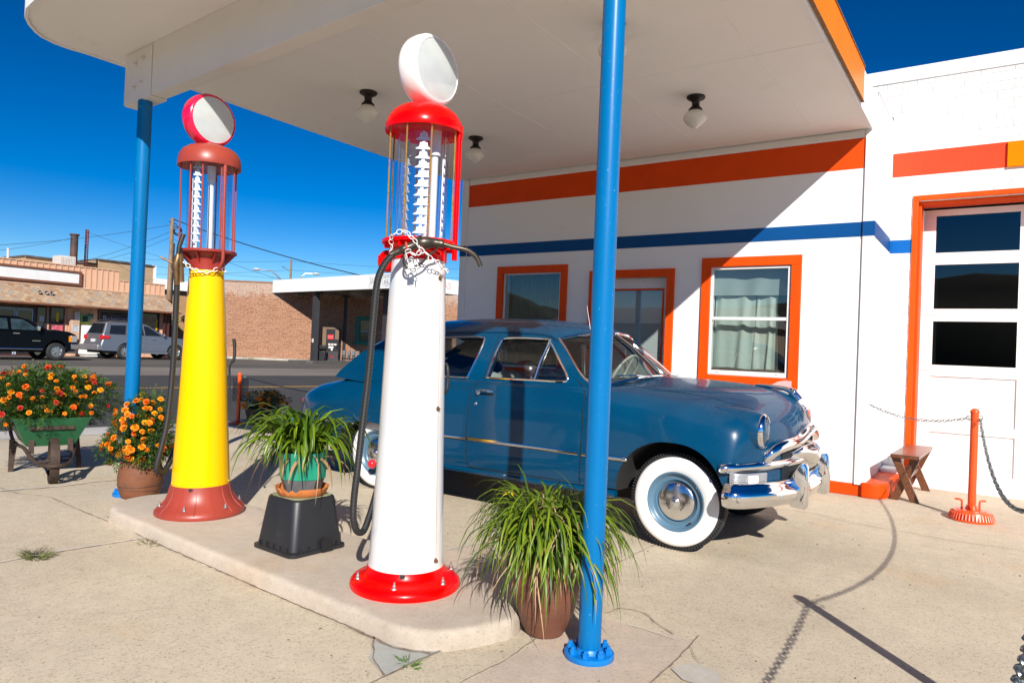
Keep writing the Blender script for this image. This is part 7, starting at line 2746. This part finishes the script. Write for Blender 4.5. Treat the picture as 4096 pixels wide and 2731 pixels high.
for pts in ([(py_(11.85), 1.32), (py_(11.95), 1.76), (py_(12.78), 1.78), (py_(12.80), 1.32)], [(py_(12.92), 1.31), (py_(12.92), 1.78), (py_(13.35), 1.76), (py_(13.55), 1.66), (py_(14.0), 1.31)]):
    mb = MB()
    flat(mb, pts, gl2, .012)
    mb.build('side_window', M('pickup glass', (0.03, 0.05, 0.055), 0.05, var=0.6, vs=3, spec=0.8), pk_)
mb = MB()
mb.add([(-.78, py_(14.38), 1.33), (.78, py_(14.38), 1.33), (.62, py_(13.58), 1.80), (-.62, py_(13.58), 1.80)], [(0, 1, 2, 3)])
mb.build('windscreen', v_glass, pk_, loc=(0, .012, .01))
for sg in (-1, 1):
    mb = MB()
    mb.box(sg*1.0, sg*.70, py_(15.25), py_(15.53), .82, 1.12)
    ho_ = mb.build('headlight', M('clear headlight', (0.45, 0.47, 0.5), 0.12, metal=0.5), pk_, bevel=.02)
    mb = MB()
    mb.box(sg*1.006, sg*.93, py_(15.18), py_(15.30), .84, 1.10)
    mb.build('turn_lens', M('amber lens', (0.75, 0.22, 0.01), 0.2), ho_)
mb = MB()
mb.box(-1.0, 1.0, py_(15.25), py_(15.66), .48, .78)
mb.build('front_bumper', chrome, pk_, bevel=.05)
mb = MB()
mb.box(-.95, .95, py_(15.2), py_(15.60), .32, .47)
mb.box(-.68, .68, py_(15.50), py_(15.56), .82, 1.15)
mb.build('valance', plastic_g, pk_)
mb = MB()
mb.tube([(1.02, py_(11.6), .50), (1.02, py_(14.1), .50)], .045, 8)
mb.build('side_step', chrome, pk_)
mb = MB()
mb.box(.985, 1.01, py_(12.95), py_(13.2), 1.13, 1.17)
mb.build('door_handle', chrome, pk_)
mb = MB()
mb.box(.985, .995, py_(13.7), py_(14.02), .83, .865)
mb.build('badge', chrome, pk_)
mb = MB()
mb.box(.98, 1.18, py_(13.80), py_(13.95), 1.28, 1.52)
mb.build('mirror', chrome, pk_, bevel=.04)
for y in (11.0, 14.69):
    for sg in (-1, 1):
        road_wheel(pk_, sg*.86, py_(y), .39, .28, sg, alloy)
mb = MB()
mb.box(-.85, .85, py_(9.9), py_(15.3), .35, .6)
mb.build('chassis', dark_under, pk_)

# ------------------------------------------------------------------ poles, wires, street lamps
pole_m = M('weathered timber pole', (0.24, 0.16, 0.10), 0.9, var=0.3, vs=2)
def utility(loc, h, label):
    p = thing('utility_pole', label, 'utility pole', loc)
    mb = MB()
    mb.tube([(0, 0, 0), (0, 0, h)], [.15, .11], 10)
    mb.build('pole', pole_m, p)
    return p
u1 = utility((-42.3, 24.0, 0), 8.55, 'timber utility pole with coiled cable at the end of the tan store')
mb = MB()
for k in range(5):
    mb.torus(.30-.03*k, .015, T(.15, .28, 7.8) @ RY(R(90+10*k)), 16, 4)
mb.tube([(0, -.2, 8.3), (0, .3, 8.2)], .03, 5)
mb.tube([(.16, .1, 0), (.16, .1, 7.0)], .05, 6)
mb.build('coiled_cable', black_rubber, u1)
u2 = utility((-66, 51.5, 0), 10.4, 'far timber utility pole behind the white fuel canopy')
mb = MB()
mb.tube([(0, 0, 9.0), (-.8, -.4, 9.5)], .04, 5)
mb.box(-.95, -.75, -.5, -.3, 9.48, 9.56)
mb.build('arm', steel, u2)
def street_lamp(base, hd_, label, h0):
    l = thing('street_lamp', label, 'street lamp', (base[0], base[1], 0))
    d = Vector((hd_[0]-base[0], hd_[1]-base[1], 0))
    mb = MB()
    mb.tube([(0, 0, 0), (0, 0, h0), (d.x*.35, d.y*.35, h0+(hd_[2]-h0)*.6), (d.x*.6, d.y*.6, hd_[2]-.02), (d.x, d.y, hd_[2])], [.09, .07, .05, .045, .04], 8)
    mb.build('pole', steel, l)
    mb = MB()
    dn = d.normalized()
    mb.ball((d.x+dn.x*.25, d.y+dn.y*.25, hd_[2]), .3, 12, 0, (1.0, 1.0, .32))
    mb.build('lamp_head', M('pale lamp head', (0.72, 0.72, 0.7), 0.4), l)
    return l
street_lamp((-47.5, 36.9), (-48.7, 35.0, 6.83), 'curved arm street lamp on the left behind the white fuel canopy', 5.6)
street_lamp((-47.2, 37.2), (-46.3, 38.3, 6.80), 'curved arm street lamp on the right behind the white fuel canopy', 5.9)
street_lamp((-37.9, 46.6), (-38.8, 46.1, 6.9), 'thin street lamp seen between the white pump and the station wall', 5.2)
wire_m = M('black wire', (0.012, 0.013, 0.016), 0.7)
def wire(label, a, b, sag, r=.010):
    mb = MB()
    P = catenary(a, b, sag, 20)
    c = P[10]
    mb.tube([p-c for p in P], r, 4)
    o = mb.build('overhead_wire', wire_m, loc=c, flip=False)
    tag(o, label, 'wire', 'overhead wires')
U = Vector((-42.3, 24.0, 0))
wire('upper wire rising over the tan store to the timber pole', (-44.5, 12.0, 5.1), U+Vector((0, 0, 8.15)), .3)
wire('middle wire rising over the tan store to the timber pole', (-46.5, 20.2, 5.4), U+Vector((0, 0, 7.75)), .15)
wire('third wire rising behind the store roof to the timber pole', (-47, 22.5, 6.0), U+Vector((0, 0, 7.4)), .1)
wire('thick wire sloping from the timber pole down past the yellow pump to the fuel canopy', U+Vector((0, 0, 8.5)), (-31.5, 33.5, 5.2), .35, .03)
wire('thin wire from the timber pole down to the stone building roof', U+Vector((0, 0, 7.3)), (-38.3, 30.6, 5.0), .2)
wire('far wire across the sky behind the fuel canopy, highest', (-80, 40, 9.6), (-66, 51.5, 10.2), .2, .013)
wire('far wire from the distant pole toward the station, highest', (-66, 51.5, 10.2), (-38, 74, 11.5), .6, .013)
wire('far wire from the distant pole toward the station, middle', (-66, 51.5, 9.2), (-38, 74, 10.4), .6, .013)
wire('far wire from the distant pole toward the station, lowest', (-66, 51.5, 8.2), (-38, 74, 9.3), .6, .013)
wire('far wire across the sky behind the fuel canopy, middle', (-85, 42, 8.2), (-66, 51.5, 9.2), .2, .013)
wire('far wire across the sky behind the fuel canopy, lowest', (-85, 42, 9.8), (-66, 51.5, 8.2), .3, .013)
wire('guy wire from the rusty chimney to the left', (-45.5, 19.85, 6.9), (-44, 14.5, 5.2), .1, .008)
wire('guy wire from the lattice mast to the right', (-46, 20.78, 7.4), (-47, 30, 6.2), .2, .008)

# ------------------------------------------------------------------ trees and hills
def leafy(name, label, loc, h, rad, n, seed, a, b_, size=.22, group=None):
    r = random.Random(seed)
    root = thing(name, label, 'tree', loc, 0, group)
    mb = MB()
    mb.tube([(0, 0, 0), (.05*h*.1, 0, h*.35), (0, .03*h, h*.7)], [.05*h*.6, .035*h*.6, .01*h], 8)
    for k in range(7):
        a_ = k*.9
        mb.tube([(0, 0, h*(.3+.05*k)), (rad*.6*math.cos(a_), rad*.6*math.sin(a_), h*(.5+.06*k))], [.02*h*.6, .005*h], 5)
    mb.build('trunk', pole_m, root)
    cl = [(Vector((r.gauss(0, .45)*rad, r.gauss(0, .45)*rad, h*r.uniform(.35, .95))), rad*r.uniform(.25, .45)) for _ in range(16)]
    mb = MB()
    for i in range(n):
        c, q = r.choice(cl)
        d = Vector((r.gauss(0, 1), r.gauss(0, 1), r.gauss(0, 1))).normalized()
        p = c+d*q*r.uniform(.5, 1.05)
        s = size*r.uniform(.5, 1.2)
        t = Vector((r.gauss(0, 1), r.gauss(0, 1), r.gauss(0, 1))).normalized()
        u = t.cross(d)
        mb.add([p-t*s*.5, p+u*s*.25, p+t*s*.5, p-u*s*.25], [(0, 1, 2, 3)])
    mb.build('crown', leaf_mat('tree leaf %d' % seed, a, b_, .6, .2), root, flip=False)
    return root
leafy('tree', 'yellow green tree seen between the white pump and the station corner', (-43.2, 53, 0), 4.7, 2.6, 1800, 61, (0.09, 0.11, 0.012), (0.26, 0.24, 0.03))
leafy('shrub', 'dark green shrub in the alley right of the tan store', (-45.2, 25.6, 0), 2.6, .9, 1500, 62, (0.015, 0.05, 0.012), (0.05, 0.12, 0.03), .18)
def hill(name, cx_, cy_, rx, ry, h, seed, m):
    r = random.Random(seed)
    mb = MB()
    nx, ny = 48, 26
    ph = [r.uniform(0, 6) for _ in range(8)]
    vs = []
    for j in range(ny+1):
        for i in range(nx+1):
            u, v = -1+2*i/nx, -1+2*j/ny
            q = max(0, 1-u*u)*max(0, 1-v*v)
            b = .6+.22*math.sin(u*5+ph[0])+.14*math.sin(u*11+ph[1]+v*3)+.08*math.sin(u*23+ph[2])+.05*math.sin(v*17+ph[3])
            vs.append((cx_+u*rx, cy_+v*ry, -1+h*q**.8*b+(r.uniform(-.01, .01)*h if q > 0 else 0)))
    mb.add(vs, [(j*(nx+1)+i, j*(nx+1)+i+1, (j+1)*(nx+1)+i+1, (j+1)*(nx+1)+i) for j in range(ny) for i in range(nx)])
    struct(name, mb, m, flip=False, ang=80)
hill_m = M('scrub covered hill', (0.055, 0.062, 0.038), 0.95, var=0.55, vs=0.06)
hill('hills', -560, 760, 420, 130, 42, 1, hill_m)
hill('hills', 300, -420, 620, 150, 78, 2, hill_m)
hill('hills', -500, -380, 420, 150, 80, 3, hill_m)
# buildings behind the viewer, seen only as reflections in glass and chrome
for (x, y, w, d, h, lb, c) in ((8, -34, 12, 8, 4.6, 'low white house across the street behind the viewer', (0.72, 0.71, 0.68)), (-22, -38, 16, 9, 5.2, 'low tan building across the street behind the viewer', (0.45, 0.33, 0.22)), (30, -30, 14, 10, 5, 'low brick building across the street behind the viewer', (0.36, 0.20, 0.13))):
    b_ = thing('house', lb, 'house', (x, y, 0))
    mb = MB()
    mb.box(-w/2, w/2, -d/2, d/2, 0, h*.7)
    mb.build('wall', M(lb, c, .8), b_)
    mb = MB()
    mb.add([(-w/2-.5, d/2+.5, h*.7), (w/2+.5, d/2+.5, h*.7), (w/2+.5, -d/2-.5, h*.7), (-w/2-.5, -d/2-.5, h*.7), (-w/2, 0, h), (w/2, 0, h)], [(0, 1, 5, 4), (3, 2, 5, 4), (0, 3, 4), (1, 2, 5), (0, 1, 2, 3)])
    mb.build('roof', M('grey roof', (0.25, 0.24, 0.23), .9), b_)
    for k in (-1, 0, 1):
        mb = MB()
        mb.box(k*w*.3-.6, k*w*.3+.6, d/2+.003, d/2+.03, h*.25, h*.52)
        mb.build('window', v_glass, b_)
